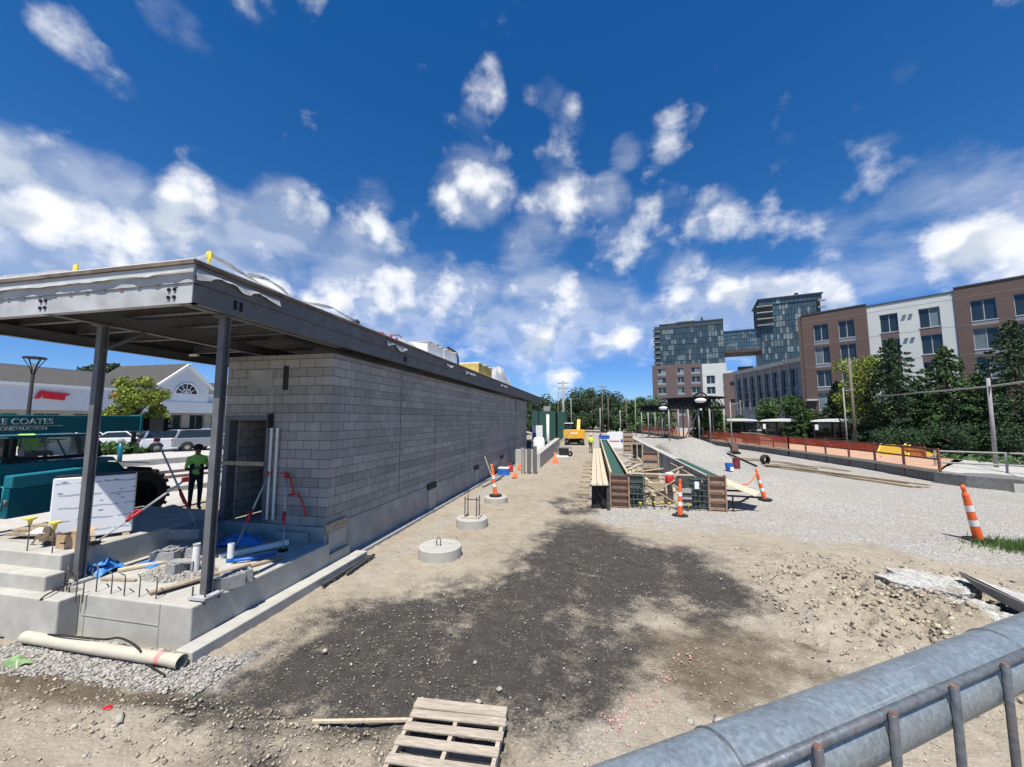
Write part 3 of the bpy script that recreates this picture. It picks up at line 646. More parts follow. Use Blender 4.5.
kp = 1.1*np.exp(-(((xy[:, 0]-5.5)/1.7)**2 + ((xy[:, 1]-7.9)/1.9)**2))*(.35 + 1.6*np.clip(fbm(xy[:, 0]*1.6, xy[:, 1]*1.6+4, 4)-.25, 0, 1)) > rng.random(n); xy = xy[kp]
tag(rocks('earth_clods', xy, 0.006 + 0.045*rng.random(len(xy))**6, M['clod'], 0.75, jr=(.3, 1.3)), 'tan clods and stones on the dug earth heap beside the guard pipe', 'earth clods', kind='stuff')
n = 1500; xy = np.stack([rng.uniform(-7.5, -1.2, n), rng.uniform(3.0, 3.9, n)], -1)
tag(rocks('bank_clods', xy, 0.006 + 0.022*rng.random(len(xy))**3, M['clod'], 0.7), 'small tan clods along the near dirt bank', 'earth clods', kind='stuff')
for (px, py, s1, lab) in [(478,702,.05,'fist sized grey stone right of the wooden pallet'),(720,582+140,.075,'flat pale stone beside the guard pipe'),(118,738,.07,'white stone on the near dirt bank left of the stick'),
                          (500,690,.04,'small pale stone on dark millings above the pallet'),(325,652,.045,'pale stone on the left edge of the dark millings'),(243,628,.09,'tan boulder leaning on the concrete footing'),(690,722,.05,'pale stone on the bare patch by the guard pipe')]:
    p = G(px, py); o = rocks('stone', np.array([[p.x, p.y]]), np.array([s1]), M['stone']); tag(o, lab, 'stone')

# ------------------------------------------------------------------ the block building under construction
XW, YF, YE, ZB, ZT = -5.65, 7.46, 32.6, 0.9, 4.66
XL = -8.45
st = thing('station_building', 'long grey concrete block building under construction with a steel canopy over its open porch', 'building', (-7, 7.5, 0))
P_ = dict(parent=st, world=True)
dl, dr, dtop = atY(224, 500, YF).x, atY(265, 500, YF).x, 3.17
MB().box(XW-0.2, XW, YF, YE, ZB, ZT).build('block_wall', M['block_y'], **P_)
b = MB(); b.box(dr, XW-0.2, YF, YF+0.2, ZB, ZT); b.box(XL, dl, YF, YF+0.2, ZB, ZT); b.box(dl, dr, YF, YF+0.2, dtop+0.1, ZT)
b.build('block_wall', M['block_x'], **P_)
b = MB(); b.box(XL, XL+0.2, YF+0.2, 12.0, ZB, ZT); b.box(XL, XL+0.2, 13.6, YE-0.2, ZB, ZT); b.box(XL, XL+0.2, 12.0, 13.6, 3.1, ZT); b.build('block_wall', M['block_y'], **P_)
MB().box(XL, XW-0.2, YE-0.2, YE, ZB, ZT).build('block_wall', M['block_x'], **P_)
# control joints, vertical grooves standing dark in the block wall
for y in (10.6, 13.2, 17.2, 22.4, 27.5): MB().box(XW-0.01, XW+0.004, y-0.008, y+0.008, ZB, ZT).build('control_joint', M['black'], **P_)
MB().box(XW-0.01, XW+0.008, 27.9, 28.2, 3.75, 4.55).build('wall_slot', M['black'], **P_)
# foundation wall, joints, pilasters
b = MB(); b.box(XW-0.25, XW+0.015, 8.12, YE, -0.4, ZB-0.002); b.build('foundation_wall', M['concrete_grey'], bevel=0.008, **P_)
b = MB(); b.box(XL-0.02, XW-0.003, YF-0.04, YF+0.2, 0.55, ZB-0.003); b.build('foundation_wall', M['concrete'], bevel=0.01, **P_)
for y0, y1 in ((7.5, 8.1), (12.62, 13.25), (17.9, 18.5), (23.2, 23.8), (28.4, 29.0)):
    MB().box(XW-0.2, XW+0.05, y0, y1, -0.4, ZB-0.14).build('concrete_pilaster', M['concrete_white'], bevel=0.01, **P_)
    o = MB().box(XW-0.02, XW+0.055, y0-0.08, y1+0.02, ZB-0.135, ZB+0.06).build('bearing_pocket', M['black'] if y0 > 9 else M['wood_old'], **P_)
for y in np.arange(9.6, 32, 1.22): MB().box(XW-0.01, XW+0.018, y-0.01, y+0.01, 0.0, ZB-0.02).build('form_joint', M['concrete'], **P_)
# porch slab, upper slab, steps
MB().box(-7.72, -5.5, 4.55, YF-0.045, -0.4, 0.6).build('porch_slab', M['concrete_white'], bevel=0.02, **P_)
for x in (-7.45, -6.05): MB().box(x-.006, x+.006, 4.543, 4.552, 0, .59).build('form_joint', M['concrete_grey'], **P_)
MB().box(-7.5, -6.05, 4.542, 4.552, .3, .31).build('form_joint', M['concrete_grey'], **P_)
MB().box(-8.45, -7.72, 4.7, YF-0.045, -0.4, 0.596).build('porch_slab', M['concrete_white'], **P_)
MB().box(-5.5, -5.66, YF-0.045, 8.1, -0.4, 0.35).build('porch_slab', M['concrete'], **P_)
MB().box(-11.3, -8.45, 4.95, 7.9, -0.3, 1.0).build('upper_slab', M['concrete'], bevel=0.02, **P_)
MB().box(-12.2, -7.56, 4.3, 4.552, -0.4, 0.603).build('concrete_step', M['concrete_white'], bevel=0.02, **P_)
MB().box(-12.2, -8.16, 4.46, 4.7, 0.3, 0.83).build('concrete_step', M['concrete_white'], bevel=0.02, **P_)
MB().box(-12.2, -8.27, 4.68, 5.0, 0.3, 1.06).build('concrete_step', M['concrete_white'], bevel=0.02, **P_)
MB().box(-8.6, -8.4, 5.0, YF-0.05, 0.55, 1.04).build('concrete_kerb', M['concrete'], bevel=0.015, **P_)
MB().box(-5.48, -5.2, 4.35, 8.35, -0.3, 0.16).build('footing', M['concrete_white'], bevel=0.015, **P_)
MB().box(XW+0.02, XW+0.2, 8.4, 31, -0.3, 0.09).build('footing', M['concrete_white'], bevel=0.02, **P_)
# canopy steel
RX0, RX1, RY0, RY1 = -11.1, -5.4, 4.15, 41.0
def channel(x0, x1, y0, y1, z0, z1, nrm, name, mat):
    b = MB(); t = 0.012
    if nrm == 'y': b.box(x0, x1, y0, y0+t, z0, z1); b.box(x0, x1, y0+t, y0+0.1, z0, z0+t); b.box(x0, x1, y0+t, y0+0.1, z1-t, z1)
    else:
        s_ = -1 if nrm == '-x' else 1
        xa, xb = (x1-t, x1) if s_ == -1 else (x0, x0+t); b.box(xa, xb, y0, y1, z0, z1)
        xc, xd = (x1-0.1, x1-t) if s_ == -1 else (x0+t, x0+0.1); b.box(xc, xd, y0, y1, z0, z0+t); b.box(xc, xd, y0, y1, z1-t, z1)
    return b.build(name, mat, **P_)
fz0, fz1 = 4.80, 5.08
channel(RX0, RX1, RY0, 0, fz0, fz1, 'y', 'fascia_beam', M['steel_pale'])
for ya, yb in ((RY0+0.013, 10.3), (10.31, 16.5), (16.51, 22.7), (22.71, 28.9), (28.91, 35.0), (35.01, RY1)): channel(RX1-0.1, RX1, ya, yb, fz0, fz1, '-x', 'fascia_beam', M['steel'])
channel(RX0, RX0+0.1, RY0+0.013, RY1, fz0, fz1, 'x', 'fascia_beam', M['steel'])
b = MB(); b.box(RX0, RX1+0.02, RY0-0.02, RY0+0.01, fz1+0.005, 5.34); b.build('fascia_plate', M['steel_pale'], **P_)
b = MB(); b.box(RX1-0.01, RX1+0.02, RY0+0.012, RY1, fz1+0.005, 5.34); b.build('fascia_plate', M['steel'], **P_)
MB().box(RX0, RX0+0.02, RY0+0.012, RY1, fz1+0.005, 5.34).build('fascia_plate', M['steel'], **P_)
# bolt groups on the fascia
def bolts(c, nrm):
    b = MB()
    for i in (-1, 1):
        for j in (-1, 0, 1) if nrm == 'x' else (-1, 1):
            p = Vector(c) + (Vector((i*0.05, 0, j*0.055)) if nrm == 'y' else Vector((0, i*0.05, j*0.05)))
            q = p + (Vector((0, -0.02, 0)) if nrm == 'y' else Vector((0.02, 0, 0))); b.cyl(p, q, 0.026, n=6)
    b.each('bolt', M['black_metal'], **P_)
bolts((-8.23, RY0, 4.95), 'y'); bolts((-5.75, RY0, 4.95), 'y'); bolts((RX1, 4.85, 4.95), 'x'); bolts((RX1, 10.3, 4.95), 'x')
b = MB()
for x in np.arange(-11, -5.5, 0.33): b.box(x, x+0.07, RY0-0.024, RY0-0.018, fz1-0.01, fz1+0.012)
b.each('weld_mark', M['rust'], **P_)
b = MB()
for y in np.arange(4.6, 22, 0.5): b.box(RX1+0.018, RX1+0.024, y, y+0.09, fz1-0.01, fz1+0.012)
b.each('weld_mark', M['rust'], **P_)
# ragged torn flashing under the roof edge
def ragged(p, q, up0, amp, nrm, seed):
    p, q = Vector(p), Vector(q); n = int((q-p).length / 0.06); vs = []; fs = []
    for i in range(n+1):
        t = i / n; c = p.lerp(q, t); s1 = float(fbm(i*0.16+seed, seed, 4)); s2 = float(fbm(i*0.3+seed, seed+9, 3))
        vs.append(c + Vector((0, 0, up0)) + Vector(nrm)*0.005); vs.append(c + Vector((0, 0, up0 - 0.03 - amp*max(0, s1-0.25)*1.6)) + Vector(nrm)*(0.02+0.05*s2))
    for i in range(n): fs.append((2*i, 2*i+1, 2*i+3, 2*i+2))
    return MB().add(vs, fs)
ragged((RX0, RY0-0.03, 5.3), (RX1+0.03, RY0-0.03, 5.3), -0.04, 0.06, (0, -1, 0), 2).build('torn_flashing', M['plastic_sheet'], smooth=True, recalc=False, **P_)
ragged((RX1+0.03, RY0, 5.3), (RX1+0.03, 5.6, 5.3), -0.02, 0.14, (1, 0, 0), 7).build('torn_flashing', M['plastic_sheet'], smooth=True, recalc=False, **P_)
for ya, yb, sd_ in ((9.2, 10.3, 13), (13.4, 14.2, 3), (15.6, 17.0, 21), (22, 24, 11)): ragged((RX1+0.025, ya, 5.3), (RX1+0.025, yb, 5.3), -0.02, 0.16, (1, 0, 0), sd_).build('torn_flashing', M['plastic_sheet'], smooth=True, recalc=False, **P_)
# timber edge and membrane
b = MB(); b.box(RX0, RX1+0.05, RY0-0.05, RY0+0.1, 5.345, 5.40); b.box(RX1-0.1, RX1+0.05, RY0+0.1, RY1, 5.345, 5.40); b.each('edge_timber', mk('stained edge timber', (.13, .095, .07), .9, var=.3, scale=6, dirt=(.28, .25, .2)), **P_)
b = MB(); b.box(RX0, RX1+0.035, RY0-0.035, RY1, 5.402, 5.42); b.build('roof_membrane', M['membrane'], **P_)
# corrugated deck
b = MB(); prof = []
for i in range(38):
    x = RX0+0.12 + i*0.15; prof += [(x, 5.30), (x+0.055, 5.30), (x+0.075, 5.345), (x+0.13, 5.345)]
vs = [(x, RY0+0.12, z) for x, z in prof if x < RX1-0.11] + [(x, RY1-0.05, z) for x, z in prof if x < RX1-0.11]; n = len(vs)//2
b.add(vs, [(i, i+1, n+i+1, n+i) for i in range(n-1)]); b.build('roof_deck', M['deck'], recalc=False, **P_)
def ibeam(p, q, w, h, name, mat):
    b = MB(); p, q = Vector(p), Vector(q); z = Vector((0, 0, 1))
    b.bar(p, q, 0.01, h); b.bar(p+z*h/2, q+z*h/2, w, 0.014); b.bar(p-z*h/2, q-z*h/2, w, 0.014); return b.build(name, mat, **P_)
CX_ = [-11.0, -8.17, -5.6]
for x in CX_: ibeam((x, RY0+0.02, 4.90), (x, 13.5 if x < -6 else YF+0.1, 4.90), 0.12, 0.2, 'canopy_beam', M['steel'])  # dark steel tone carries the shade under the canopy
for y in (5.25, 6.1, 6.95, 8.6, 10.2, 11.8): ibeam((RX0+0.11, y, 5.13), (RX1-0.11 if y < 7.3 else XL, y, 5.13), 0.1, 0.2, 'purlin', M['steel'])
for y in np.arange(14, 41, 2.6): ibeam((RX0+0.11, y, 5.1), (XL if y < YE else RX1-0.11, y, 5.1), 0.1, 0.2, 'purlin', M['steel'])
def column(x, y, z0, z1, plate=True):
    b = MB(); w = 0.11
    b.box(x-w/2, x+w/2, y-w/2, y-w/2+0.012, z0, z1); b.box(x-w/2, x+w/2, y+w/2-0.012, y+w/2, z0, z1); b.box(x-0.006, x+0.006, y-w/2+0.013, y+w/2-0.013, z0, z1)
    b.box(x-w/2+0.001, x-w/2+0.011, y-w/2+0.013, y+w/2-0.013, z0, z1)
    o = b.build('steel_column', M['steel'], **P_)
    if plate:
        MB().box(x-0.15, x+0.15, y-0.15, y+0.15, z0-0.035, z0).build('base_plate', M['steel_pale'], o, world=True)
        bb = MB()
        for i in (-1, 1):
            for j in (-1, 1): bb.cyl((x+i*0.11, y+j*0.11, z0-0.1), (x+i*0.11, y+j*0.11, z0+0.13), 0.012, n=6)
        bb.each('anchor_bolt', M['rebar'], o, world=True)
    b2 = MB(); b2.box(x-0.11, x+0.11, y-0.11, y+0.11, z1, z1+0.02); b2.build('cap_plate', M['steel'], o, world=True)
column(-5.6, 4.83, 0.66, 4.77); column(-8.17, 4.87, 0.64, 4.77); column(-11.02, 4.87, 1.05, 4.77)
column(-5.6, 39.6, 0.0, 4.78); column(-10.75, 39.6, 0.7, 4.78)
# brackets between column and beam, a white fitting under the deck
b = MB(); b.bar((-8.17, 4.87, 4.35), (-8.17, 5.5, 4.8), 0.05, 0.05); b.build('knee_brace', M['steel'], **P_)
b = MB(); b.cbox((-8.6, 6.9, 4.99), (0.2, 0.06, 0.04)); b.cbox((-8.6, 6.75, 4.6), (0.2, 0.06, 0.04)); b.each('deck_fitting', M['white_paint'], **P_)
MB().box(XL+0.21, XW-0.21, 8.9, 8.95, ZB-.3, ZT).build('doorway_shade_wall', M['form_dark'], **P_)  # dark sheet added so the room behind the doorway looks shaded
MB().box(XL+0.21, XW-0.21, YF+.21, YE-.21, ZB-.35, ZB-.02).build('floor_slab', M['concrete_grey'], **P_)
# door frame, electrical box, downpipes
b = MB(); b.box(dl-0.06, dl+0.05, YF-0.03, YF+0.23, ZB, dtop+0.1); b.box(dr-0.05, dr+0.06, YF-0.03, YF+0.23, ZB, dtop+0.1); b.box(dl+0.05, dr-0.05, YF-0.03, YF+0.23, dtop, dtop+0.1)
b.build('door_frame', M['steel'], **P_)
b = MB(); b.bar((dl-0.3, YF-0.06, 2.2), (dr-0.02, YF-0.06, 2.2), 0.05, 0.09); b.build('guard_board', M['wood_old'], **P_)
b = MB(); b.box(dr+0.02, dr+0.12, YF-0.08, YF-0.031, 3.0, 3.32); b.build('junction_box', M['black_metal'], **P_)
for px in (270, 276):
    x = atY(px, 500, YF).x; MB().cyl((x, YF-0.06, 1.0), (x, YF-0.06, 3.0), 0.028, n=10).build('conduit', M['pvc'], **P_)
b = MB(); b.box(atY(250, 370, YF).x, atY(274, 370, YF).x, YF-0.012, YF-0.004, atY(260, 388, YF).z, atY(260, 370, YF).z); b.build('patch_panel', M['concrete_grey'], **P_)
b = MB(); b.box(atY(284, 370, YF).x, atY(289, 370, YF).x, YF-0.014, YF-0.004, atY(286, 390, YF).z, atY(286, 366, YF).z); b.build('wall_slot', M['black'], **P_)

# on the roof
def roof_at(px, py, X): p = atX(px, py, X); return p
def stack_roof(px, X, w, d, h, layers, mat, topmat, label, cat, name):
    p = atX(px, 352, X); r = thing(name, label, cat, (X, p.y, 5.42))
    MB().box(-d/2, d/2, -w/2, w/2, 0.1, h).build('wrapped_bundle', mat, r, bevel=0.02)
    b = MB()
    for i in (-1, 0, 1): b.box(-d/2, d/2, i*w*0.4-0.05, i*w*0.4+0.05, 0, 0.099)
    b.each('skid', M['wood'], r)
    b = MB()
    for i in range(5): b.cbox((random.uniform(-.1, .1), -w/2 + w*(i+0.5)/5, h+0.02+0.03*(i % 2)), (d*1.05, w/5.5, 0.04), random.uniform(-.1, .1), ry=random.uniform(-.05, .05))
    b.each('loose_board', topmat, r)
    return r
def yroof(px, py, X): return atX(px, py, X).y
stack_roof(421, -6.3, 1.5, 1.2, 0.5, 3, M['membrane'], M['wood'], 'white wrapped pallet of roofing with loose boards on top on the roof', 'material stack', 'roofing_stack')
stack_roof(437, -6.4, 1.4, 1.2, 0.58, 3, M['membrane'], M['wood'], 'taller white wrapped pallet of roofing with splintered boards on the roof edge', 'material stack', 'roofing_stack')
r = stack_roof(476, -6.2, 2.6, 1.1, .6, 3, mk('insulation yellow', (.42, .31, .08), .7, var=.2, scale=3), M['membrane'], 'yellow faced insulation pack on the roof near its far end', 'insulation pack', 'insulation_pack')
y_ = yroof(366, 335, -6.2); o = thing('hose_heap', 'tangled red and black hose heap on the white roof', 'hose', (-6.1, y_, 5.42))
for mt_, n_ in ((M['red'], 5), (M['black'], 7)):
    b = MB()
    for i in range(n_):
        a0 = random.uniform(0, 6); c0 = Vector((random.uniform(-.2, .2), random.uniform(-.9, .9), 0.04)); r0 = random.uniform(0.15, 0.35)
        b.tube([c0 + Vector((r0*math.cos(a0+k*0.5), r0*1.6*math.sin(a0+k*0.5), 0.03+0.25*random.random()*(k % 3 == 1))) for k in range(9)], 0.022, 6)
    b.build('hose', mt_, o, smooth=True)
y_ = yroof(350, 326, -6.0); b = MB(); b.sphere((0, 0, 0.12), 0.16, 12, 8, (1, 1.5, 0.75)); b.sphere((0.05, 0.12, 0.24), 0.08, 10, 6); b.xf(Matrix.Translation((-5.95, y_, 5.42)))
tag(b.build('tool_bag', M['black'], smooth=True), 'small black tool bag at the roof edge before the hose heap', 'bag')
y_ = yroof(452, 352, -6.4); b = MB(); b.tube([(0, -0.9, 0), (0, -0.75, 0.85), (0, -0.5, 1.0), (0, 0.5, 0.95), (0, 0.8, 0.75), (0, 0.95, 0)], 0.045, 8); b.xf(Matrix.Translation((-6.4, y_, 5.42)))
tag(b.build('bent_pipe', M['black_metal'], smooth=True), 'black arched pipe hoop standing on the roof between the white and yellow packs', 'pipe')
def heap(px, X, l, h, seed, lab):
    y0 = yroof(px, 372, X); vs = []; fs = []; n = 26; m = 10
    for i in range(n+1):
        for j in range(m+1):
            u, v = i/n*2-1, j/m*2-1; k = max(0, 1-u*u)*max(0, 1-v*v); z = h*k*(0.35 + 1.3*float(fbm(i*0.45+seed, j*0.5+seed, 4)))
            vs.append((X + v*0.5, y0 + u*l/2, 5.425 + z))
    for i in range(n):
        for j in range(m): a = i*(m+1)+j; fs.append((a, a+1, a+m+2, a+m+1))
    tag(MB().add(vs, fs).build('plastic_heap', M['plastic_sheet'], smooth=True), lab, 'plastic sheet')
heap(500, -6.2, 6.0, 1.1, 4, 'crumpled white plastic sheet heap at the far end of the roof')
heap(399, -6.0, 2.6, 0.25, 8, 'flat crumpled white plastic sheet on the roof before the wrapped pallets')
for X, Y, lab in ((-5.9, 4.75, 'yellow flag post of the roof warning line above the porch corner'), (-8.65, 4.7, 'yellow flag post of the roof warning line towards the left of the porch roof')):
    r = thing('warning_post', lab, 'warning post', (X, Y, 5.42), group='warning posts on the roof')
    MB().cyl((0, 0, 0.03), (0, 0, 0.4), 0.02, n=8).build('post', M['cap_yellow'], r); MB().lathe((0, 0, 0), [(0.001, 0), (0.14, 0), (0.14, 0.03), (0.001, 0.03)], 14).build('base', M['cap_yellow'], r)
    MB().box(-0.05, 0.05, -0.012, 0.012, 0.3, 0.42).build('flag', M['cap_yellow'], r)
b = MB()
def ribbon(pts, w):
    vs = []; fs = []
    for i, p in enumerate(pts): vs += [Vector(p), Vector(p) + Vector((0.03*math.sin(i*1.7), 0, w*(0.7+0.6*random.random())))]
    for i in range(len(pts)-1): fs.append((2*i, 2*i+1, 2*i+3, 2*i+2))
    return vs, fs
b.add(*ribbon([(-5.9 + 0.02*math.sin(i), 4.78 + i*0.3, 5.76 - 0.16*math.sin(math.pi*(i % 10)/10)) for i in range(31)], 0.05))
b.add(*ribbon([(-5.9 - i*0.3, 4.72, 5.74 - 0.18*math.sin(math.pi*min(i, 10)/10)) for i in range(17)], 0.05))
tag(b.build('warning_ribbon', M['plastic_sheet'], recalc=False), 'white warning ribbon strung along the roof edge', 'ribbon')
# wind-lifted strip of plastic
b = MB(); b.add(*ribbon([(-5.75 + 0.04*math.sin(i*0.9), 5.3 + i*0.16, 5.62 + 0.1*math.sin(i*0.45) - 0.012*i) for i in range(22)], 0.06))
tag(b.build('plastic_strip', M['plastic_sheet'], recalc=False), 'loose white plastic strip blown up along the front of the roof edge', 'plastic sheet')

# ------------------------------------------------------------------ on the porch
def board(name, p, q, w, t, mat, label, cat='board', group=None):
    b = MB(); b.bar(p, q, w, t); o = b.build(name, mat, bevel=0.004); return tag(o, label, cat, group)
def prop(p0, p1, label, strap):
    p0, p1 = Vector(p0), Vector(p1); d = p1 - p0
    r = thing('turnbuckle_brace', label, 'brace', p0, group='steel braces with red adjusters')
    q = lambda t: tuple(d*t)
    MB().cyl(q(0.02), q(0.34), 0.014, n=10).build('tube', M['steel_pale'], r, smooth=True)
    MB().cyl(q(0.5), q(0.97), 0.019, n=10).build('tube', M['steel_pale'], r, smooth=True)
    b = MB(); b.cyl(q(0.33), q(0.5), 0.026, n=10); pr = d.cross(Vector((0, 1, 0.2))).normalized()*0.06
    b.tube([Vector(q(0.36)), Vector(q(0.39))+pr, Vector(q(0.47))+pr, Vector(q(0.5))], 0.012, 6); b.build('adjuster', M['red'], r, smooth=True)
    MB().cbox((0, 0, 0.02), (0.12, 0.12, 0.05)).build('foot', M['black_metal'], r); MB().cbox(tuple(d), (0.06, 0.1, 0.08)).build('head_plate', M['red'] if strap else M['black_metal'], r)
    return r
zS = 0.6
a = G(205, 545, zS); prop((a.x, a.y, zS), tuple(atY(157, 440, a.y+0.35)), 'white and red brace leaning left in front of the standing worker', True)
a = G(248, 545, zS); 
prop((-7.05, 6.6, zS), (-7.1, YF-0.05, 2.0), 'short brace leaning across the dark doorway', True)
prop((-6.05, 6.75, zS), (-6.65, YF-0.06, 1.95), 'thin brace with red webbing against the block wall right of the doorway', True)
prop((-8.1, 4.98, 1.15), (-7.3, 5.75, 2.1), 'black wire brace hooked to the left steel column', True)
b = MB()
for x0, z0, dx in ((-6.78, 2.0, 0.0), (-6.55, 1.55, 0.1)):
    b.tube([(x0, YF-0.08, z0), (x0+0.15+dx, YF-0.1, z0+0.04), (x0+0.3+dx, YF-0.12, z0-0.12), (x0+0.42+dx, YF-0.14, z0-0.42)], 0.018, 6)
tag(b.build('red_strap', M['red'], smooth=True), 'red webbing strap dangling on the block wall beside the white conduit', 'strap')
for (px, py, h_, r_, lab, capc) in ((195, 572, 0.47, 0.052, 'fat white plastic pipe standing in the porch gravel', None), (230, 564, 0.36, 0.052, 'white plastic pipe stub with a blue band on the porch', 1)):
    p = G(px, py, zS); r = thing('standpipe', lab, 'pipe', (p.x, p.y, zS), group='plastic standpipes in the porch')
    MB().lathe((0, 0, 0), [(r_, -0.05), (r_, h_), (r_-0.01, h_), (r_-0.01, h_-0.05)], 20).build('pipe', M['pvc'], r, smooth=False)
    if capc: MB().lathe((0, 0, 0.04), [(r_+0.004, 0), (r_+0.012, 0.03), (r_+0.004, 0.07)], 20).build('band', M['blue'], r)
    else: MB().lathe((0, 0, h_-0.03), [(r_+0.003, 0), (r_+0.007, 0.015), (r_+0.003, 0.03)], 20).build('band', M['pole_grey'], r)
# loose blocks
CM = MB()
CM.box(-0.2, 0.2, -0.1, -0.065, 0, 0.194); CM.box(-0.2, 0.2, 0.065, 0.1, 0, 0.194)
for x in (-0.2, -0.019, 0.162): CM.box(x, x+0.038, -0.064, 0.064, 0, 0.193)
cm = CM.build('concrete_block', M['cmu_loose'], bevel=0.004)
spots = [(165,562,0,0,'end block of the low row, nearest the blue tarp'),(177,557,0,0,'second block of the low row beside the gravel'),(187,570,0,1.5,'block standing close behind the fat white pipe'),(199,556,0,1.4,'block between the fat white pipe and the steel column'),
         (176,548,1,0,'upper left block of the shaded stack'),(190,548,1,0,'upper middle block of the shaded stack'),(204,546,1,0,'upper right block of the shaded stack by the column'),(176,548,0,0,'lower left block of the shaded stack'),(190,548,0,0,'lower middle block of the shaded stack'),(204,546,0,0,'lower right block of the shaded stack'),
         (182,572,0,1.2,'sunlit block left of the fat white pipe'),(228,588,0,.75,'grey block by the foot of the right steel column'),(236,584,0,.75,'second grey block beside the right column by the boards')]
for i, (px, py, lv, rz, lab) in enumerate(spots):
    p = G(px, py, zS); o = cm if i == 0 else cm.copy()
    if i: col.objects.link(o)
    o.location = (p.x, p.y + (0.12 if lv == 0 and py in (548, 546) else 0), zS + 0.196*lv + 0.001); o.rotation_euler = (R(90) if rz == 1.5 else 0, 0, R(20) + (rz if rz != 1.5 else 0))
    if rz == 1.5: o.location.z += 0.1
    tag(o, lab, 'concrete block', 'loose concrete blocks on the porch')
# patch of gravel on the slab
n = 1500; a = rng.uniform(0, 6.28, n); rr_ = np.sqrt(rng.random(n)); xy = np.stack([-6.95 + 0.62*rr_*np.cos(a), 5.5 + 0.42*rr_*np.sin(a)], -1)
tag(rocks('porch_gravel', xy, rng.uniform(0.012, 0.026, n), M['gravel_stone'], zf=np.full(n, zS)+0.03*(1-rr_)), 'grey gravel spread on the porch slab', 'gravel', kind='stuff')
# lumber on the porch
for p, q, w, t, mt_, lab in [
    ((-6.5, 4.72, .63), (-5.75, 6.4, .63), .1, .04, 'wood_old', 'long narrow board lying past the right steel column'),
    ((-6.38, 4.72, .665), (-5.95, 5.9, .67), .09, .03, 'wood_old', 'reddish strip of wood on top of the board past the right column'),
    ((-8.02, 5.3, .63), (-7.55, 5.95, .63), .16, .04, 'wood', 'short pale board across the blue tarp on the porch'),
    ((-7.85, 4.98, .62), (-7.25, 5.05, .62), .05, .03, 'wood_old', 'thin reddish lath in front of the porch gravel'),
    ((-7.5, 5.55, .62), (-6.95, 5.75, .62), .04, .02, 'wood_old', 'thin dark lath lying on the porch gravel'),
    ((-6.95, 6.2, .62), (-6.1, 6.95, .72), .09, .09, 'pvc', 'pale plastic pipe lying against the blue tarp'),
    ((-7.2, 6.0, .64), (-6.6, 7.2, .64), .12, .05, 'wood_old', 'dark board in the shade behind the pipe stub'),
    ((-6.75, 7.33, .7), (-6.0, 7.33, .7), .1, .2, 'concrete', 'pale stone lintel lying against the foundation in the shade'),
    ((-5.8, 5.05, .62), (-5.62, 5.75, .62), .07, .03, 'wood_old', 'short offcut near the edge of the porch slab')]:
    board('board' if mt_.startswith('wood') else 'lintel' if mt_ == 'concrete' else 'loose_pipe', p, q, w, t, M[mt_], lab, 'board' if mt_.startswith('wood') else 'lintel' if mt_ == 'concrete' else 'pipe')
def crumple(name, c, sx, sy, h, mat, lab, cat, seed, n=22):
    vs = []; fs = []
    for i in range(n+1):
        for j in range(n+1):
            u, v = i/n*2-1, j/n*2-1; e = 1 + 0.35*(float(fbm(math.atan2(v, u)*1.5+seed, seed, 3))-0.5)
            k = max(0, 1-(u*u+v*v)*0.6); z = h*k*(0.1 + 1.6*float(fbm(i*0.35+seed, j*0.35+seed*2, 4)))
            vs.append((c[0]+u*sx*e, c[1]+v*sy*e, c[2] + 0.004 + z))
    for i in range(n):
        for j in range(n): a = i*(n+1)+j; fs.append((a, a+1, a+n+2, a+n+1))
    return tag(MB().add(vs, fs).build(name, mat, smooth=True), lab, cat)
p = G(103, 572, zS); crumple('tarpaulin', (p.x+.02, p.y, zS), .2, .22, .17, M['tarp'], 'crumpled bright blue tarp in the sun at the left column', 'tarp', 3)
p = G(152, 564, zS); crumple('tarpaulin', (p.x, p.y, zS), .22, .2, .05, M['tarp'], 'flat blue tarp corner under the gravel beside the blocks', 'tarp', 9)
crumple('tarpaulin', (-7.2, 6.95, zS), .5, .3, .16, M['tarp'], 'dark blue tarp bunched in the shade before the doorway', 'tarp', 14)
b = MB(); b.tube([(-6.5, 5.95, .65), (-6.2, 6.15, .66), (-5.98, 6.5, .65)], 0.03, 8); tag(b.build('blue_hose', M['blue'], smooth=True), 'short length of blue pipe beside the white pipe stub', 'hose')
# rebar hooks along the front of the slab
hk = MB(); hk.tube([(0, 0, -.05), (0, 0, .25), (-.015, .005, .28), (-.05, .02, .29), (-.2, .1, .27)], 0.0085, 6)
hk0 = hk.build('rebar_hook', M['rebar'], smooth=True)
hs_ = [(67,597,'first'),(96,602,'second'),(111,604,'third'),(124,606,'fourth'),(139,607,'fifth'),(156,609,'sixth')]
for i, (px, py, lab) in enumerate(hs_):
    p = G(px, py-10, zS); o = hk0 if i == 0 else hk0.copy()
    if i: col.objects.link(o)
    o.location = (p.x, p.y, zS); o.rotation_euler = (0, 0, R(random.uniform(-8, 8))); o.scale = (1, 1, 1.25 if i == 1 else 1)
    tag(o, f'bent reinforcing bar hook, {lab} from the left along the front edge of the porch slab', 'rebar hook', 'rebar hooks on the porch slab')
for px, lab in ((76, 'straight upright bar with red tip at the left steel column'), (83, 'short straight upright bar in front of the left steel column')):
    p = G(px, 596, zS); tag(MB().tube([(p.x, p.y, .5), (p.x, p.y, .95 if px == 76 else .8)], 0.009, 6).build('rebar_dowel', M['rebar']), lab, 'rebar dowel')

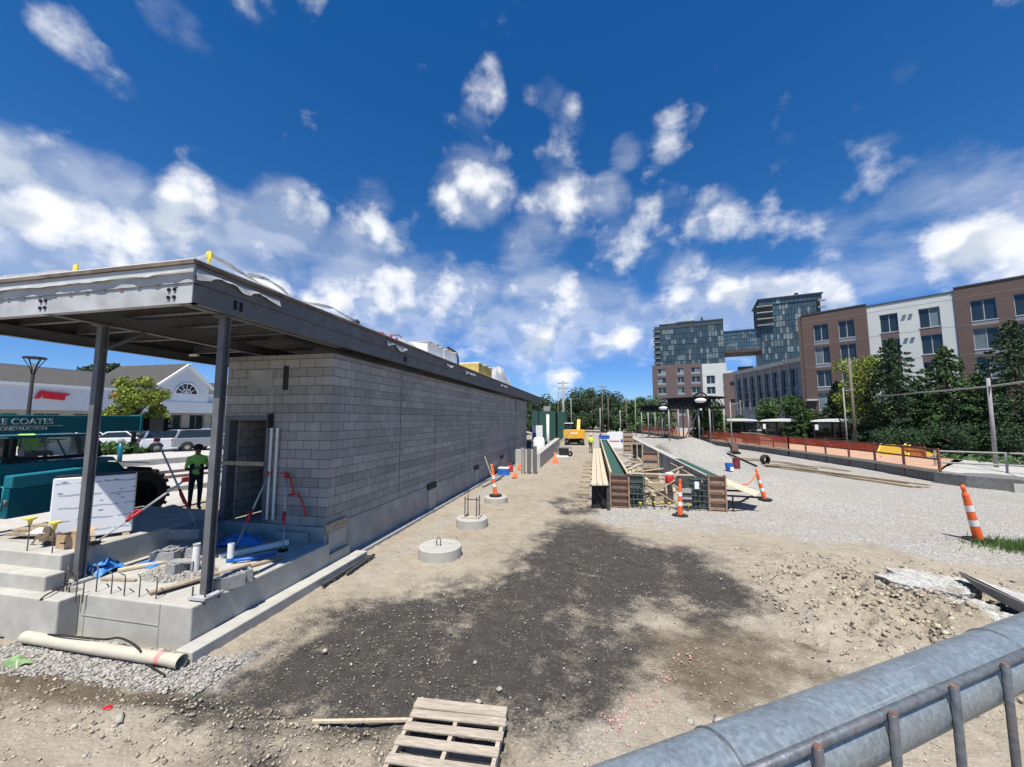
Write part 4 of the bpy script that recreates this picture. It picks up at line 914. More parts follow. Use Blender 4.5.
# insulation pack wrapped in printed white film
def wrap_mat():
    m = mk('printed wrap', (0.72, 0.74, 0.77), 0.4, var=0.05); N = m.node_tree.nodes; L = m.node_tree.links; b = N['Principled BSDF']
    tc = N.new('ShaderNodeTexCoord'); sp = N.new('ShaderNodeSeparateXYZ'); L.new(tc.outputs['Object'], sp.inputs[0])
    cb = N.new('ShaderNodeCombineXYZ')
    for i, sc_ in ((0, 2.6), (2, 6.5)):
        q = N.new('ShaderNodeMath'); q.operation = 'MULTIPLY'; L.new(sp.outputs[i], q.inputs[0]); q.inputs[1].default_value = sc_; L.new(q.outputs[0], cb.inputs[0 if i == 0 else 1])
    br = N.new('ShaderNodeMix'); br.data_type = 'RGBA'; br.inputs[6].default_value = (0.74, 0.76, 0.79, 1); br.inputs[7].default_value = (0.38, 0.42, 0.5, 1)
    wv = N.new('ShaderNodeTexNoise'); wv.inputs['Scale'].default_value = 3.0; L.new(tc.outputs['Object'], wv.inputs['Vector'])
    fz = N.new('ShaderNodeMath'); fz.operation = 'MULTIPLY_ADD'; L.new(wv.outputs[0], fz.inputs[0]); fz.inputs[1].default_value = 0.5
    zq = N.new('ShaderNodeMath'); zq.operation = 'MULTIPLY'; L.new(sp.outputs[2], zq.inputs[0]); zq.inputs[1].default_value = 4.6; L.new(zq.outputs[0], fz.inputs[2])
    fr = N.new('ShaderNodeMath'); fr.operation = 'FRACT'; L.new(fz.outputs[0], fr.inputs[0])
    lt = N.new('ShaderNodeMath'); lt.operation = 'LESS_THAN'; L.new(fr.outputs[0], lt.inputs[0]); lt.inputs[1].default_value = 0.13
    w2 = N.new('ShaderNodeTexNoise'); w2.inputs['Scale'].default_value = 5.0; L.new(tc.outputs['Object'], w2.inputs['Vector'])
    g2 = N.new('ShaderNodeMath'); g2.operation = 'GREATER_THAN'; L.new(w2.outputs[0], g2.inputs[0]); g2.inputs[1].default_value = 0.45
    ml = N.new('ShaderNodeMath'); ml.operation = 'MULTIPLY'; L.new(lt.outputs[0], ml.inputs[0]); L.new(g2.outputs[0], ml.inputs[1]); L.new(ml.outputs[0], br.inputs[0])
    vo = N.new('ShaderNodeTexVoronoi'); vo.inputs['Scale'].default_value = 1.6; L.new(cb.outputs[0], vo.inputs['Vector']); vo.inputs['Randomness'].default_value = 0.5
    mr = N.new('ShaderNodeMapRange'); L.new(vo.outputs['Distance'], mr.inputs[0]); mr.inputs[1].default_value = 0.17; mr.inputs[2].default_value = 0.12
    mx = N.new('ShaderNodeMix'); mx.data_type = 'RGBA'; L.new(mr.outputs[0], mx.inputs[0]); L.new(br.outputs[2], mx.inputs[6]); mx.inputs[7].default_value = (0.16, 0.2, 0.3, 1)
    L.new(mx.outputs[2], b.inputs['Base Color']); return m
M['wrap'] = wrap_mat()
r = thing('insulation_stack', 'tall pack of boards wrapped in printed white film behind the left steel column', 'wrapped stack', (-9.05, 5.52, 1.0), R(54))
MB().box(-.53, .53, -.03, .25, .06, 1.15).build('wrapped_bundle', M['wrap'], r, bevel=0.02)
MB().box(-.51, .51, -.01, .23, 1.152, 1.18).build('top_sheet', M['black'], r)
b = MB()
for x in (-.45, 0, .45): b.box(x-.05, x+.05, -.02, .24, 0, .058)
b.each('skid', M['wood'], r)
# cardboard box, yellow capped stakes, junk on the top step
r = thing('cardboard_box', 'open cardboard box on the top concrete step left of the steel column', 'box', (-8.62, 5.02, 1.061), R(12))
b = MB(); b.box(-.17, .17, -.11, -.103, 0, .22); b.box(-.17, .17, .103, .11, 0, .22); b.box(-.17, -.163, -.102, .102, 0, .22); b.box(.163, .17, -.102, .102, 0, .22); b.box(-.16, .16, -.1, .1, 0, .01); b.build('carton', M['cardboard'], r)
b = MB(); b.quad((-.17, .11, .222), (.17, .11, .222), (.18, .22, .27), (-.16, .22, .27)); b.quad((.172, -.1, .222), (.172, .1, .222), (.27, .1, .18), (.27, -.1, .18)); b.each('flap', M['cardboard'], r, recalc=False)
MB().box(-.1, .0, -.1115, -.1105, .08, .1).build('printed_mark', M['dark_cloth'], r)
for (px, py, hh, lab) in ((27, 551, .5, 'left yellow capped stake before the brown timber on the top step'), (52, 553, .46, 'right yellow capped stake beside the cardboard box')):
    p = G(px, py, 1.06); r = thing('capped_stake', lab, 'stake', (p.x, p.y, 1.06), group='yellow capped stakes')
    MB().cyl((0, 0, 0), (0, 0, hh), 0.009, n=6).build('stake', M['rebar'], r); MB().lathe((0, 0, hh-.02), [(.02, -.07), (.028, 0), (.075, .03), (.075, .05), (.001, .055)], 12).build('cap', M['cap_yellow'], r)
for i, (x, y, z, rz, l) in enumerate([(-9.9, 5.4, 1.09, 10, 1.5), (-9.85, 5.58, 1.09, 12, 1.5), (-9.9, 5.78, 1.09, 9, 1.6), (-9.88, 5.5, 1.145, 14, 1.45), (-9.9, 5.7, 1.145, 8, 1.5)]):
    b = MB(); b.cbox((x, y, z), (l, .16, .05), R(rz)); tag(b.build('plank', M['wood_old'], bevel=0.004), ['nearest plank of the bottom layer', 'middle plank of the bottom layer', 'rear plank of the bottom layer', 'nearer plank of the upper layer', 'rear plank of the upper layer'][i] + ' in the brown timber pile on the upper slab', 'plank', 'brown timber pile on the upper slab')
p = G(40, 545, 1.06); crumple('work_jacket', (p.x, p.y+.1, 1.06), .2, .14, .22, M['brown_cloth'], 'rumpled brown jacket between the two yellow capped stakes', 'jacket', 5)
p = G(38, 535, 1.2); b = MB(); b.cbox((p.x, p.y+.05, 1.26), (.3, .2, .012), R(20), R(14)); tag(b.build('paper_sheet', M['white_paint']), 'white paper sheet on the rumpled jacket', 'paper')

# ------------------------------------------------------------------ people
def person(label, loc, rz, shirt, pants, pose, hat=None, vest=None, sleeves=None, fingers=True, scale=1.0, group=None):
    J = dict(pelvis=((0, 0, .95), .125), spine=((0, .01, 1.14), .125), chest=((0, .01, 1.33), .145), neck=((0, .0, 1.5), .055), jaw=((0, -.025, 1.575), .066), head=((0, -.012, 1.655), .092), crown=((0, -.005, 1.725), .066),
             lhip=((.085, 0, .88), .088), lknee=((.1, -.02, .49), .06), lank=((.1, .02, .09), .042), ltoe=((.115, -.15, .045), .036),
             rhip=((-.085, 0, .88), .088), rknee=((-.1, -.02, .49), .06), rank=((-.1, .02, .09), .042), rtoe=((-.115, -.15, .045), .036),
             lsh=((.175, .01, 1.415), .062), lelb=((.235, .04, 1.13), .043), lwri=((.25, -.06, .9), .029), lhand=((.25, -.1, .83), .033),
             rsh=((-.175, .01, 1.415), .062), relb=((-.235, .04, 1.13), .043), rwri=((-.25, -.06, .9), .029), rhand=((-.25, -.1, .83), .033))
    for k, v in pose.items(): J[k] = (v, J[k][1])
    names = list(J); E_ = [('pelvis','spine',0),('spine','chest',0),('chest','neck',0),('neck','jaw',2),('jaw','head',2),('head','crown',2),
        ('pelvis','lhip',1),('lhip','lknee',1),('lknee','lank',1),('lank','ltoe',3),('pelvis','rhip',1),('rhip','rknee',1),('rknee','rank',1),('rank','rtoe',3),
        ('chest','lsh',0),('lsh','lelb',0),('lelb','lwri',4),('lwri','lhand',2),('chest','rsh',0),('rsh','relb',0),('relb','rwri',4),('rwri','rhand',2)]
    me = bpy.data.meshes.new('skeleton'); me.from_pydata([J[n][0] for n in names], [(names.index(a), names.index(b)) for a, b, _ in E_], [])
    o = bpy.data.objects.new('skeleton', me); col.objects.link(o)
    sk = o.modifiers.new('skin', 'SKIN'); sk.use_smooth_shade = True
    for i, n in enumerate(names):
        d = me.skin_vertices[0].data[i]; r = J[n][1]; d.radius = (r * (1.22 if n in ('chest', 'spine', 'pelvis') else 1), r * (.82 if n in ('chest', 'spine', 'pelvis') else 1)); d.use_root = (n == 'pelvis')
    sb = o.modifiers.new('sub', 'SUBSURF'); sb.levels = 2; sb.render_levels = 2
    dg = bpy.context.evaluated_depsgraph_get(); body = bpy.data.meshes.new_from_object(o.evaluated_get(dg)); bpy.data.objects.remove(o)
    vs = [tuple(v.co) for v in body.vertices]; fs = [tuple(p.vertices) for p in body.polygons]; nv = len(vs)
    mats = [shirt, pants, M['skin'], M['boot'], sleeves or shirt]; mi = []
    segs = [(Vector(J[a][0]), Vector(J[b][0]), z) for a, b, z in E_]
    for p in body.polygons:
        c = p.center; best = (9, 0)
        for a, b2, z in segs:
            ab = b2 - a; t = max(0, min(1, (c-a).dot(ab)/ab.length_squared)); dd = (c - a - ab*t).length
            if dd < best[0]: best = (dd, z)
        z = best[1]
        if z == 0 and c.z > J['neck'][0][2] + .0 and abs(c.x) < .1: z = 2
        mi.append(z)
    mb = MB(); mb.v = vs; mb.f = fs; mb.m = mi
    # nose, ears, fingers grown into the same figure
    hd = Vector(J['head'][0]); mb.cur = 2
    mb.sphere(hd + Vector((0, -.095, -.012)), .018, 8, 6, (.8, 1.2, 1.4)); mb.sphere(hd + Vector((.092, .0, -.01)), .02, 8, 6, (.5, .8, 1.5)); mb.sphere(hd + Vector((-.092, .0, -.01)), .02, 8, 6, (.5, .8, 1.5))
    if fingers:
        for s_ in ('l', 'r'):
            w = Vector(J[s_+'wri'][0]); h_ = Vector(J[s_+'hand'][0]); d = (h_ - w).normalized(); side = d.cross(Vector((0, 0, 1)))
            side = side.normalized() if side.length > .05 else Vector((1, 0, 0)); nrm = side.cross(d)
            for k, ln in enumerate((.07, .08, .075, .06)):
                b0 = h_ + side*(k-1.5)*.019 + d*.01; mb.tube([b0, b0 + d*ln*.5 - nrm*.008, b0 + d*ln*.85 - nrm*.03], [.0095, .009, .007], 6)
            b0 = h_ + side*.03 - d*.03; mb.tube([b0, b0 + side*.025 + d*.025, b0 + side*.03 + d*.055 - nrm*.01], [.011, .01, .008], 6)
    r = mb.build('person', mats, smooth=True); r.location = loc; r.rotation_euler = (0, 0, rz); r.scale = (scale,)*3
    tag(r, label, 'person', group)
    for s_ in (-1, 1): MB().sphere(hd + Vector((s_*.033, -.088, .012)), .011, 8, 6).build('eye', M['hair'], r, smooth=True)
    MB().cbox(hd + Vector((0, -.084, -.058)), (.045, .016, .009)).build('mouth', M['sign_red'], r)
    b = MB(); b.sphere(hd + Vector((0, .022, .025)), .1, 12, 8, (.98, .98, 1.0)); b.build('hair', M['hair'], r, smooth=True)
    if hat:
        b = MB(); b.sphere(hd + Vector((0, 0, .05)), .112, 14, 8, (1, 1.12, .82)); b.build('hard_hat' if hat != M['dark_cloth'] else 'cap', hat, r, smooth=True)
        MB().cbox(hd + Vector((0, -.14, .045)), (.15, .09, .014)).build('hat_brim', hat, r, bevel=.005)
    if vest:
        # sleeveless shell standing a little off the chest
        q = MB(); c0, c1 = Vector(J['spine'][0]), Vector(J['chest'][0]); lo = Vector(J['pelvis'][0])
        P0 = [lo + (c0-lo)*.35, c0, c1, c1 + (c1-c0)*.45]; rr_ = [(.18, .13), (.178, .13), (.2, .145), (.14, .1)]
        v2 = []; f2 = []
        for p0, (a, b2) in zip(P0, rr_):
            for k in range(20): v2.append(p0 + Vector((a*math.cos(k/20*6.2832), b2*math.sin(k/20*6.2832), 0)))
        for i in range(3):
            for k in range(20): f2.append((i*20+k, i*20+(k+1) % 20, (i+1)*20+(k+1) % 20, (i+1)*20+k))
        vo = q.add(v2, f2).build('safety_vest', vest, r, smooth=True)
        q = MB(); p0 = P0[1]; q.lathe(p0, [(.183, -.03), (.186, -.03), (.186, .03), (.183, .03)], 20); q.v = [(x, (y-p0.y)*.74 + p0.y, z) for x, y, z in q.v]; q.build('reflective_band', M['reflect'], vo)
    return r
p = G(197, 515, .6)
person('worker in lime green shirt and dark cap standing with folded arms behind the columns', (-10.75, 8.75, .72), R(60), M['lime'], M['dark_cloth'],
       dict(lelb=(.24, .0, 1.12), lwri=(.06, -.16, 1.14), lhand=(-.02, -.18, 1.15), relb=(-.24, .0, 1.12), rwri=(-.06, -.19, 1.17), rhand=(.02, -.2, 1.18)), hat=M['dark_cloth'], sleeves=M['dark_cloth'])
w_ = G(592, 452, 0); person('yellow vested worker with dark trousers standing apart on the haul road left of the planks', (w_.x-.1, w_.y-1, gz(w_.x, w_.y-1)), R(150), M['hivis'], M['brown_cloth'], {}, hat=M['white_paint'], vest=M['hivis'])
person('yellow vested worker in blue trousers standing behind the blue crate', (.62, 40.2, 0.0), R(190), M['hivis'], M['blue_cloth'], dict(lwri=(.2, -.2, 1.05), lhand=(.18, -.27, 1.06)), hat=M['orange'], vest=M['hivis'])
person('stooping yellow vested worker bent over the far formwork', (2.2, 46.0, 0.0), R(120), M['hivis'], M['dark_cloth'],
       dict(spine=(0, -.1, 1.1), chest=(0, -.28, 1.2), neck=(0, -.42, 1.27), jaw=(0, -.49, 1.29), head=(0, -.54, 1.34), crown=(0, -.58, 1.4), lsh=(.17, -.32, 1.24), lelb=(.2, -.42, .98), lwri=(.15, -.55, .78), lhand=(.14, -.58, .7), rsh=(-.17, -.32, 1.24), relb=(-.2, -.42, .98), rwri=(-.15, -.55, .78), rhand=(-.14, -.58, .7)), hat=M['white_paint'], vest=None)
person('distant worker in a pale yellow top walking beyond the forms', (3.6, 58.0, 0.0), R(20), M['hivis'], M['blue_cloth'], dict(lknee=(.1, -.12, .5), lank=(.1, -.12, .09), ltoe=(.11, -.28, .045), rank=(-.1, .2, .1), rtoe=(-.11, .06, .045)), hat=M['white_paint'], vest=M['hivis'])

# ------------------------------------------------------------------ telehandler
r = thing('telehandler', 'teal telescopic handler with a lettered boom parked behind the porch', 'telehandler', (-12.1, 6.4, .72))
# local: +y towards the boom tip, +x towards the building
b = MB(); b.prism([(-1.6, .45), (1.55, .45), (1.75, .75), (1.55, 1.2), (1.3, 1.52), (-1.6, 1.56)], 'x', -1.15, -.02); b.build('chassis', M['teal'], r, bevel=.03)
b = MB(); b.prism([(-.6, 1.3), (.55, 1.34), (.62, 1.05), (-.6, 1.03)], 'x', -.02, .25); b.build('engine_cover', M['teal_sunlit'], r, bevel=.03)  # sun on the hood is put into this lighter teal
b = MB(); b.prism([(-.6, 1.028), (.62, 1.048), (.62, .42), (-.6, .42)], 'x', -.019, .2); b.build('side_panel', M['teal'], r, bevel=.02)
MB().box(.201, .206, .1, .112, .44, .92).build('panel_seam', M['black'], r)
b = MB(); b.tube([(.22, -.72, .6), (.3, -.72, .62), (.3, -.72, 1.08), (.22, -.72, 1.1)], .018, 6); b.build('grab_rail', M['teal_sunlit'], r, smooth=True)
b = MB(); b.sphere((.24, -.66, .74), .055, 12, 8, (.5, 1, 1.5)); b.build('lamp', M['pole_grey'], r, smooth=True)
# cab: posts, roof, window frames
b = MB()
for y0, y1 in ((-.55, -.42), (.82, .95)):
    for x in (-1.05, -.06): b.bar((x, (y0+y1)/2 + (.12 if y0 > 0 else 0), 1.55), (x, (y0+y1)/2, 2.06), .07, .1)
b.each('cab_post', M['black_metal'], r)
b = MB(); b.box(-1.12, 0, -.6, 1.0, 2.061, 2.12); b.build('cab_roof', M['teal'], r, bevel=.02)
MB().box(-.09, -.03, -.62, 1.02, 1.561, 1.64).build('window_sill', M['black_metal'], r)
b = MB(); b.quad((-.055, -.4, 1.645), (-.055, .9, 1.645), (-.055, .8, 2.06), (-.055, -.4, 2.06)); b.build('window', M['glass_clear'], r, recalc=False)
b = MB(); b.bar((-.5, .55, 1.56), (-.5, .35, 2.0), .03, .03); b.lathe((-.5, .34, 2.0), [(.15, -.01), (.18, 0), (.15, .01)], 18); b.build('steering_column', M['black'], r)
b = MB(); b.box(-.75, -.3, -.45, 0, 1.57, 1.66); b.box(-.75, -.3, -.5, -.4, 1.661, 2.1); b.build('seat', M['black'], r, bevel=.02)
# boom
b = MB(); b.box(-.3, .06, -4.2, 1.82, 2.16, 2.57); bo = b.build('boom', M['teal'], r, bevel=.02)
MB().box(-.24, .0, 1.822, 2.02, 2.2, 2.52).build('boom_extension', M['black_metal'], r)
MB().box(-.32, .08, 1.77, 1.82, 2.14, 2.59).build('boom_collar', M['teal_sunlit'], r)
b = MB(); b.box(-.7, .5, 2.03, 2.15, 2.15, 2.5); b.build('fork_carriage', M['black_metal'], r)
b = MB(); b.bar((-.5, 2.16, 2.2), (-.5, 3.2, 2.2), .1, .05); b.bar((.3, 2.16, 2.2), (.3, 3.2, 2.2), .1, .05); b.each('fork', M['black_metal'], r)
mt = Matrix(((0, 0, 1, .064), (1, 0, 0, 0), (0, 1, 0, 0), (0, 0, 0, 1)))
def on_x(y, z): m_ = mt.copy(); m_[1][3] = y; m_[2][3] = z; return m_
text('MIKE COATES', .175, M['reflect'], bo, on_x(-.5, 2.42)); text('CONSTRUCTION', .1, M['reflect'], bo, on_x(-.44, 2.27))
MB().box(.061, .063, -1.1, .2, 2.325, 2.335).build('pinstripe', M['reflect'], bo)
def wheel(c, rad, w, parent, rim_mat, ax='x', lugs=0, n=28):
    b = MB(); b.lathe(c, [(rad*.55, -w/2), (rad*.9, -w/2), (rad, -w*.36), (rad, w*.36), (rad*.9, w/2), (rad*.55, w/2)], n, ax)
    for k in range(lugs):
        th = 6.2832*k/lugs; m_ = Matrix.Translation(c) @ Matrix.Rotation(th, 4, 'X'); b.box(-w*.46, w*.46, -rad*.055, rad*.055, rad*.93, rad*1.05, m_)
    o = b.build('wheel', M['black'], parent)
    b = MB(); b.lathe(c, [(.001, w*.2), (rad*.2, w*.22), (rad*.25, w*.1), (rad*.5, w*.12), (rad*.56, w*.4), (rad*.56, -w*.4), (rad*.5, -w*.1), (.001, -w*.1)], n, ax); b.build('rim', rim_mat, o, smooth=True)
    return o
wheel((.05, 1.75, .45), .72, .5, r, M['black_metal'], lugs=22); wheel((-1.2, 1.75, .45), .72, .5, r, M['teal'], lugs=22)
wheel((.0, -1.9, .45), .72, .5, r, M['teal'], lugs=22); wheel((-1.2, -1.9, .45), .72, .5, r, M['teal'], lugs=22)
b = MB(); b.bar((.1, 1.15, 1.42), (.1, 1.9, 1.3), .4, .03); b.build('mudguard', M['steel_pale'], r)
person('seated operator in a lime green shirt seen through the cab window of the teal handler', (-12.62, 6.35, 1.72), R(200), M['lime'], M['dark_cloth'],
       dict(lknee=(.11, -.42, .92), lank=(.11, -.48, .52), ltoe=(.11, -.62, .48), rknee=(-.11, -.42, .92), rank=(-.11, -.48, .52), rtoe=(-.11, -.62, .48), lwri=(.15, -.3, 1.2), lhand=(.14, -.36, 1.22), rwri=(-.15, -.3, 1.2), rhand=(-.14, -.36, 1.22)), hat=M['dark_cloth'], scale=.78)

# ------------------------------------------------------------------ parking lot and shopping parade
def car(label, loc, rz, paint, kind='suv', group='parked cars'):
    L_ = dict(suv=4.6, sedan=4.6, pickup=5.6)[kind]; hh = dict(suv=1.68, sedan=1.42, pickup=1.85)[kind]; bl = .98 if kind != 'sedan' else .86
    nm = dict(suv='sport_utility_car', sedan='saloon_car', pickup='pickup_truck')[kind]
    r = thing(nm, label, 'pickup' if kind == 'pickup' else 'car', loc, rz, group); h2 = L_/2
    def arc(cx): return [(cx - .42*math.cos(t), .32 + .42*math.sin(t)) for t in np.linspace(.0, math.pi, 9)]
    wx = (-h2+.9, h2-.95)
    low = [(-h2+.02, .35), *arc(wx[0]), *arc(wx[1]), (h2-.03, .35), (h2, .62), (h2-.12, bl-.1), (h2-1.15, bl+.02), (-h2+.1, bl+.02), (-h2, .7)]
    b = MB(); b.prism(low, 'y', -.9, .9); b.build('body', paint, r, bevel=.05)
    top = dict(suv=[(-h2+.12, bl), (-h2+.35, hh-.06), (-h2+.7, hh), (.55, hh), (h2-1.35, bl)], sedan=[(-h2+.75, bl), (-h2+1.45, hh-.03), (.35, hh), (h2-1.4, bl)], pickup=[(-.5, bl), (-.4, hh-.04), (.7, hh), (h2-1.6, bl)])[kind]
    b = MB(); n = len(top); vs = [(x, s_*(.86 if i in (0, n-1) else .7), z) for s_ in (-1, 1) for i, (x, z) in enumerate(top)]
    b.add(vs, [tuple(range(n-1, -1, -1)), tuple(range(n, 2*n))] + [(i, (i+1) % n, n+(i+1) % n, n+i) for i in range(n)]); b.build('cabin', paint, r, bevel=.03)
    for s_ in (-1, 1):
        cx = sum(x for x, z in top)/n; a = []
        for i, (x, z) in enumerate(top):
            t = (z - bl)/(hh - bl); z2 = bl + (.1 + t*.8)*(hh-bl); x2 = cx + (x-cx)*.88; a.append((x2, s_*(.875 - .16*(z2-bl)/(hh-bl)), z2))
        b = MB(); b.add(a, [tuple(range(n))]); b.build('side_window', M['glass'], r, recalc=False)
        MB().box(h2-.1, h2-.02, s_*.62-.17, s_*.62+.17, .66, .8).build('headlight', M['lamp_clear'], r)
        MB().box(-h2-.01, -h2+.08, s_*.72-.12, s_*.72+.12, .75, .98).build('taillight', M['lamp_red'], r)
        for x in wx:
            q = MB(); q.lathe((x, s_*.82, .34), [(.17, -.1), (.3, -.11), (.34, -.08), (.34, .08), (.3, .11), (.17, .1)], 20, 'y'); w = q.build('wheel', M['black'], r)
            q = MB(); q.lathe((x, s_*.82, .34), [(.001, .08*s_), (.19, .09*s_), (.21, .1*s_), (.21, -.1*s_)], 16, 'y'); q.build('rim', M['pole_grey'], w)
    x0, z0 = top[-1]; x1, z1 = top[-2]; b = MB()
    b.add([(x0+.0, -.76, z0+.08), (x0, .76, z0+.08), (x1+.09, .64, z1-.06), (x1+.09, -.64, z1-.06)], [(0, 1, 2, 3)]); b.build('windscreen', M['glass'], r, recalc=False)
    if kind == 'suv':
        b = MB(); b.quad((-h2+.1, -.74, bl+.1), (-h2+.1, .74, bl+.1), (-h2+.28, .66, hh-.14), (-h2+.28, -.66, hh-.14)); b.build('rear_window', M['glass'], r, recalc=False)
    return r
def lotpt(px, py, d): p = D(px, py, d); return p.x, p.y
for (px, d, kind, paint, rz, lab) in [(178, 30, 'suv', 'car_white', 65, 'white sport utility car parked nearest the standing worker'), (208, 31, 'suv', 'car_silver', 60, 'silver car partly behind the right steel column'),
        (122, 33, 'sedan', 'car_white', 50, 'white saloon car seen between the column and the shrubs'), (93, 35, 'sedan', 'car_white', 55, 'white saloon car beside the left steel column'),
        (160, 38, 'pickup', 'car_dark', 55, 'dark pickup truck standing behind the white sport utility car'), (205, 42, 'sedan', 'car_white', 55, 'white car at the back of the lot right of the arched gable'), (133, 43, 'sedan', 'car_silver', 55, 'small silver car behind the yellow green tree')]:
    x, y = lotpt(px, 440, d); car(lab, (x, y, gz(x, y)), R(rz), M[paint], kind)
# kerbed strip of planting, guard rails and bollard in front of the cars
x, y = lotpt(150, 455, 24)
for i, (px, d, l, lab) in enumerate([(116, 27, 2.6, 'long low shrub bed in front of the white saloon cars'), (96, 28, 2.4, 'short low shrub bed seen beside the left steel column')]):
    x, y = lotpt(px, 450, d); n = 1500; V = []
    q = rng.normal(0, 1, (n, 3)) * [l*.28, .35, .16] + [0, 0, .28]; a = R(62); X2 = q[:, 0]*math.cos(a) - q[:, 1]*math.sin(a) + x; Y2 = q[:, 0]*math.sin(a) + q[:, 1]*math.cos(a) + y; Z2 = np.abs(q[:, 2]) + gz(x, y)
    c = np.stack([X2, Y2, Z2], -1); u = rng.normal(0, .07, (n, 3)); v = rng.normal(0, .07, (n, 3)); V = np.stack([c-u-v, c+u-v, c+u+v, c-u+v], 1).reshape(-1, 3)
    tag(link('shrub_bed', fast_mesh('shrub_bed', V, np.arange(4*n).reshape(-1, 4), M['leaf_green'])), lab, 'shrubs')
p = D(120, 455, 20); r = thing('bollard', 'teal and grey bollard on the pale lot in front of the shrub bed', 'bollard', (p.x, p.y, gz(p.x, p.y))); MB().cyl((0, 0, 0), (0, 0, 1.3), .1, n=12).build('post', M['teal'], r, smooth=True); MB().sphere((0, 0, 1.32), .14, 12, 8).build('cap', M['pole_grey'], r, smooth=True)
for i, (d, w_, mt_, z_, lab) in enumerate([(13.5, .25, 'concrete', .16, 'nearest pale kerb crossing behind the standing worker'), (16.5, .12, 'rail', .12, 'rusty steel rail behind the standing worker'), (18, .12, 'rail', .12, 'second steel rail farther into the lot'), (22, .5, 'concrete_grey', .3, 'low grey retaining kerb in front of the parked cars')]):
    c = D(185, 470, d); b = MB(); b.box(-w_/2, w_/2, -9, 9, -.1, z_); o = b.build('kerb' if mt_ != 'rail' else 'steel_rail', M[mt_]); o.location = (c.x, c.y, gz(c.x, c.y)); o.rotation_euler = (0, 0, R(-18)); tag(o, lab, 'kerb' if mt_ != 'rail' else 'rail')

def wall_holes(x0, x1, z0, z1, holes, y=0.0, th=.2):
    xs = sorted({x0, x1, *[h[0] for h in holes], *[h[1] for h in holes]}); zs = sorted({z0, z1, *[h[2] for h in holes], *[h[3] for h in holes]})
    b = MB(); idx = {}
    def V(i, j, k):
        if (i, j, k) not in idx: idx[i, j, k] = len(b.v); b.v.append((xs[i], y + k*th, zs[j]))
        return idx[i, j, k]
    solid = lambda i, j: 0 <= i < len(xs)-1 and 0 <= j < len(zs)-1 and not any(h[0]-1e-6 <= xs[i] and xs[i+1] <= h[1]+1e-6 and h[2]-1e-6 <= zs[j] and zs[j+1] <= h[3]+1e-6 for h in holes)
    for i in range(len(xs)-1):
        for j in range(len(zs)-1):
            if not solid(i, j): continue
            b.f.append((V(i, j, 0), V(i+1, j, 0), V(i+1, j+1, 0), V(i, j+1, 0))); b.f.append((V(i, j, 1), V(i, j+1, 1), V(i+1, j+1, 1), V(i+1, j, 1)))
            for di, dj, e in ((-1, 0, ((i, j), (i, j+1))), (1, 0, ((i+1, j+1), (i+1, j))), (0, -1, ((i+1, j), (i, j))), (0, 1, ((i, j+1), (i+1, j+1)))):
                if not solid(i+di, j+dj): (a, c), (d, e2) = e; b.f.append((V(a, c, 0), V(d, e2, 0), V(d, e2, 1), V(a, c, 1)))
    b.m = [0]*len(b.f); return b
def glazing(x0, x1, z0, z1, nx, nz, y, fr=.06, dep=.05, curtained=0.0, mats=None, frm='win_frame', seed=0):
    import bmesh
    bm = bmesh.new(); g = [[bm.verts.new((x0+(x1-x0)*i/nx, y, z0+(z1-z0)*j/nz)) for j in range(nz+1)] for i in range(nx+1)]
    fs = [bm.faces.new((g[i][j], g[i+1][j], g[i+1][j+1], g[i][j+1])) for i in range(nx) for j in range(nz)]
    bm.normal_update()
    bmesh.ops.inset_individual(bm, faces=fs, thickness=fr, depth=-dep)
    rs = random.Random(seed)
    for f in fs: f.material_index = 1 + (rs.random() < curtained)  # this share of the panes gets the blinds material
    me = bpy.data.meshes.new('window'); bm.to_mesh(me); bm.free()
    for m_ in (mats or (M[frm], M['glass'], M['curtain'])): me.materials.append(m_)
    return me

# the parade: facade faces +x; local x runs along +y world
MX = -52.0
r = thing('shopping_parade', 'long white shopping parade with a grey shingle roof and an arched window gable', 'shops', (MX, 0, .75), R(90))
# local x = world y, local y = -(world x) offset, so the front (towards the site) is at local y = 0 facing -y
holes = [(x, x+1.9, .1, 3.0) for x in np.arange(-20, 60, 2.9)]
wall_holes(-22, 62, 0, 3.6, holes, 0, .3).build('wall', M['concrete'], r)
for k, h in enumerate(holes): link('shop_window', glazing(h[0]-.01, h[1]+.01, h[2], h[3], 2, 1, .2, seed=k), r)
b = MB(); b.box(-22, 62, -1.6, .4, 3.3, 5.5); b.build('sign_band', M['siding'], r)
b = MB(); b.box(-22, 62, -1.75, .4, 5.502, 5.75); b.build('eaves_trim', M['white_paint'], r)
b = MB(); b.prism([(-1.75, 5.76), (9, 8.25), (20, 5.76)], 'x', -22, 62); b.build('roof', M['shingle'], r)
b = MB(); b.box(-22, 62, 8.7, 9.3, 8.2, 8.3); b.build('ridge_cap', M['white_paint'], r)
gh = atX(187, 366, MX+2.2).z - .75; gy0 = atX(162, 385, MX+2.2).y; gy1 = atX(209, 385, MX+2.2).y; ge = atX(162, 384, MX+2.2).z - .75
b = MB(); b.prism([(gy0, 4.2), (gy1, 4.2), (gy1, ge), ((gy0+gy1)/2, gh), (gy0, ge)], 'y', -2.2, 6); b.build('gable', M['siding'], r)
b = MB(); mid = (gy0+gy1)/2
for a, c in (((gy0-.5, ge-.2), (mid, gh+.15)), ((gy1+.5, ge-.2), (mid, gh+.15))): b.bar((a[0], -2.35, a[1]), (c[0], -2.35, c[1]), .3, .28)
b.each('barge_board', M['white_paint'], r)
b = MB(); b.add([(gy0-.5, -2.2, ge-.1), (mid, -2.2, gh+.32), (mid, 9, gh+.32), (gy0-.5, 9, ge-.1)], [(0, 1, 2, 3)]); b.build('gable_roof', M['shingle'], r, recalc=False)
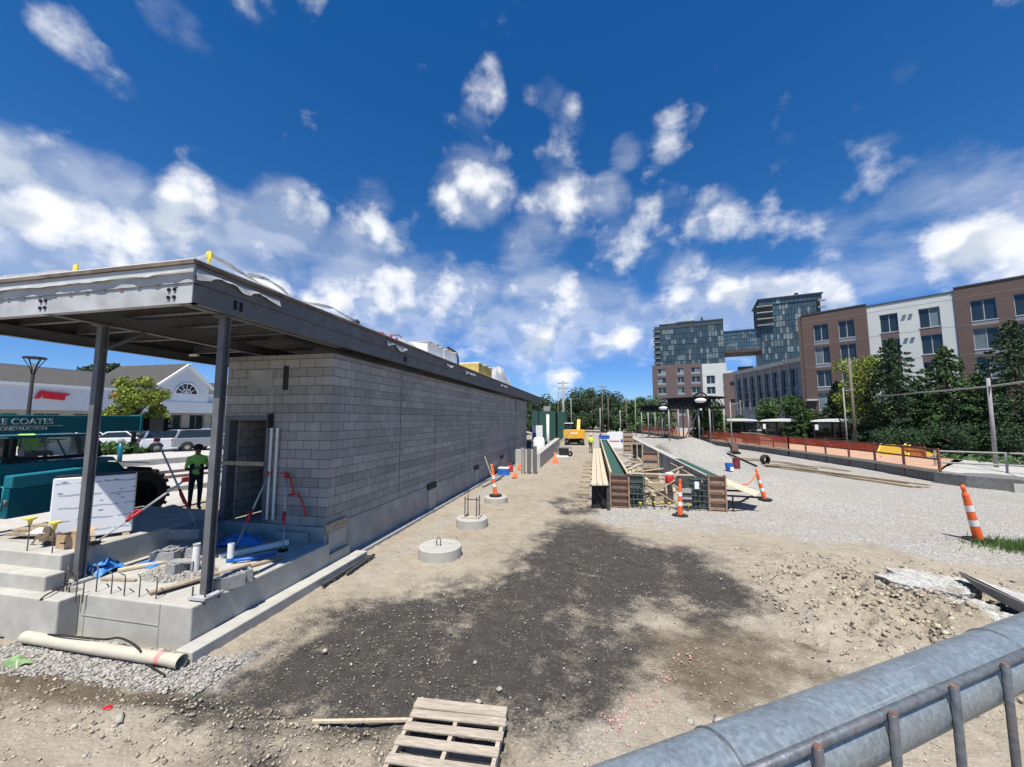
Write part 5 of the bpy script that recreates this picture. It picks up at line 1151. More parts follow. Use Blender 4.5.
b = MB(); b.add([(gy1+.5, -2.2, ge-.1), (gy1+.5, 9, ge-.1), (mid, 9, gh+.32), (mid, -2.2, gh+.32)], [(0, 1, 2, 3)]); b.build('gable_roof', M['shingle'], r, recalc=False)
rw = (gy1-gy0)*.24; zc = atX(185, 394, MX+2.2).z - .75
b = MB(); b.prism([(mid + rw*math.cos(t), zc + rw*math.sin(t)) for t in np.linspace(0, math.pi, 17)], 'y', -2.25, -2.21); aw = b.build('arched_window', M['glass'], r)
b = MB()
for t in np.linspace(0, math.pi, 7): b.bar((mid, -2.27, zc), (mid + rw*math.cos(t), -2.27, zc + rw*math.sin(t)), .07, .02, (0, 1, 0))
b.tube([(mid + rw*math.cos(t), -2.27, zc + rw*math.sin(t)) for t in np.linspace(0, math.pi, 15)], .08, 6); b.tube([(mid + rw*.45*math.cos(t), -2.27, zc + rw*.45*math.sin(t)) for t in np.linspace(0, math.pi, 11)], .04, 6); b.build('arch_frame', M['white_paint'], aw)
b = MB(); b.box(gy0-.6, gy1+1.5, -3.2, -1.75, 4.3, 4.5); b.box(gy0-.6, gy1+1.5, -3.2, -3.0, 3.2, 4.299); b.build('entrance_canopy', M['siding'], r)
def slanted_sign(px0, px1, lab):
    a = atX(px0, 396, MX+1.7).y; c = atX(px1, 396, MX+1.7).y; z = atX((px0+px1)/2, 395.5, MX+1.7).z - .75; q = (c-a)
    b = MB(); b.prism([(a, z-.35), (a+q*.12, z-.35), (a+q*.22, z+.05), (a+q*.3, z+.35), (a+q*.2, z+.45), (a+q*.1, z+.3)], 'y', -1.75, -1.62); b.build('sign_stroke', M['sign_red'], r)
    b = MB(); b.prism([(a+q*.24, z-.3), (a+q*.86, z-.42), (a+q*.87, z+.0), (a+q, z+.12), (a+q, z+.24), (a+q*.85, z+.26), (a+q*.27, z+.36)], 'y', -1.8, -1.62); b.build('shop_sign', M['sign_red'], r, label=lab)
slanted_sign(35, 69, 'slanting red shop sign'); slanted_sign(111, 128, 'smaller red shop sign')
# street lamp
p = D(30, 400, 22); h0 = gz(p.x, p.y); top = D(30, 356, 22).z - h0
r = thing('street_lamp', 'tall black street lamp with a flat round hood before the shopping parade', 'street lamp', (p.x, p.y, h0))
MB().tube([(0, 0, 0), (0, 0, .6), (0, 0, top-1.0)], [.13, .1, .07], 12).build('pole', M['black_metal'], r, smooth=True)
b = MB()
for k in range(6): t = k*math.pi/3; b.tube([(.05*math.cos(t), .05*math.sin(t), top-1.05), (.12*math.cos(t), .12*math.sin(t), top-.7), (.42*math.cos(t), .42*math.sin(t), top-.12)], .022, 6)
b.each('arm', M['black_metal'], r); MB().lathe((0, 0, top), [(.001, .03), (.42, -.02), (.5, -.1), (.46, -.12), (.001, -.1)], 24).build('hood', M['black_metal'], r)
MB().lathe((0, 0, top-.7), [(.001, .0), (.09, .02), (.1, .3), (.001, .32)], 12).build('lamp_glass', M['lamp_clear'], r)

# ------------------------------------------------------------------ trees
def leaf_quads(c, size, rng_=rng, flat=0.0):
    n = len(c); u = rng_.normal(0, 1, (n, 3)); u[:, 2] *= (1-flat); u /= np.linalg.norm(u, axis=1)[:, None]; t = rng_.normal(0, 1, (n, 3)); t[:, 2] *= (1-flat)
    v = np.cross(u, t); v /= np.linalg.norm(v, axis=1)[:, None]; s = np.asarray(size).reshape(-1, 1) if np.ndim(size) else size
    u = u*s*.5; v = v*s*.34
    return np.stack([c-u, c-v, c+u, c+v], 1).reshape(-1, 3)
def broadleaf(label, loc, h, w, mat, n=5000, leaf=.3, cat='tree', group=None, seed=0, trunk_h=.3, name='broadleaf_tree'):
    g = np.random.default_rng(seed); r = thing(name, label, cat, loc, group=group)
    b = MB(); b.tube([(0, 0, -.1), (.03*h*.1, 0, h*.3), (.0, .02*h, h*.75)], [h*.028, h*.02, h*.008], 9)
    cs = []
    for k in range(22):
        a = g.uniform(0, 6.28); z = g.uniform(trunk_h+.08, .92)*h; rad = w*.5*math.sin(math.pi*min(1, max(.12, (z/h - trunk_h*.6)/(1.05-trunk_h*.6))))**.7*g.uniform(.45, .95)
        c = np.array([rad*math.cos(a), rad*math.sin(a), z]); cs.append((c, w*g.uniform(.1, .19)))
        b.tube([(0, 0, z*.62), (c[0]*.5, c[1]*.5, z*.85), tuple(c)], [h*.009, h*.006, h*.002], 5)
    b.build('trunk', M['bark'], r, smooth=True)
    per = n//len(cs); P = []
    for c, s in cs:
        q = g.normal(0, 1, (per, 3)); q /= np.linalg.norm(q, axis=1)[:, None]; q *= (g.random((per, 1))**.4)*s*[1.25, 1.25, .95]; P.append(q + c)
    P = np.concatenate(P); sz = leaf*g.uniform(.5, 1.25, len(P))
    link('crown', fast_mesh('crown', leaf_quads(P, sz, g, .2), np.arange(4*len(P)).reshape(-1, 4), mat), r)
    return r
def conifer(label, loc, h, w, mat, n=5200, group='evergreens beyond the platform', seed=0):
    g = np.random.default_rng(seed); r = thing('evergreen_tree', label, 'tree', loc, group=group)
    C = []; bt = MB().tube([(0, 0, -.1), (0, 0, h*.5), (0, 0, h*.98)], [h*.022, h*.013, h*.003], 8); nb = int(h*11)
    for k in range(nb):
        t = (k+.5)/nb; z = h*(.06 + .92*t); L_ = w*.5*(1-t)**.75*g.uniform(.7, 1.3) + .12; a = k*2.399 + g.uniform(-.4, .4); m_ = int(n/nb*(.35 + 1.3*(1-t))); s = g.random(m_)**.7
        x = L_*s; dz = -.32*L_*s**1.5 + .22*L_*np.maximum(0, s-.75)*2; lat = g.normal(0, .16, m_)*L_*(1.1 - s); C.append(np.stack([x*math.cos(a) - lat*math.sin(a), x*math.sin(a) + lat*math.cos(a), z + dz + g.normal(0, .07, m_)], -1))
        if k % 3 == 0: bt.tube([(0, 0, z), (L_*.6*math.cos(a), L_*.6*math.sin(a), z-.15*L_)], [.03, .01], 4)
    bt.build('trunk', M['bark'], r, smooth=True)
    C = np.concatenate(C); link('crown', fast_mesh('crown', leaf_quads(C, g.uniform(.09, .27, len(C)), g, .45), np.arange(4*len(C)).reshape(-1, 4), mat), r)
    return r
def tree_at(px, pytop, d): t = D(px, pytop, d); z0 = gz(t.x, t.y); return (t.x, t.y, z0), t.z - z0
for i, (px, py, d, w_, m_, lab) in enumerate([(890, 336, 38, 9.2, 'leaf_dark', 'tall pointed evergreen in front of the white apartment bay'), (943, 344, 36, 8.8, 'leaf_mid', 'middle evergreen left of the grey pole, lighter at its foot'),
        (1010, 318, 33, 10.5, 'leaf_dark', 'broad dark evergreen at the right edge of the picture'), (836, 380, 45, 5.6, 'leaf_dark', 'small dark evergreen beside the yellow green tree'), (915, 378, 40, 6.5, 'leaf_dark', 'shorter evergreen between the two tall ones'),
        (975, 372, 37, 7, 'leaf_dark', 'dark evergreen behind the grey pole'), (1060, 330, 33, 8.0, 'leaf_dark', 'evergreen just beyond the right edge'), (866, 392, 44, 6, 'leaf_dark', 'low dark evergreen behind the nearest bus shelter'), (800, 398, 46, 5.0, 'leaf_mid', 'loose evergreen in front of the grey hall'), (918, 384, 41, 6.5, 'leaf_mid', 'broad evergreen filling the gap behind the two tall ones'), (978, 378, 38, 7, 'leaf_dark', 'broad dark evergreen behind the grey pole and its arm'), (866, 390, 46, 6, 'leaf_mid', 'evergreen rising behind the yellow green tree')]):
    loc, h = tree_at(px, py, d); conifer(lab, loc, h, w_, M[m_], n=21000, seed=20+i)
for i, (px, py, d, w_, m_, lf, lab) in enumerate([(862, 352, 42, 6.4, 'leaf_lime', .3, 'yellow green tree among the evergreens beside the dark pole'), (785, 398, 58, 8.0, 'leaf_green', .45, 'mid green tree before the tall hall windows'), (708, 404, 52, 5.5, 'leaf_green', .4, 'green tree right of the platform canopy'),
        (728, 416, 60, 5, 'leaf_green', .4, 'low green tree behind the farthest bus shelter'), (950, 424, 33, 4.0, 'leaf_dark', .2, 'low bushy tree at the foot of the evergreens'), (900, 431, 34, 3.6, 'leaf_dark', .2, 'dark rounded bush behind the yellow ramp'), (1015, 428, 31, 4.5, 'leaf_dark', .2, 'bushy growth behind the grey railing'), (870, 430, 40, 3.0, 'leaf_green', .2, 'bush right of the nearest bus shelter')]):
    loc, h = tree_at(px, py, d); broadleaf(lab, loc, h, w_, M[m_], n=9000, leaf=lf*.8, seed=40+i, trunk_h=.15)
loc, h = tree_at(139, 375, 29); broadleaf('small yellow green tree in front of the shopping parade', loc, h, 3.7, M['leaf_lime'], n=9000, leaf=.2, seed=3, trunk_h=.2)
for px, py, lab in ((108, 361, 'dark tree crown showing above the parade roof'), (94, 363, 'smaller dark tree crown above the parade roof beside the column')):
    loc, h = tree_at(px, py, 85); broadleaf(lab, loc, h, 7, M['leaf_far'], n=2500, leaf=.7, seed=5)
far = [(505,412,90,9),(516,406,112,9),(527,402,120,10),(538,398,125,11),(549,397,118,11),(561,403,130,10),(572,400,120,11),(583,392,125,11),(592,386,118,14),(600,389,128,13),(609,394,122,10),(618,401,140,10),(627,405,140,9),(637,402,105,9),(646,398,112,10),(653,406,125,9),(530,416,82,7),(577,412,98,8),(610,409,94,8),(631,412,92,7),(656,415,86,7),(512,420,72,6)]
for i, (px, py, d, w_) in enumerate(far):
    loc, h = tree_at(px, py, d); broadleaf('tree in the far green tree line closing the view beyond the works', loc, h, w_*1.15, M['leaf_green' if px > 614 else 'leaf_far'], n=4200, leaf=.62, seed=60+i, trunk_h=.1, group='far tree line')

# ------------------------------------------------------------------ yard beside the building
def conc_ring(px, py, rad, h, label, top=None):
    p = G(px, py); z0 = gz(p.x, p.y) - .05; r = thing('concrete_footing', label, 'footing', (p.x, p.y, z0), group='round concrete footings along the building')
    MB().lathe((0, 0, 0), [(rad, 0), (rad, h-.02), (rad-.02, h), (.001, h)], 40).build('drum', M['concrete_white'], r); return r, h
r, h = conc_ring(440, 556, .5, .3, 'nearest round concrete footing, with a wire lifting loop on top')
b = MB(); b.tube([(-.06, -.05, h-.02), (-.07, -.05, h+.12), (-.02, -.05, h+.2), (.03, -.04, h+.13), (.02, -.04, h-.02)], .012, 6); b.build('lifting_loop', M['rebar'], r, smooth=True)
b = MB(); b.lathe((.2, .12, h-.01), [(.03, 0), (.03, .03), (.001, .031)], 10); b.build('plug', M['concrete'], r)
r, h = conc_ring(472, 526, .47, .3, 'middle round concrete footing carrying four upright anchor rods')
b = MB(); 
for i in (-1, 1):
    for j in (-1, 1): b.cyl((i*.18, j*.14, h-.05), (i*.18, j*.14, h+.62), .018, n=8)
b.each('anchor_rod', M['galv_bar'], r)
b = MB(); b.box(-.26, .26, -.22, -.17, h, h+.05); b.box(-.26, .26, .17, .22, h, h+.05); b.box(-.26, -.21, -.17, .17, h, h+.05); b.box(.21, .26, -.17, .17, h, h+.05); b.each('template_frame', M['wood_grey'], r)
b = MB(); b.box(-.24, .24, -.02, .03, h+.5, h+.53); b.build('template_bar', M['rust'], r)
r, h = conc_ring(496, 502, .45, .27, 'farthest round concrete footing under the fallen orange marker')

def marker(label, loc, lean, rz=0, sc=1.12):
    # slim traffic marker: black base, orange tube with reflective sleeves, narrow handle
    r = thing('traffic_marker', label, 'marker post', loc, rz, 'orange and white marker posts'); r.scale = (sc,)*3
    MB().lathe((0, 0, 0), [(.001, 0), (.23, 0), (.23, .03), (.17, .045), (.001, .05)], 8).build('base', M['black'], r)
    mtx = Matrix.Rotation(lean, 4, 'Y'); prof = [(.075, .04), (.062, .2), (.05, .75), (.047, .9), (.03, .93), (.03, .97), (.045, 1.0), (.045, 1.06), (.001, 1.1)]
    rad = lambda z: .075 - .028*z
    for k, (z0, z1) in enumerate(((.04, .3), (.3, .42), (.42, .58), (.58, .7), (.7, .9))):
        b = MB(); e = .004 if k % 2 else 0; b.lathe((0, 0, 0), [(rad(z0)+e, z0), (rad(z1)+e, z1)], 16); b.xf(mtx); b.build('tube' if k % 2 == 0 else 'reflective_sleeve', M['orange'] if k % 2 == 0 else M['white_tape'], r, smooth=True)
    b = MB(); b.lathe((0, 0, 0), [(.05, .9), (.034, .93), (.03, .98), (.036, 1.0), (.036, 1.07), (.001, 1.09)], 16); b.xf(mtx); b.build('handle', M['orange'], r, smooth=True)
    return r
p = G(979, 541, .3); p = G(979, 541, gz(p.x, p.y)); marker('leaning orange and white marker post beside the weeds on the right', (p.x, p.y, gz(p.x, p.y)), R(-15), R(25), 1.4)
p = G(765, 502, .15); p = G(765, 502, gz(p.x, p.y)); marker('leaning orange and white marker post standing on gravel right of the formwork', (p.x, p.y, gz(p.x, p.y)), R(-14), R(15))
p = G(680, 514, .05); marker('upright orange and white marker post in front of the formwork braces', (p.x, p.y, gz(p.x, p.y)), R(2))
p = G(493, 496, .22); m4 = marker('orange marker post with crossed yellow sticks on the farthest round footing', (p.x+.1, p.y, .24), R(-7), 0)
b = MB(); b.bar((p.x, p.y-.05, .9), (p.x-.35, p.y, 1.75), .03, .02); b.bar((p.x+.05, p.y-.05, .85), (p.x-.1, p.y, 1.45), .03, .02)
tag(b.build('yellow_lath', M['wood'], world=False), 'pair of thin yellow laths bound to the marker on the far footing', 'lath')
# pallet and stick
a = G(420, 712); c = G(507, 722); ang = math.atan2(c.y-a.y, c.x-a.x); cx, cy = (G(450, 742).x, G(450, 742).y)
r = thing('pallet', 'weathered grey wooden pallet lying on dark millings in the foreground', 'pallet', ((a.x+c.x)/2 + .42*math.sin(ang), (a.y+c.y)/2 - .5*math.cos(ang), gz(-1.4, 4)+.02), ang)
for i, y in enumerate((-.43, -.26, -.06, .12, .29, .43)):
    b = MB(); b.cbox((random.uniform(-.012, .012), y, .125), (1.0, .1 if i not in (0, 5) else .14, .018), R(random.uniform(-1, 1))); b.build('deck_board', M['wood_grey'], r, bevel=.003)
for x in (-.47, 0, .47): MB().box(x-.02, x+.02, -.49, .49, .02, .114).build('stringer', M['wood_grey'], r)
for y in (-.42, 0, .42): MB().box(-.5, .5, y-.05, y+.05, 0, .018).build('bottom_board', M['wood_grey'], r)
p0, p1 = G(312, 728), G(412, 724); board('stick', (p0.x, p0.y, gz(p0.x, p0.y)+.02), (p1.x, p1.y, gz(p1.x, p1.y)+.035), .03, .03, M['wood'], 'long thin pale stick lying left of the pallet', 'stick')
# cream pipe, cable, litter
p0, p1 = G(25, 636, .1), G(180, 662, .1)
r = thing('drain_pipe', 'long cream drain pipe with a pink paint band lying on the crushed stone', 'pipe', (0, 0, 0)); d = (p1-p0).normalized()
b = MB(); z_ = [Vector((p0.x, p0.y, gz(p0.x, p0.y)+.1)), Vector(((p0.x+p1.x)/2, (p0.y+p1.y)/2, gz((p0.x+p1.x)/2, (p0.y+p1.y)/2)+.1)), Vector((p1.x, p1.y, gz(p1.x, p1.y)+.1))]
b.tube(z_, .075, 18, caps=False); b.build('pipe', M['pipe_cream'], r, smooth=True)
q = z_[2]; b = MB(); b.tube([q-d*.34, q-d*.27], .077, 18, caps=False); b.build('paint_band', mk('pink marking paint', (.7, .25, .22), .6), r, smooth=True)
b = MB(); b.tube([q-d*.1, q+d*.03], .082, 18, caps=False); b.tube([q+d*.03, q-d*.1], .07, 18, caps=False); b.each('socket', M['pipe_cream'], r, smooth=True)
b = MB(); b.tube([q-d*.2, q-d*.19], .07, 18); b.build('dark_bore', M['black'], r)
def cable(pts, rad, mat, label, cat='cable', name='cable'):
    q = []
    pts = [Vector(p) for p in pts]
    for i in range(len(pts)-1):
        p0_, p1_, p2_, p3_ = pts[max(0, i-1)], pts[i], pts[i+1], pts[min(len(pts)-1, i+2)]
        for k in range(6):
            t = k/6; q.append(.5*((2*p1_) + (p2_-p0_)*t + (2*p0_-5*p1_+4*p2_-p3_)*t*t + (3*p1_-p0_-3*p2_+p3_)*t**3))
    q.append(pts[-1]); return tag(MB().tube(q, rad, 6).build(name, mat, smooth=True), label, cat)
cb = [G(-20, 640), G(30, 636), (z_[0]*.78+z_[2]*.22)+Vector((0, -.02, .1)), (z_[0]*.5+z_[2]*.5)+Vector((0, .03, .1)), G(120, 638, .12), (z_[0]*.25+z_[2]*.75)+Vector((.02, -.02, .1)), G(146, 662, .06), G(165, 676, .03)]
cable([(p.x, p.y, max(p.z, gz(p.x, p.y)+.02)) for p in cb], .013, M['black'], 'black cable looped over the cream drain pipe')
cb = [G(27, 632), G(37, 610, .3), G(42, 598, .62), G(60, 588, .64), G(78, 580, .63)]
cable([(p.x, p.y, p.z if i else gz(p.x, p.y)+.02) for i, p in enumerate(cb)], .011, M['black'], 'black cable climbing over the lower concrete step to the column')
cb = [G(78, 590, .62), G(81, 612, .3), G(72, 620, .15), G(60, 630, .05)]
cable([(p.x, p.y-.02, p.z) for p in cb], .008, M['black'], 'thin dark wire hanging down the front of the porch slab')
p = G(16, 665); crumple('litter_bag', (p.x, p.y, gz(p.x, p.y)), .16, .1, .1, mk('green yellow wrapper', (.2, .3, .14), .4, var=.8, scale=6), 'crushed green and yellow bag on the ground left of the crushed stone', 'litter', 6, 12)
p = G(16, 625); crumple('rag', (p.x, p.y, gz(p.x, p.y)+.02), .15, .1, .12, M['membrane'], 'crumpled white rag at the foot of the concrete step', 'rag', 11, 12)
p = G(107, 722); crumple('red_scrap', (p.x, p.y, gz(p.x, p.y)+.0), .05, .03, .02, M['sign_red'], 'small red scrap on the near dirt bank', 'litter', 12, 8)
for (x0, y0, x1, y1, lab) in ((-5.1, 6.7, -5.12, 8.3, 'dark weathered board lying beside the footing'), (-5.0, 7.3, -5.06, 8.4, 'second dark board against the footing further along'), ):
    board('board', (x0, y0, gz(x0, y0)+.06), (x1, y1, gz(x1, y1)+.07), .06, .05, M['form_dark'], lab)
# things along the foot of the far wall
def lump_at(px, py, z=0): p = G(px, py, z); return p.x, p.y, gz(p.x, p.y)
x, y, z = lump_at(504, 475); r = thing('cool_box', 'blue cool box with a white lid by the wall foot', 'cool box', (x, y, z)); MB().box(-.3, .3, -.2, .2, 0, .36).build('body', M['blue'], r, bevel=.03); MB().box(-.31, .31, -.21, .21, .362, .44).build('lid', M['white_paint'], r, bevel=.02)
x, y, z = lump_at(510, 472); r = thing('fuel_can', 'red fuel can beside the blue cool box', 'fuel can', (x, y, z)); MB().box(-.17, .17, -.12, .12, 0, .4).build('body', M['red'], r, bevel=.04); MB().tube([(-.08, 0, .39), (-.06, 0, .5), (.08, 0, .5), (.1, 0, .39)], .025, 6).build('handle', M['red'], r)
for i, (px, py, l, lab) in enumerate([(492, 483, 2.6, 'grey pipe lying by the wall foot before the cool box'), (497, 479, 1.8, 'short grey pipe beside the longer one at the wall foot')]):
    x, y, z = lump_at(px, py); tag(MB().tube([(x-.1, y-l/2, z+.06), (x+.15, y+l/2, z+.07)], .05, 8).build('loose_pipe', M['pole_grey'], smooth=True), lab, 'pipe')
for i, (px, h_, lab) in enumerate([(523, 1.5, 'left grey steel post in front of the low white wall'), (529, 1.45, 'middle grey steel post in front of the low white wall'), (535, 1.6, 'right grey steel post in front of the low white wall')]):
    x, y, z = lump_at(px, 474); MB_ = MB(); MB_.box(-.1, .1, -.1, .1, 0, h_); o = MB_.build('steel_post', M['pole_grey'] if i < 1 else M['steel'], bevel=.01); o.location = (x, y, z); tag(o, lab, 'post')
r = thing('low_wall', 'low white concrete retaining wall beside the haul road', 'wall', (-3.4, 25, 0)); b = MB(); b.prism([(25.3, -.1), (40, -.1), (40, 1.25), (25.3, .95)], 'x', -3.95, -3.5); b.build('stem', M['concrete_white'], r, world=True, bevel=.02); b = MB(); b.box(-5.1, -3.96, 25.1, 25.5, -.1, 1.2); b.build('return_wall', M['concrete_white'], r, world=True)
x, y, z = -4.3, 30.5, 0; r = thing('water_tank', 'white plastic tank with a dark cap standing behind the low white wall', 'tank', (x, y, .0)); MB().lathe((0, 0, 0), [(.45, 0), (.48, .1), (.48, 1.5), (.35, 1.75), (.001, 1.8)], 20).build('tank', M['white_paint'], r, smooth=True); MB().box(.4, .5, -.1, .1, 1.1, 1.6).build('cap', M['black'], r)
x, y, z = lump_at(567, 461); r = thing('traffic_cone', 'red traffic cone in front of the low white wall', 'cone', (-2.9, 29, 0)); MB().lathe((0, 0, 0), [(.2, .03), (.17, .06), (.04, .75), (.001, .76)], 14).build('cone', M['orange'], r, smooth=True); MB().box(-.24, .24, -.24, .24, 0, .03).build('base', M['orange'], r)
x, y = -2.5, 33.0; r = thing('generator', 'black and white generator on a white pad beside the low wall', 'generator', (x, y, 0)); MB().box(-.7, .7, -.4, .4, 0, .16).build('pad', M['white_paint'], r, bevel=.02); MB().box(-.45, .35, -.3, .3, .22, .75).build('engine', M['black'], r, bevel=.04)
b = MB()
for y_ in (-.32, .32): b.tube([(-.55, y_, .16), (-.55, y_, .85), (.55, y_, .85), (.55, y_, .16)], .03, 6)
b.each('frame', M['pole_grey'], r); MB().lathe((.5, -.36, .33), [(.08, -.06), (.22, -.06), (.22, .06), (.08, .06)], 14, 'y').build('wheel', M['black'], r)
x, y = -4.0, 34.0; tag(MB().tube([(x, y, 0), (x, y, 3.6)], .13, 10).build('white_post', M['pvc'], smooth=True), 'tall white pipe post standing behind the low white wall', 'post')
r = thing('portable_board', 'white notice board with blue patch on the dark skip by the canopy end', 'board', (-5.3, 36.5, 0)); MB().box(-.5, .5, -.03, .03, 1.3, 2.6).build('panel', M['white_paint'], r); MB().box(-.4, -.1, -.04, -.031, 1.35, 1.9).build('blue_patch', M['blue'], r)
b = MB(); b.cyl((-.45, .05, 0), (-.45, .05, 1.3), .03, n=8); b.cyl((.45, .05, 0), (.45, .05, 1.3), .03, n=8); b.each('leg', M['steel'], r)
r = thing('skip', 'dark blue grey skip below the white notice board', 'skip', (-5.4, 34.5, 0)); MB().prism([(-1.0, .15), (1.0, .15), (1.3, 1.25), (-1.3, 1.25)], 'y', -.9, .9).build('bin', mk('skip blue', (.03, .045, .08), .6), r, bevel=.02); MB().box(-1.36, 1.36, -.96, .96, 1.252, 1.32).build('rim', M['steel'], r)
for i, (x, y, l, ry, lab) in enumerate([(-3.0, 42, 3, 20, 'timber prop leaning by the dark green enclosure'), (-3.4, 43, 3, -25, 'second timber prop crossing the first by the green enclosure')]):
    b = MB(); b.bar((x-1, y, .1), (x+.6, y+.4, 2.0 if i == 0 else 1.6), .12, .12); tag(b.build('timber_prop', M['wood_old']), lab, 'timber')
for i, (px, py, lab) in enumerate([(515, 478, 'orange plastic scrap at the far wall corner'), (520, 470, 'second orange scrap near the grey posts')]):
    x, y, z = lump_at(px, py); crumple('orange_netting', (x, y, z), .15, .2, .3, M['orange'], lab, 'netting', 30+i, 10)
# green enclosure
r = thing('equipment_enclosure', 'tall dark green panelled enclosure beyond the building end', 'enclosure', (-9, 59, 0)); 
for px0, px1, d, zt in ((532, 556, 58, 4.3), (557.5, 566, 57, 4.0)):
    a, c = D(px0, 419, d), D(px1, 419, d); b = MB(); b.box(a.x, c.x, a.y, a.y+4, 0, D(px0, 411, d).z if px0 < 550 else D(px0, 412, d).z); b.build('panel_wall', M['enclosure'], r, world=True)
b = MB(); a = D(546, 410, 58); b.box(a.x-.5, a.x+.5, a.y+1, a.y+2, a.z-.2, a.z+.6); b.build('roof_unit', M['pole_grey'], r, world=True)
# excavator
ex = thing('excavator', 'yellow excavator seen from behind on the haul road', 'excavator', (-2.45, 49.5, gz(-2.4, 49)), R(0)); ex.scale = (.92, .92, .86)
for s_ in (-1, 1):
    b = MB(); b.prism([(-1.5, .15), (-1.3, 0), (1.3, 0), (1.5, .15), (1.55, .45), (1.35, .72), (-1.35, .72), (-1.55, .45)], 'x', s_*1.0-.25, s_*1.0+.25); b.build('track', M['black'], ex)
MB().box(-.74, .74, -1.0, 1.0, .3, .8).build('undercarriage', M['black_metal'], ex)
b = MB(); b.prism([(-1.35, .95), (1.35, .95), (1.42, 1.25), (1.42, 2.1), (1.25, 2.2), (-1.25, 2.2), (-1.42, 2.1), (-1.42, 1.25)], 'y', -1.5, -.6); b.build('counterweight', M['yellow'], ex, bevel=.06)
MB().box(-1.35, 1.35, -.59, 1.4, .98, 1.9).build('house', M['yellow'], ex, bevel=.04); MB().box(-.5, .5, -1.52, -1.501, 1.6, 1.78).build('rear_plate', M['white_paint'], ex)
b = MB(); 
for x in (-1.25, -.3):
    for y in (-.3, 1.3): b.bar((x, y, 1.9), (x, y, 3.05), .1, .1)
b.each('cab_post', M['black_metal'], ex); MB().box(-1.35, -.2, -.4, 1.4, 3.051, 3.15).build('cab_roof', M['white_paint'], ex, bevel=.03); MB().box(-1.24, -.31, -.27, -.25, 2.0, 3.0).build('rear_window', M['glass'], ex)
b = MB(); b.bar((.45, 1.2, 1.6), (.5, 2.6, 3.5), .42, .5); b.bar((.5, 2.6, 3.5), (.5, 5.0, 3.3), .4, .45); b.each('boom', M['yellow'], ex); b = MB(); b.bar((.5, 5.0, 3.4), (.5, 5.6, 1.6), .3, .35); b.build('stick', M['yellow'], ex); MB().prism([(5.2, 1.7), (6.1, 1.6), (6.0, .6), (5.3, .4), (5.0, 1.0)], 'x', .1, .9).build('bucket', M['black_metal'], ex)

# ------------------------------------------------------------------ formwork of the new platform walls
def form_end(x0, x1, y, z1, n, name_label=None, z0=0.0):
    return [(x0, x1, y, z0 + (z1-z0)*i/n, z0 + (z1-z0)*(i+1)/n) for i in range(n)]
r = thing('wall_form', 'near wall form with a green topped core and brown ribbed end, beside the walkway', 'formwork', (.85, 14.8, 0))
X0, X1 = .58, 1.12
for x in (X0-.05, X1): MB().box(x, x+.05, 14.8, 40, 0, 1.24).build('plywood_side', M['form_wood'], r, world=True)
MB().box(X0+.05, X1-.05, 14.86, 40, 0, 1.12).build('concrete_core', M['concrete_grey'], r, world=True); MB().box(X0+.06, X1-.06, 14.9, 40, 1.122, 1.15).build('green_coating', M['green_strip'], r, world=True)
for x in (X0-.06, X1-.01): MB().box(x, x+.07, 14.82, 40, 1.242, 1.28).build('top_rail', M['wood'], r, world=True)
for i in range(5):
    MB().box(X0+.005, X1-.005, 14.77, 14.82, .02+i*.235, .2+i*.235).build('end_board', M['form_wood'], r, world=True); MB().box(X0-.03, X1+.03, 14.7, 14.785, .2+i*.235, .245+i*.235).build('rib', M['rust'], r, world=True)
for x in (X0-.08, X1+.02): MB().box(x, x+.06, 14.72, 14.79, 0, 1.25).build('end_stile', M['form_wood'], r, world=True)
# walkway
r = thing('plank_walkway', 'raised plank walkway on brackets beside the near wall form', 'walkway', (.15, 14.5, 0))
for i, x in enumerate((-.14, .06, .26)): MB().box(x, x+.185, 14.2+.05*i, 31+.4*i, .85, .9).build('plank', M['wood'], r, world=True, bevel=.004)
for y in np.arange(14.4, 31, 1.5):
    MB().bar((-.2, y, .815), (.5, y, .815), .05, .06).build('bracket', M['black_metal'], r, world=True); MB().bar((-.1, y, .78), (.5, y, .1), .04, .04).build('strut', M['black_metal'], r, world=True)
MB().box(.38, .5, 14.3, 31, 0, .78).build('void_shade_panel', M['form_dark'], r, world=True)
MB().box(-.12, .375, 14.55, 14.6, 0, .77).build('void_shade_panel', M['black'], r, world=True)  # black sheet stands for the shade in the void under the planks
MB().box(-.14, -.1, 14.6, 31, 0, .77).build('void_shade_side', M['black'], r, world=True)  # black side sheet, the same shade carried along the walkway
for i, y in enumerate(np.arange(15.5, 31, 1.6)): tag(MB().bar((-.75 + random.uniform(-.05, .05), y, gz(-.6, y)+.04), (-.3, y+random.uniform(-.15, .15), gz(-.4, y)+.05), .12, .08).build('timber_chock', M['wood_old']), 'short timber chock lying on the ground along the plank walkway', 'timber', 'timber chocks along the walkway')
x, y = .9, 38.5; r = thing('crate', 'blue plastic crate on the far end of the near wall form', 'crate', (x, y, 1.29)); MB().box(-.5, .5, -.3, .3, 0, .3).build('tub', M['blue'], r, bevel=.02); MB().box(-.53, .53, -.33, .33, .302, .34).build('rim', M['blue'], r)
r = thing('site_banner', 'white banner board with red and blue marks beyond the blue crate', 'banner', (2.4, 41, 0)); MB().box(-1.1, 1.2, -.03, .03, .3, 1.9).build('panel', M['white_paint'], r); MB().box(-.9, .1, -.045, -.031, .9, 1.0).build('red_line', M['red'], r); MB().box(.2, 1.0, -.045, -.031, .85, 1.15).build('blue_line', M['blue'], r)
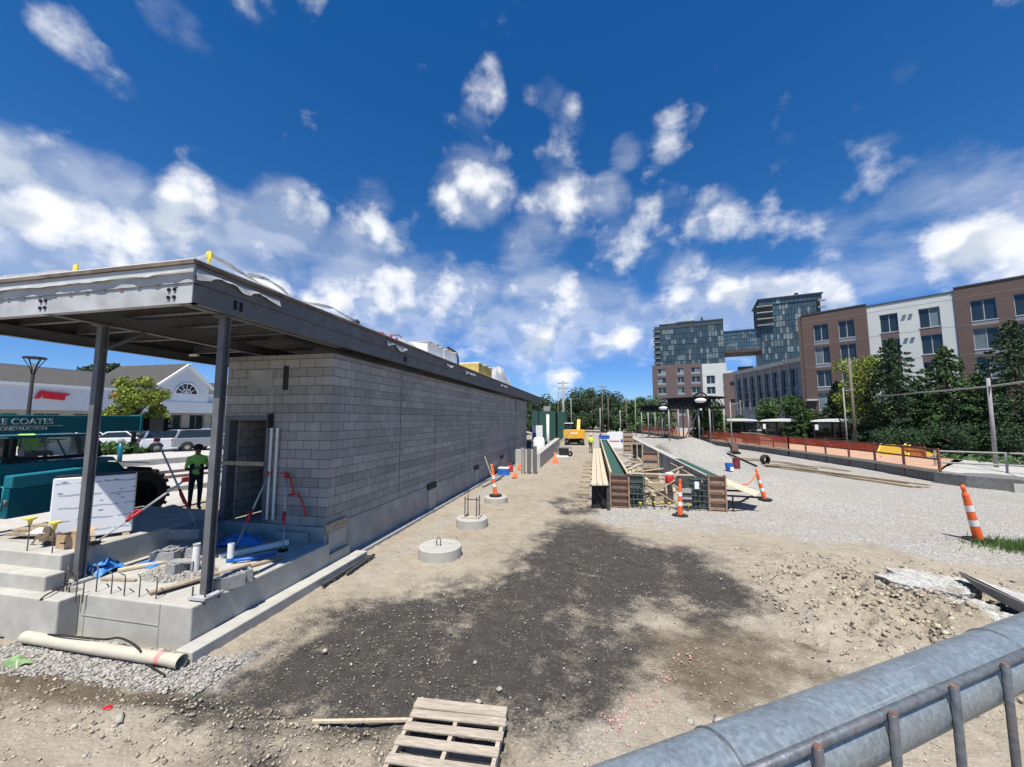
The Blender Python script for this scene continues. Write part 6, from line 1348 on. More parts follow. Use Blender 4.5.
# reinforcing cage standing next to the end
def cage(x0, x1, y0, y1, z1, label, nx, nz):
    r = thing('rebar_cage', label, 'rebar cage', (x0, y0, 0))
    for y in (y0, y1):
        for i in range(nx+1): x = x0 + (x1-x0)*i/nx; MB().tube([(x, y, -.1), (x, y, z1+.05*(i % 2))], .011, 5).build('upright_bar', M['green_bar'], r, world=True)
        for j in range(nz): z = .12 + (z1-.2)*j/(nz-1); MB().tube([(x0-.03, y-.02, z), (x1+.03, y-.02, z)], .011, 5).build('cross_bar', M['green_bar'], r, world=True)
    MB().box(x0+.02, x1-.02, y1+.02, y1+.06, 0, z1-.05).build('dark_panel', M['form_dark'], r, world=True)
    for k in range(3): MB().box(x0+.06+k*.16, x0+.16+k*.16, y0+.06, y0+.14, .1+k*.3, .3+k*.32).build('form_tie', M['black'], r, world=True)
    return r
cage(1.2, 1.74, 14.8, 15.1, 1.2, 'green bar reinforcing cage against the near wall form', 4, 6)
cage(3.32, 3.85, 14.95, 15.25, 1.15, 'green bar reinforcing cage against the right wall form', 4, 6)
MB_ = MB(); MB_.box(3.42, 3.56, 14.88, 14.9, .75, 1.0); tag(MB_.build('paper_notice', M['white_paint']), 'white paper notice hung on the right reinforcing cage', 'notice')
r = thing('dark_form', 'dark grey ribbed form panel at the pit side of the right cage', 'form', (3.2, 15, 0)); MB().box(2.98, 3.3, 14.85, 14.9, 0, .75).build('sheet', M['concrete_grey'], r, world=True)
for i in range(3): MB().box(2.97, 3.31, 14.81, 14.849, .1+.22*i, .16+.22*i).build('rib', M['black_metal'], r, world=True)
# right wall form
r = thing('wall_form', 'right long platform wall with grey face, green coated top and brown ribbed end', 'formwork', (4.1, 15, 0))
MB().box(3.9, 4.38, 15.1, 60, -.1, 1.12).build('concrete_wall', M['concrete_grey'], r, world=True)
for y in np.arange(17.5, 58, 2.4): MB().box(3.885, 3.9, y, y+.03, 0, 1.1).build('panel_joint', M['black_metal'], r, world=True)
MB().box(3.86, 3.95, 15.1, 60, 1.122, 1.2).build('top_rail', M['concrete_white'], r, world=True); MB().box(3.97, 4.34, 15.15, 21.5, 1.122, 1.17).build('green_coating', M['green_strip'], r, world=True)
MB().box(3.965, 4.36, 21.6, 60, 1.122, 1.15).build('concrete_cap', M['concrete_white'], r, world=True)
for i in range(4): MB().box(3.93, 4.4, 14.97, 15.04, .03+i*.3, .27+i*.3).build('end_board', M['form_wood'], r, world=True); MB().box(3.9, 4.43, 14.9, 14.99, .272+i*.3, .31+i*.3).build('rib', M['rust'], r, world=True)
for x in (3.87, 4.41): MB().box(x, x+.055, 14.92, 15.06, 0, 1.24).build('end_stile', M['form_wood'], r, world=True)
MB().bar((3.75, 15.2, .95), (3.75, 21, .95), .06, .09).build('waler', M['wood_old'], r, world=True)
r = thing('side_platform', 'pale plywood work platform on a black bracket right of the right wall form', 'work platform', (4.6, 15.5, 0))
MB().bar((4.5, 16.0, .98), (5.6, 15.4, .55), 1.0, .02, (0, 0, 1)).build('plywood', M['wood'], r, world=True)
b = MB(); b.bar((4.48, 15.1, .52), (5.6, 15.1, .5), .06, .06); b.bar((4.48, 15.1, .05), (5.2, 15.1, .48), .05, .05); b.bar((4.5, 16.3, .5), (5.6, 16.3, .5), .06, .06); b.bar((4.7, 15.12, .0), (4.7, 15.12, .5), .04, .04); b.each('bracket', M['black_metal'], r, world=True)
# ribbed panels further back in the pit
def ribbed(x0, x1, y, z0, z1, n, label):
    r = thing('form_panel', label, 'form panel', ((x0+x1)/2, y, z0)); h_ = (z1-z0)/n
    for i in range(n): MB().box(x0, x1, y, y+.05, z0+i*h_+.03, z0+(i+1)*h_-.02).build('panel_board', M['form_wood'] if i % 2 else M['wood_old'], r, world=True); MB().box(x0-.02, x1+.02, y-.05, y+.04, z0+(i+1)*h_-.018, z0+(i+1)*h_+.025).build('rib', M['rust'], r, world=True)
    for x in (x0-.07, x1+.01): MB().box(x, x+.06, y-.06, y+.06, z0-.2, z1+.05).build('stile', M['wood_old'], r, world=True)
    return r
a, c = D(644, 480, 18.2), D(657, 453, 18.2); ribbed(a.x, c.x, a.y, .1, 1.62, 4, 'tall brown ribbed form panel in the middle of the pit')
a, c = D(624, 450, 33), D(632, 431, 33); ribbed(a.x, c.x, a.y, .2, 2.1, 5, 'far brown ribbed form panel beyond the pit')
a, c = D(632, 455, 26), D(642, 443, 26); r = thing('form_panel', 'open timber frame with a dark double opening left of the middle form panel', 'form panel', (a.x, a.y, 0)); 
MB().box(a.x+.05, c.x-.05, a.y+.05, a.y+.09, .4, 1.5).build('dark_backing', M['black'], r, world=True)
for x in (a.x, (a.x+c.x)/2, c.x): MB().box(x-.04, x+.04, a.y-.05, a.y+.045, .2, 1.6).build('stile', M['wood_old'], r, world=True)
for z in (.3, 1.56): MB().box(a.x, c.x, a.y-.06, a.y-.051, z-.06, z+.06).build('frame_rail', M['wood_old'], r, world=True)
MB_ = MB(); MB_.box(1.9, 2.9, 15.9, 15.94, 0, .75); tag(MB_.build('plywood_sheet', M['wood_old']), 'tan plywood sheet standing at the back of the pit behind the braces', 'plywood')
for (x0, y0, z0, x1, y1, z1, w_, m_, lab) in [(1.1, 14.68, 1.26, 3.35, 14.75, 1.24, .04, 'wood', 'pale timber bar spanning the pit end between the two cages'), (1.75, 15.0, .85, 3.05, 15.1, .05, .12, 'wood_old', 'long brace slanting down to the right across the pit end'), (1.8, 15.3, .3, 2.9, 15.5, .95, .1, 'wood_old', 'brace slanting up to the right behind the marker post'),
        (2.0, 15.2, .0, 1.9, 15.2, 1.0, .08, 'wood', 'upright timber stake left of the crossing braces'), (2.55, 15.15, .0, 2.5, 15.15, .85, .07, 'wood', 'upright timber stake between the crossing braces'), (1.5, 16.2, .8, 2.3, 20, .25, .14, 'wood_old', 'long timber lying inside the pit toward the open frame'), (1.3, 17, .95, 2.9, 22, .6, .14, 'wood', 'long pale timber crossing the pit behind the cage'), (1.5, 20, .7, 3.2, 26, .5, .2, 'wood_grey', 'grey plank crossing the far part of the pit'),
        (1.4, 24, .5, 3.0, 30, .45, .25, 'wood_grey', 'wide grey plank deep in the pit'), (2.6, 16.5, .95, 3.8, 18.5, 1.1, .1, 'wood_old', 'short brace against the right wall face'), (2.9, 18, .2, 3.8, 19, .9, .12, 'wood_old', 'brace rising to the right wall behind the red jug'), (3.3, 15.6, .05, 2.7, 16.8, .8, .09, 'wood', 'pale brace leaning back beside the dark panel')]:
    board('timber', (x0, y0, z0), (x1, y1, z1), w_, .05, M[m_], lab, 'timber')
for k in range(22):
    x0, y0 = random.uniform(1.3, 3.6), random.uniform(15.6, 30); z0 = random.uniform(.05, .8); a0 = random.uniform(0, 3.14); l0 = random.uniform(.8, 2.2); dz = random.uniform(-.5, .5)
    dx = min(1.1, l0*.5)*math.cos(a0); x0 = min(max(x0, 1.25+abs(dx)), 3.75-abs(dx))
    board('timber', (x0-dx, y0-l0*.5*math.sin(a0), max(.05, z0-dz*.5)), (x0+dx, y0+l0*.5*math.sin(a0), max(.06, z0+dz*.5)), random.choice((.05, .09, .14)), .045, M[random.choice(('wood', 'wood_old', 'wood_grey'))], 'loose timber offcut in the jumble inside the pit between the two wall forms', 'timber', 'timber jumble in the pit')
p = Vector((2.72, 15.6, .78)); r = thing('water_jug', 'red round water jug with a white lid on the pit braces', 'water jug', p); MB().lathe((0, 0, 0), [(.001, 0), (.14, 0), (.16, .03), (.16, .32), (.13, .36)], 16).build('body', M['red'], r, smooth=True); MB().lathe((0, 0, .36), [(.15, 0), (.15, .05), (.001, .07)], 16).build('lid', M['white_paint'], r)
cp = thing('capped_bar', 'short bar with a yellow safety cap along the front of the pit', 'rebar cap', (1.55, 14.72, .0), group='yellow capped bars in the pit'); MB().tube([(0, 0, -.05), (0, 0, .2)], .01, 6).build('bar', M['rebar'], cp); MB().lathe((0, 0, .14), [(.028, 0), (.03, .06), (.055, .075), (.055, .1), (.001, .11)], 10).build('cap', M['cap_yellow'], cp)
for i, (x, y) in enumerate([(1.8, 14.85), (2.05, 14.8), (2.3, 14.85), (2.55, 14.8), (2.8, 14.85), (2.95, 14.7), (3.15, 14.72), (1.3, 16.4), (1.45, 16.6), (1.6, 16.3)]): copy_tree(cp, None, (x, y, .02 if y < 16 else .95), random.uniform(0, 3))
# gravel side: bucket, drum, loose stuff
x, y, z = lump_at(730, 480, .3); r = thing('bucket', 'blue bucket with a white band on the gravel', 'bucket', (x, y, gz(x, y))); MB().lathe((0, 0, 0), [(.14, 0), (.17, .16)], 16).build('tub', M['blue'], r, smooth=True); MB().lathe((0, 0, .16), [(.172, 0), (.19, .22), (.17, .22), (.155, .02)], 16).build('band', M['blue'], r); MB().box(-.02, .13, -.2, -.17, .04, .22).build('label', M['white_paint'], r)
x, y, z = lump_at(737, 476, .35); r = thing('drum', 'maroon drum standing behind the blue bucket', 'drum', (x, y, gz(x, y))); MB().lathe((0, 0, 0), [(.001, 0), (.17, 0), (.17, .2), (.18, .22), (.17, .24), (.17, .5), (.001, .5)], 18).build('shell', M['maroon'], r); MB().lathe((0, 0, .5), [(.18, 0), (.18, .03), (.001, .03)], 18).build('lid', M['maroon'], r)
def pile(px, py, z, n, l, w_, ang, lab, grp, mat='wood_old', cat='timber', nm='timber'):
    l *= 1.35; w_ *= 1.3; p = G(px, py, .1); z0 = gz(p.x, p.y)
    for i in range(n):
        b = MB(); b.cbox((p.x + random.uniform(-.15, .15) - .16*(i % 3)*math.sin(ang), p.y + .16*(i % 3)*math.cos(ang) + random.uniform(-.05, .05), z0 + .06 + .09*(i//3)), (l*random.uniform(.75, 1.1), w_, .07), ang + random.uniform(-.08, .08)); tag(b.build(nm, M[mat]), lab, cat, grp)
pile(718, 456, .4, 5, 2.4, .14, R(15), 'weathered timber in the heap left of the black coil', 'timber heap left of the black coil')
pile(742, 459, .4, 4, 2.0, .14, R(-20), 'weathered timber in the low heap before the orange fence', 'timber heap before the orange fence')
pile(790, 467, .4, 6, 2.0, .2, R(-30), 'dark timber in the tied bundle on the gravel', 'timber bundle on the gravel')
pile(838, 474, .4, 4, 5.5, .16, R(115), 'long board lying along the foot of the plywood platform', 'long boards along the platform foot')
pile(806, 464, .4, 3, 5.0, .16, R(118), 'long grey board in the pile behind the timber bundle', 'long grey boards behind the bundle', 'wood_grey')
x, y, z = lump_at(765, 458, .45); b = MB()
for k in range(3): b.lathe((0, .08*(k-1), .34), [(.2, -.06), (.32, -.06), (.35, 0), (.32, .06), (.2, .06)], 20, 'y')
b.xf(Matrix.Translation((x, y, gz(x, y))) @ Matrix.Rotation(R(25), 4, 'Z')); tag(b.build('hose_coil', M['black'], smooth=True), 'black hose coil standing on edge before the orange fence', 'hose coil')
x, y, z = lump_at(735, 462, .4); r = thing('plate_compactor', 'rusty small compactor with a bent handle among the timber heaps', 'compactor', (x, y, gz(x, y))); MB().box(-.3, .3, -.25, .25, .05, .2).build('plate', M['black_metal'], r, bevel=.02); MB().box(-.2, .2, -.18, .18, .21, .65).build('engine', M['rust'], r, bevel=.04); MB().tube([(-.2, 0, .3), (-.4, 0, 1.0), (-.4, .3, 1.05)], .025, 6).build('handle', M['black_metal'], r)
p0, p1 = G(728, 451+14, .35), G(757, 459+14, .3); tag(MB().bar((p0.x, p0.y, gz(p0.x, p0.y)+.06), (p1.x, p1.y, gz(p1.x, p1.y)+.06), .1, .08).build('steel_bar', M['black_metal']), 'long dark steel bar lying on the gravel before the timber', 'steel bar')
p0 = G(680, 505, .6); cable([(5.35, 16.2, .75), (5.7, 16.5, .75), (6.0, 16.7, 1.0), (6.15, 16.85, 1.15)], .02, M['orange'], 'orange cord from the work platform to the leaning marker', 'cord', 'cord')

# ------------------------------------------------------------------ existing platform on the right with plywood deck and orange fences
KS = 1.28
def K(x, y, z): return Vector((x*KS, y*KS, H + (z-H)*KS))
EDGE = [(x*KS, y*KS) for x, y in ((13.25, 18.6), (13.25, 23), (12.5, 31), (11.0, 42), (8.9, 60), (6.6, 84))]
def off(i, d):
    a = Vector(EDGE[max(0, i-1)]); b_ = Vector(EDGE[min(len(EDGE)-1, i+1)]); t = (b_-a).normalized(); return Vector(EDGE[i]) + Vector((t.y, -t.x))*d
ZD = .64
pr = thing('boarding_platform', 'existing boarding platform with orange plywood deck and dark concrete edge', 'platform', (13.2, 18.6, 0))
def strip(d0, d1, z0, z1, name, mat):
    b = MB(); vs = []; fs = []
    for i in range(len(EDGE)):
        a, c = off(i, d0), off(i, d1)
        if i == 0 and d1 > 1: c = c + Vector((0, 6.6))
        vs += [(a.x, a.y, z0), (c.x, c.y, z0), (c.x, c.y, z1), (a.x, a.y, z1)]
    for i in range(len(EDGE)-1):
        for k in range(4): fs.append((i*4+k, i*4+(k+1) % 4, i*4+4+(k+1) % 4, i*4+4+k))
    fs += [(0, 1, 2, 3), tuple(len(vs)-4+k for k in range(4))]
    return b.add(vs, fs).build(name, mat, pr, world=True)
strip(.05, 5.6, -.3, ZD-.06, 'concrete_edge', M['edge_dark']); strip(0, 5.6, ZD-.058, ZD, 'plywood_deck', M['ply']); strip(-.03, -.002, ZD-.16, ZD+.005, 'edge_board', M['wood'])
def along(d, step, d0=0):
    pts = [off(i, d) for i in range(len(EDGE))]; out = []; acc = d0
    for a, c in zip(pts[:-1], pts[1:]):
        L_ = (c-a).length
        while acc < L_: out.append(a.lerp(c, acc/L_)); acc += step
        acc -= L_
    return out
def fence(label, d, n0, n1, mesh, rails, step=2.4, hgt=1.05, post_m='rust', toe=True):
    P = along(d, step)[n0:n1+1]; r = thing('barrier_fence', label, 'fence', (P[0].x, P[0].y, ZD))
    for p in P: MB().box(p.x-.045, p.x+.045, p.y-.045, p.y+.045, ZD-(.6 if d < .1 else 0), ZD+hgt+.03).build('post', M[post_m], r, world=True)
    for a, c in zip(P[:-1], P[1:]):
        if rails:
            for z in (ZD+hgt-.04, ZD+hgt*.5): MB().bar((a.x, a.y, z), (c.x, c.y, z), .04, .09).build('rail', M[post_m], r, world=True)
        if mesh:
            me = bpy.data.meshes.new('mesh_panel'); L_ = (c-a).length; off_ = Vector((-.05, .0))
            N_ = 6; vs = []; uv = []; fs = []
            for k in range(N_+1):
                q = a.lerp(c, k/N_); sag = .06*math.sin(math.pi*k/N_) + .02*math.sin(k*2.1+a.x)
                vs += [(q.x-.05, q.y, ZD+.04), (q.x-.05-.03*math.sin(k), q.y, ZD+hgt-sag)]; uv += [(k/N_*L_, 0), (k/N_*L_, hgt)]
            for k in range(N_): fs.append((2*k, 2*k+2, 2*k+3, 2*k+1))
            me.from_pydata(vs, [], fs); me.materials.append(M['fence_mesh']); ul = me.uv_layers.new(name='UVMap')
            for l in me.loops: ul.data[l.index].uv = uv[l.vertex_index]
            link('mesh_panel', me, r, world=True)
M['fence_post'] = mk('fence post brown', (.2, .07, .045), .8, var=.2)
fence('near open railing of brown posts and two rails along the plywood platform edge', .06, 0, 6, False, True, 2.3, post_m='fence_post')
fence('orange mesh barrier along the edge of the platform in front of the shelters', .06, 6, 16, True, True, 2.3, post_m='fence_post')
fence('far orange mesh barrier beyond the platform canopy', .06, 19, 36, True, True, 2.2, post_m='fence_post')
fence('low orange mesh barrier along the back of the plywood deck', 4.6, 3, 20, True, True, 2.4, hgt=.72, post_m='fence_post')
# orange ply box and yellow ramps
a = along(1.6, 1.0)[22]; r = thing('plywood_box', 'sloping topped orange plywood box on the deck behind the mesh barrier', 'plywood box', (a.x, a.y, ZD), R(14)); MB().prism([(-.7, 0), (.7, 0), (.7, .75), (-.7, 1.05)], 'y', -1.3, 1.3).build('box', M['ply'], r, bevel=.01); MB().prism([(-.78, 1.09), (-.76, 1.12), (.8, .79), (.78, .75)], 'y', -1.4, 1.4).build('lid', M['wood'], r)
M['ramp_yellow'] = mk('ramp yellow', (.42, .26, .02), .5, var=.1)
for i, (px, lab) in enumerate(((893, 'left yellow folded ramp panel at the end of the plywood deck'), (918, 'right yellow ramp panel with pale edge bars at the end of the plywood deck'))):
    p = G(px, 455, ZD); r = thing('ramp_panel', lab, 'ramp', (p.x, p.y, ZD), R(-50)); b = MB(); b.bar((-.9, .5, .75), (.9, .5, .0) if i else (.9, .5, .7), .05, 1.2 if not i else .05, (0, 0, 1)); 
    b = MB(); b.quad((-.75, .45, .72), (.75, .45, .72 if not i else .1), (.95, -.35, .0), (-.75, -.35, .0)); b.quad((-.75, .49, .7), (-.75, -.31, -.0), (.95, -.31, -.0), (.75, .49, .7 if not i else .08)); b.build('sheet', M['ramp_yellow'], r, recalc=False)
    for x in (-.75, .8): MB().bar((x, .47, .74 if x < 0 or not i else .12), (x+.12*(x > 0), -.37, .02), .07, .07).build('edge_bar', M['cap_yellow'], r)
# concrete block end, path kerb and grey railing toward the right
r = thing('ramp_wall', 'grey concrete ramp wall running right from the platform end', 'wall', K(13.3, 18, 0))
def kp(pts): return [tuple(K(x, y, 0)[:2]) for x, y in pts]
zk = lambda z: K(0, 0, z).z
b = MB(); b.prism(kp([(13.05, 18.55), (14.9, 18.5), (15.2, 16.9), (14.4, 16.6), (13.35, 17.6)]), 'z', -.4, zk(1.12)); b.build('end_block', M['edge_dark'], r, world=True)
b = MB(); b.prism(kp([(14.0, 16.75), (14.4, 16.58), (14.38, 16.5), (13.98, 16.68)]), 'z', zk(.7), zk(1.0)); b.build('pale_panel', M['concrete_white'], r, world=True)
b = MB(); b.prism(kp([(15.1, 17.6), (30, 11.5), (30.4, 12.5), (15.3, 18.6)]), 'z', -.4, zk(.78)); b.build('kerb_wall', M['edge_dark'], r, world=True); b = MB(); b.prism(kp([(13.7, 18.62), (15.12, 17.64), (30, 11.54), (31, 15), (18.6, 23.4)]), 'z', zk(.6), zk(.8)); b.build('pathway', M['concrete_white'], r, world=True)
q_ = [Vector((17.05, 23.75, .635)), Vector((22.7, 30.4, .635)), Vector((28, 27.6, .14)), Vector((19.9, 22.4, .14))]
MB().add(q_ + [p + Vector((0, 0, -.5)) for p in q_], [(0, 1, 2, 3), (7, 6, 5, 4), (0, 4, 5, 1), (1, 5, 6, 2), (2, 6, 7, 3), (3, 7, 4, 0)]).build('ramp', M['concrete_white'], r, world=True)
r = thing('grey_railing', 'light grey two rail pipe railing beside the path on the right', 'railing', K(15, 19.5, .8)); pts = [K(*(Vector((14.3, 20.2)).lerp(Vector((31, 13.6)), k/9)), 0) for k in range(10)]
for p in pts: MB().tube([(p.x, p.y, zk(.75)), (p.x, p.y, zk(1.85))], .05, 8).build('post', M['pole_grey'], r, world=True)
for z in (1.83, 1.35): MB().tube([(pts[0].x, pts[0].y, zk(z)), (pts[-1].x, pts[-1].y, zk(z))], .045, 8).build('rail', M['pole_grey'], r, world=True)
# grey pole with its long arm
base = G(997, 474, zk(.8)); tp = D(988, 378, float(np.array(base) @ fw - np.array([0, 0, H]) @ fw)); r = thing('wire_pole', 'leaning light grey pole with a long pale arm in front of the evergreens', 'pole', (base.x, base.y, base.z))
MB().tube([tuple(base), tuple(tp)], [.1, .075], 12).build('pole', M['pole_grey'], r, world=True, smooth=True); MB().box(base.x-.2, base.x+.2, base.y-.2, base.y+.2, base.z, base.z+.06).build('base_plate', M['steel'], r, world=True)
q = tp + (base-tp)*.09; le = D(872, 397, 36); re_ = q + (q-le)*.8; b = MB(); b.tube([tuple(le), tuple(q), tuple(re_ + Vector((0, 0, .4)))], [.04, .055, .055], 8); b.build('arm', M['pole_grey'], r, world=True, smooth=True)
# bus shelters
def shelter(px, d, w_, label):
    p = D(px, 443, d); z0 = ZD - .05; t = D(px, 418.5, d).z
    r = thing('bus_shelter', label, 'shelter', (p.x, p.y, z0), R(-25), 'glass shelters on the platform'); h_ = t - z0; hw = w_/2
    b = MB(); vs = []; fs = []; n = 14
    for i in range(n+1):
        x = -hw-.25 + (w_+.5)*i/n; z = h_ - .32 + .3*math.sqrt(max(0, 1-(x/(hw+.26))**2))
        vs += [(x, -.95, z-.05), (x, 0, z), (x, .95, z-.05), (x, .95, h_-.36), (x, -.95, h_-.36)]
    for i in range(n):
        for k in range(5): fs.append((i*5+k, i*5+(k+1) % 5, i*5+5+(k+1) % 5, i*5+5+k))
    fs += [(0, 1, 2, 3, 4), tuple(n*5+k for k in range(5))]; b.add(vs, fs); b.build('roof', M['white_paint'], r, smooth=False)
    MB().box(-hw-.2, hw+.2, -.9, .9, h_-.48, h_-.362).build('eaves_frame', M['black_metal'], r)
    for x in (-hw, -hw/3, hw/3, hw):
        for y in (-.8, .8): MB().box(x-.06, x+.06, y-.06, y+.06, 0, h_-.48).build('post', M['black_metal'], r)
    for x0, x1 in ((-hw, -hw/3), (-hw/3, hw/3), (hw/3, hw)): MB().box(x0+.05, x1-.05, .78, .8, .2, h_-.55).build('glass_panel', M['glass_smoke'], r)
    for x in (-hw, hw): MB().box(x-.01, x+.01, -.75, .75, .2, h_-.55).build('end_glass', M['glass_smoke'], r)
    MB().box(-hw*.7, hw*.7, .3, .7, .42, .48).build('bench', M['wood_old'], r); MB().box(-hw+.1, -hw+.4, -.86, -.845, 1.4, 2.0).build('notice', M['white_paint'], r)
shelter(845, 42, 5.2, 'nearest white domed shelter in front of the dark evergreens'); shelter(784, 47, 4.2, 'middle white domed shelter below the mid green tree'); shelter(738, 53, 4.4, 'farthest white domed shelter near the platform canopy')
# platform canopies
def canopy(px0, px1, d0, d1, ztop, zb, label, lamp):
    a = D(px0, 419, d0); c = D(px1, 419, d1); a.z = c.z = 0; L_ = (c-a).length; ang = math.atan2(c.y-a.y, c.x-a.x)
    r = thing('platform_canopy', label, 'canopy', (a.x, a.y, ZD), ang, 'dark platform canopies'); zt, z0 = ztop-ZD, zb-ZD
    for y in (0, 3.0):
        MB().bar((0, y, zt), (L_, y, zt), .16, .16).build('chord', M['black_metal'], r); MB().bar((0, y, z0), (L_, y, z0), .18, .2).build('chord', M['black_metal'], r)
        n = 9
        for i in range(n): x0, x1 = L_*i/n, L_*(i+1)/n; MB().bar((x0, y, z0 if i % 2 else zt), (x1, y, zt if i % 2 else z0), .07, .07).build('web', M['black_metal'], r)
        for i in range(5): x = L_*(i+.1)/4.2; MB().tube([(x, y, -.3), (x, y, z0)], .085, 8).build('post', M['pole_grey'], r, smooth=True)
    b = MB(); b.box(-.2, L_+.2, -.2, 3.2, zt+.09, zt+.16); b.build('roof_sheet', M['black_metal'], r)
    MB().box(0, L_, .09, .12, z0+.1, zt-.08).build('fascia_panel', M['black_metal'], r)
    MB().bar((L_*.25, 1.5, .3), (L_*.62, 1.5, z0), .1, .1).build('stair_stringer', M['pole_grey'], r)
    for x in [L_*.82]:
        b = MB(); R_ = .95; b.tube([(x + R_*math.cos(t), -.25, zt-.35 + R_*math.sin(t)) for t in np.linspace(0, math.pi, 15)], .1, 6); b.build('arch', M['black_metal'], r, smooth=True)
        b = MB(); b.sphere((x, -.25, zt-.35), .75, 16, 8, (1, .6, .4)); b.build('dome_lamp', M['white_paint'], r, smooth=True)
        MB().sphere((x, -.25, z0-.25), .14, 10, 6).build('hanging_lamp', M['white_paint'], r, smooth=True)
canopy(668, 711, 51, 46, 5.8, 4.6, 'near dark steel platform canopy with an arched end and white dome lamp', [7.0])
canopy(641, 670, 66, 62, 5.3, 4.5, 'far dark steel platform canopy partly behind the near one', [5.6])
# poles
def upole(px, pytop, d, w_, mat, label, arms=0, grp='poles beyond the works'):
    t = D(px, pytop, d); z0 = gz(t.x, t.y); r = thing('utility_pole', label, 'pole', (t.x, t.y, z0), R(random.uniform(-20, 20)), grp); h_ = t.z - z0
    MB().tube([(0, 0, 0), (0, 0, h_)], [w_, w_*.7], 8).build('pole', M[mat], r, smooth=True)
    for k in range(arms): MB().box(-1.1, 1.1, -.06, .06, h_-.5-k*1.0, h_-.36-k*1.0).build('crossarm', M['pole_wood'], r)
    if not arms: MB().bar((0, 0, h_-.25), (.9, 0, h_-.1), .05, .05).build('bracket', M[mat], r)
for px, py, d, w_, mt_, ar, lab in [(563, 381, 75, .32, 'pole_grey', 2, 'thick pale pole with cross arms beyond the dark green enclosure'), (571, 398, 82, .1, 'pole_grey', 0, 'thin pole right of the thick pale pole'), (602, 385, 90, .13, 'pole_wood', 1, 'tall dark pole in front of the biggest far tree'), (608, 398, 88, .12, 'pole_wood', 0, 'dark pole right of the tall dark pole'),
        (600, 408, 70, .12, 'pole_grey', 0, 'short pale pole below the tall dark pole'), (620, 410, 66, .1, 'pole_grey', 0, 'short pale pole left of the far canopy'), (626, 399, 84, .12, 'pole_wood', 1, 'dark pole left of the far canopy'), (635, 398, 74, .09, 'pole_grey', 0, 'thin pale pole at the far canopy end'), (648, 395, 72, .12, 'black_metal', 0, 'black pole above the far canopy'), (558, 392, 86, .1, 'pole_wood', 0, 'thin dark pole left of the thick pale pole'),
        (849, 358, 36, .14, 'pole_wood', 0, 'dark wooden pole rising beside the yellow green tree'), (843, 388, 35, .07, 'pole_grey', 0, 'pale thin post in front of the yellow green tree'), (730, 402, 38, .07, 'pole_grey', 0, 'pale lamp post left of the farthest shelter'), (740, 400, 60, .14, 'pole_wood', 0, 'dark post before the grey hall'), (774, 404, 62, .08, 'black_metal', 0, 'black lamp post before the tall hall windows')]:
    upole(px, py, d, w_, mt_, lab, ar)
x, y = D(747, 430, 55)[:2]; car('dark car standing behind the farthest shelter', (x, y, gz(x, y)), R(20), M['car_silver'], 'suv', 'cars behind the platform')
x, y = D(758, 430, 55)[:2]; car('white car standing between the two far shelters', (x, y, gz(x, y)), R(20), M['car_white'], 'suv', 'cars behind the platform')
x, y = D(803, 431, 52)[:2]; car('white car half hidden behind the middle shelter', (x, y, gz(x, y)), R(20), M['car_white'], 'sedan', 'cars behind the platform')

# ------------------------------------------------------------------ buildings
def frame(px, d, ang): p = D(px, 419, d); return Vector((p.x, p.y, 0)), R(ang - 90)
# brick and white apartment house
p0, rz = frame(925, 41, 50.6); r = thing('apartment_house', 'brick apartment house with a white bay and paired windows on the right', 'apartment house', D(925, 419, 41*1.12) + Vector((0, 0, -H*1.12)), rz); r.scale = (1.12,)*3
rows = [(13.0, 15.1), (10.1, 12.2), (7.2, 9.3), (4.3, 6.4), (1.4, 3.5)]
secs = [(-10.2, -3.87, 'brick', 0, [(-8.98, -7.52), (-6.52, -5.04)], 16.55), (-3.86, 2.89, 'white_clad', .12, [(-2.84, -1.34), (.26, 1.83)], 16.3), (2.9, 17.0, 'brick', -.05, [(3.9, 5.55), (6.6, 8.2), (10.6, 12.1), (13.2, 14.7)], 16.65)]
k = 0
for x0, x1, mt_, y, cols, zt in secs:
    holes = [(a, c, z0, z1) for a, c in cols for z0, z1 in rows]
    wall_holes(x0, x1, 0, zt, holes, y, .3).build('facade', M[mt_], r)
    for zj in (3.9, 6.85, 9.75, 12.7, 15.55): MB().box(x0+.01, x1-.01, y-.006, y-.001, zj, zj+.035).build('panel_joint', M['stone_grey'], r)
    MB().box(x0-.0, x1+.0, y-.08, y+.35, zt+.002, zt+.14).build('coping', M['mullion'], r)
    for h in holes:
        me = glazing(h[0]-.005, h[1]+.005, h[2], h[3], 2, 1, y+.16, .07, .05, .25, seed=k); k += 1; w = link('window', me, r)
        MB().box(h[0]-.06, h[1]+.06, y-.05, y+.1, h[2]-.09, h[2]-.003).build('sill', M['win_frame'], w)
        if mt_ == 'white_clad' and h[2] < 13: MB().box(h[0], h[1], y-.012, y-.001, h[3]+.02, h[3]+.78).build('brick_spandrel', M['brick_mauve'], r)
        elif mt_ == 'brick': MB().box(h[0]-.03, h[1]+.03, y-.012, y-.002, h[2]-.5, h[2]-.1).build('spandrel', M['stone_grey'], r)
    if mt_ == 'white_clad':
        for z in (14.6, 12.0): 
            for x in (-.95, -.45): MB().box(x, x+.28, y-.2, y-.002, z, z+.12).build('vent_hood', M['stone_grey'], r)
MB().box(-10.2, 17, .4, 14, 0, 16.1).build('body', M['brick'], r); MB().box(-10.6, -10.21, .1, 14, 0, 16.5).build('end_wall', M['brick'], r)
MB().box(-10.1, -9.0, -.4, -.06, 5.5, 5.7).build('entrance_canopy', M['white_clad'], r)
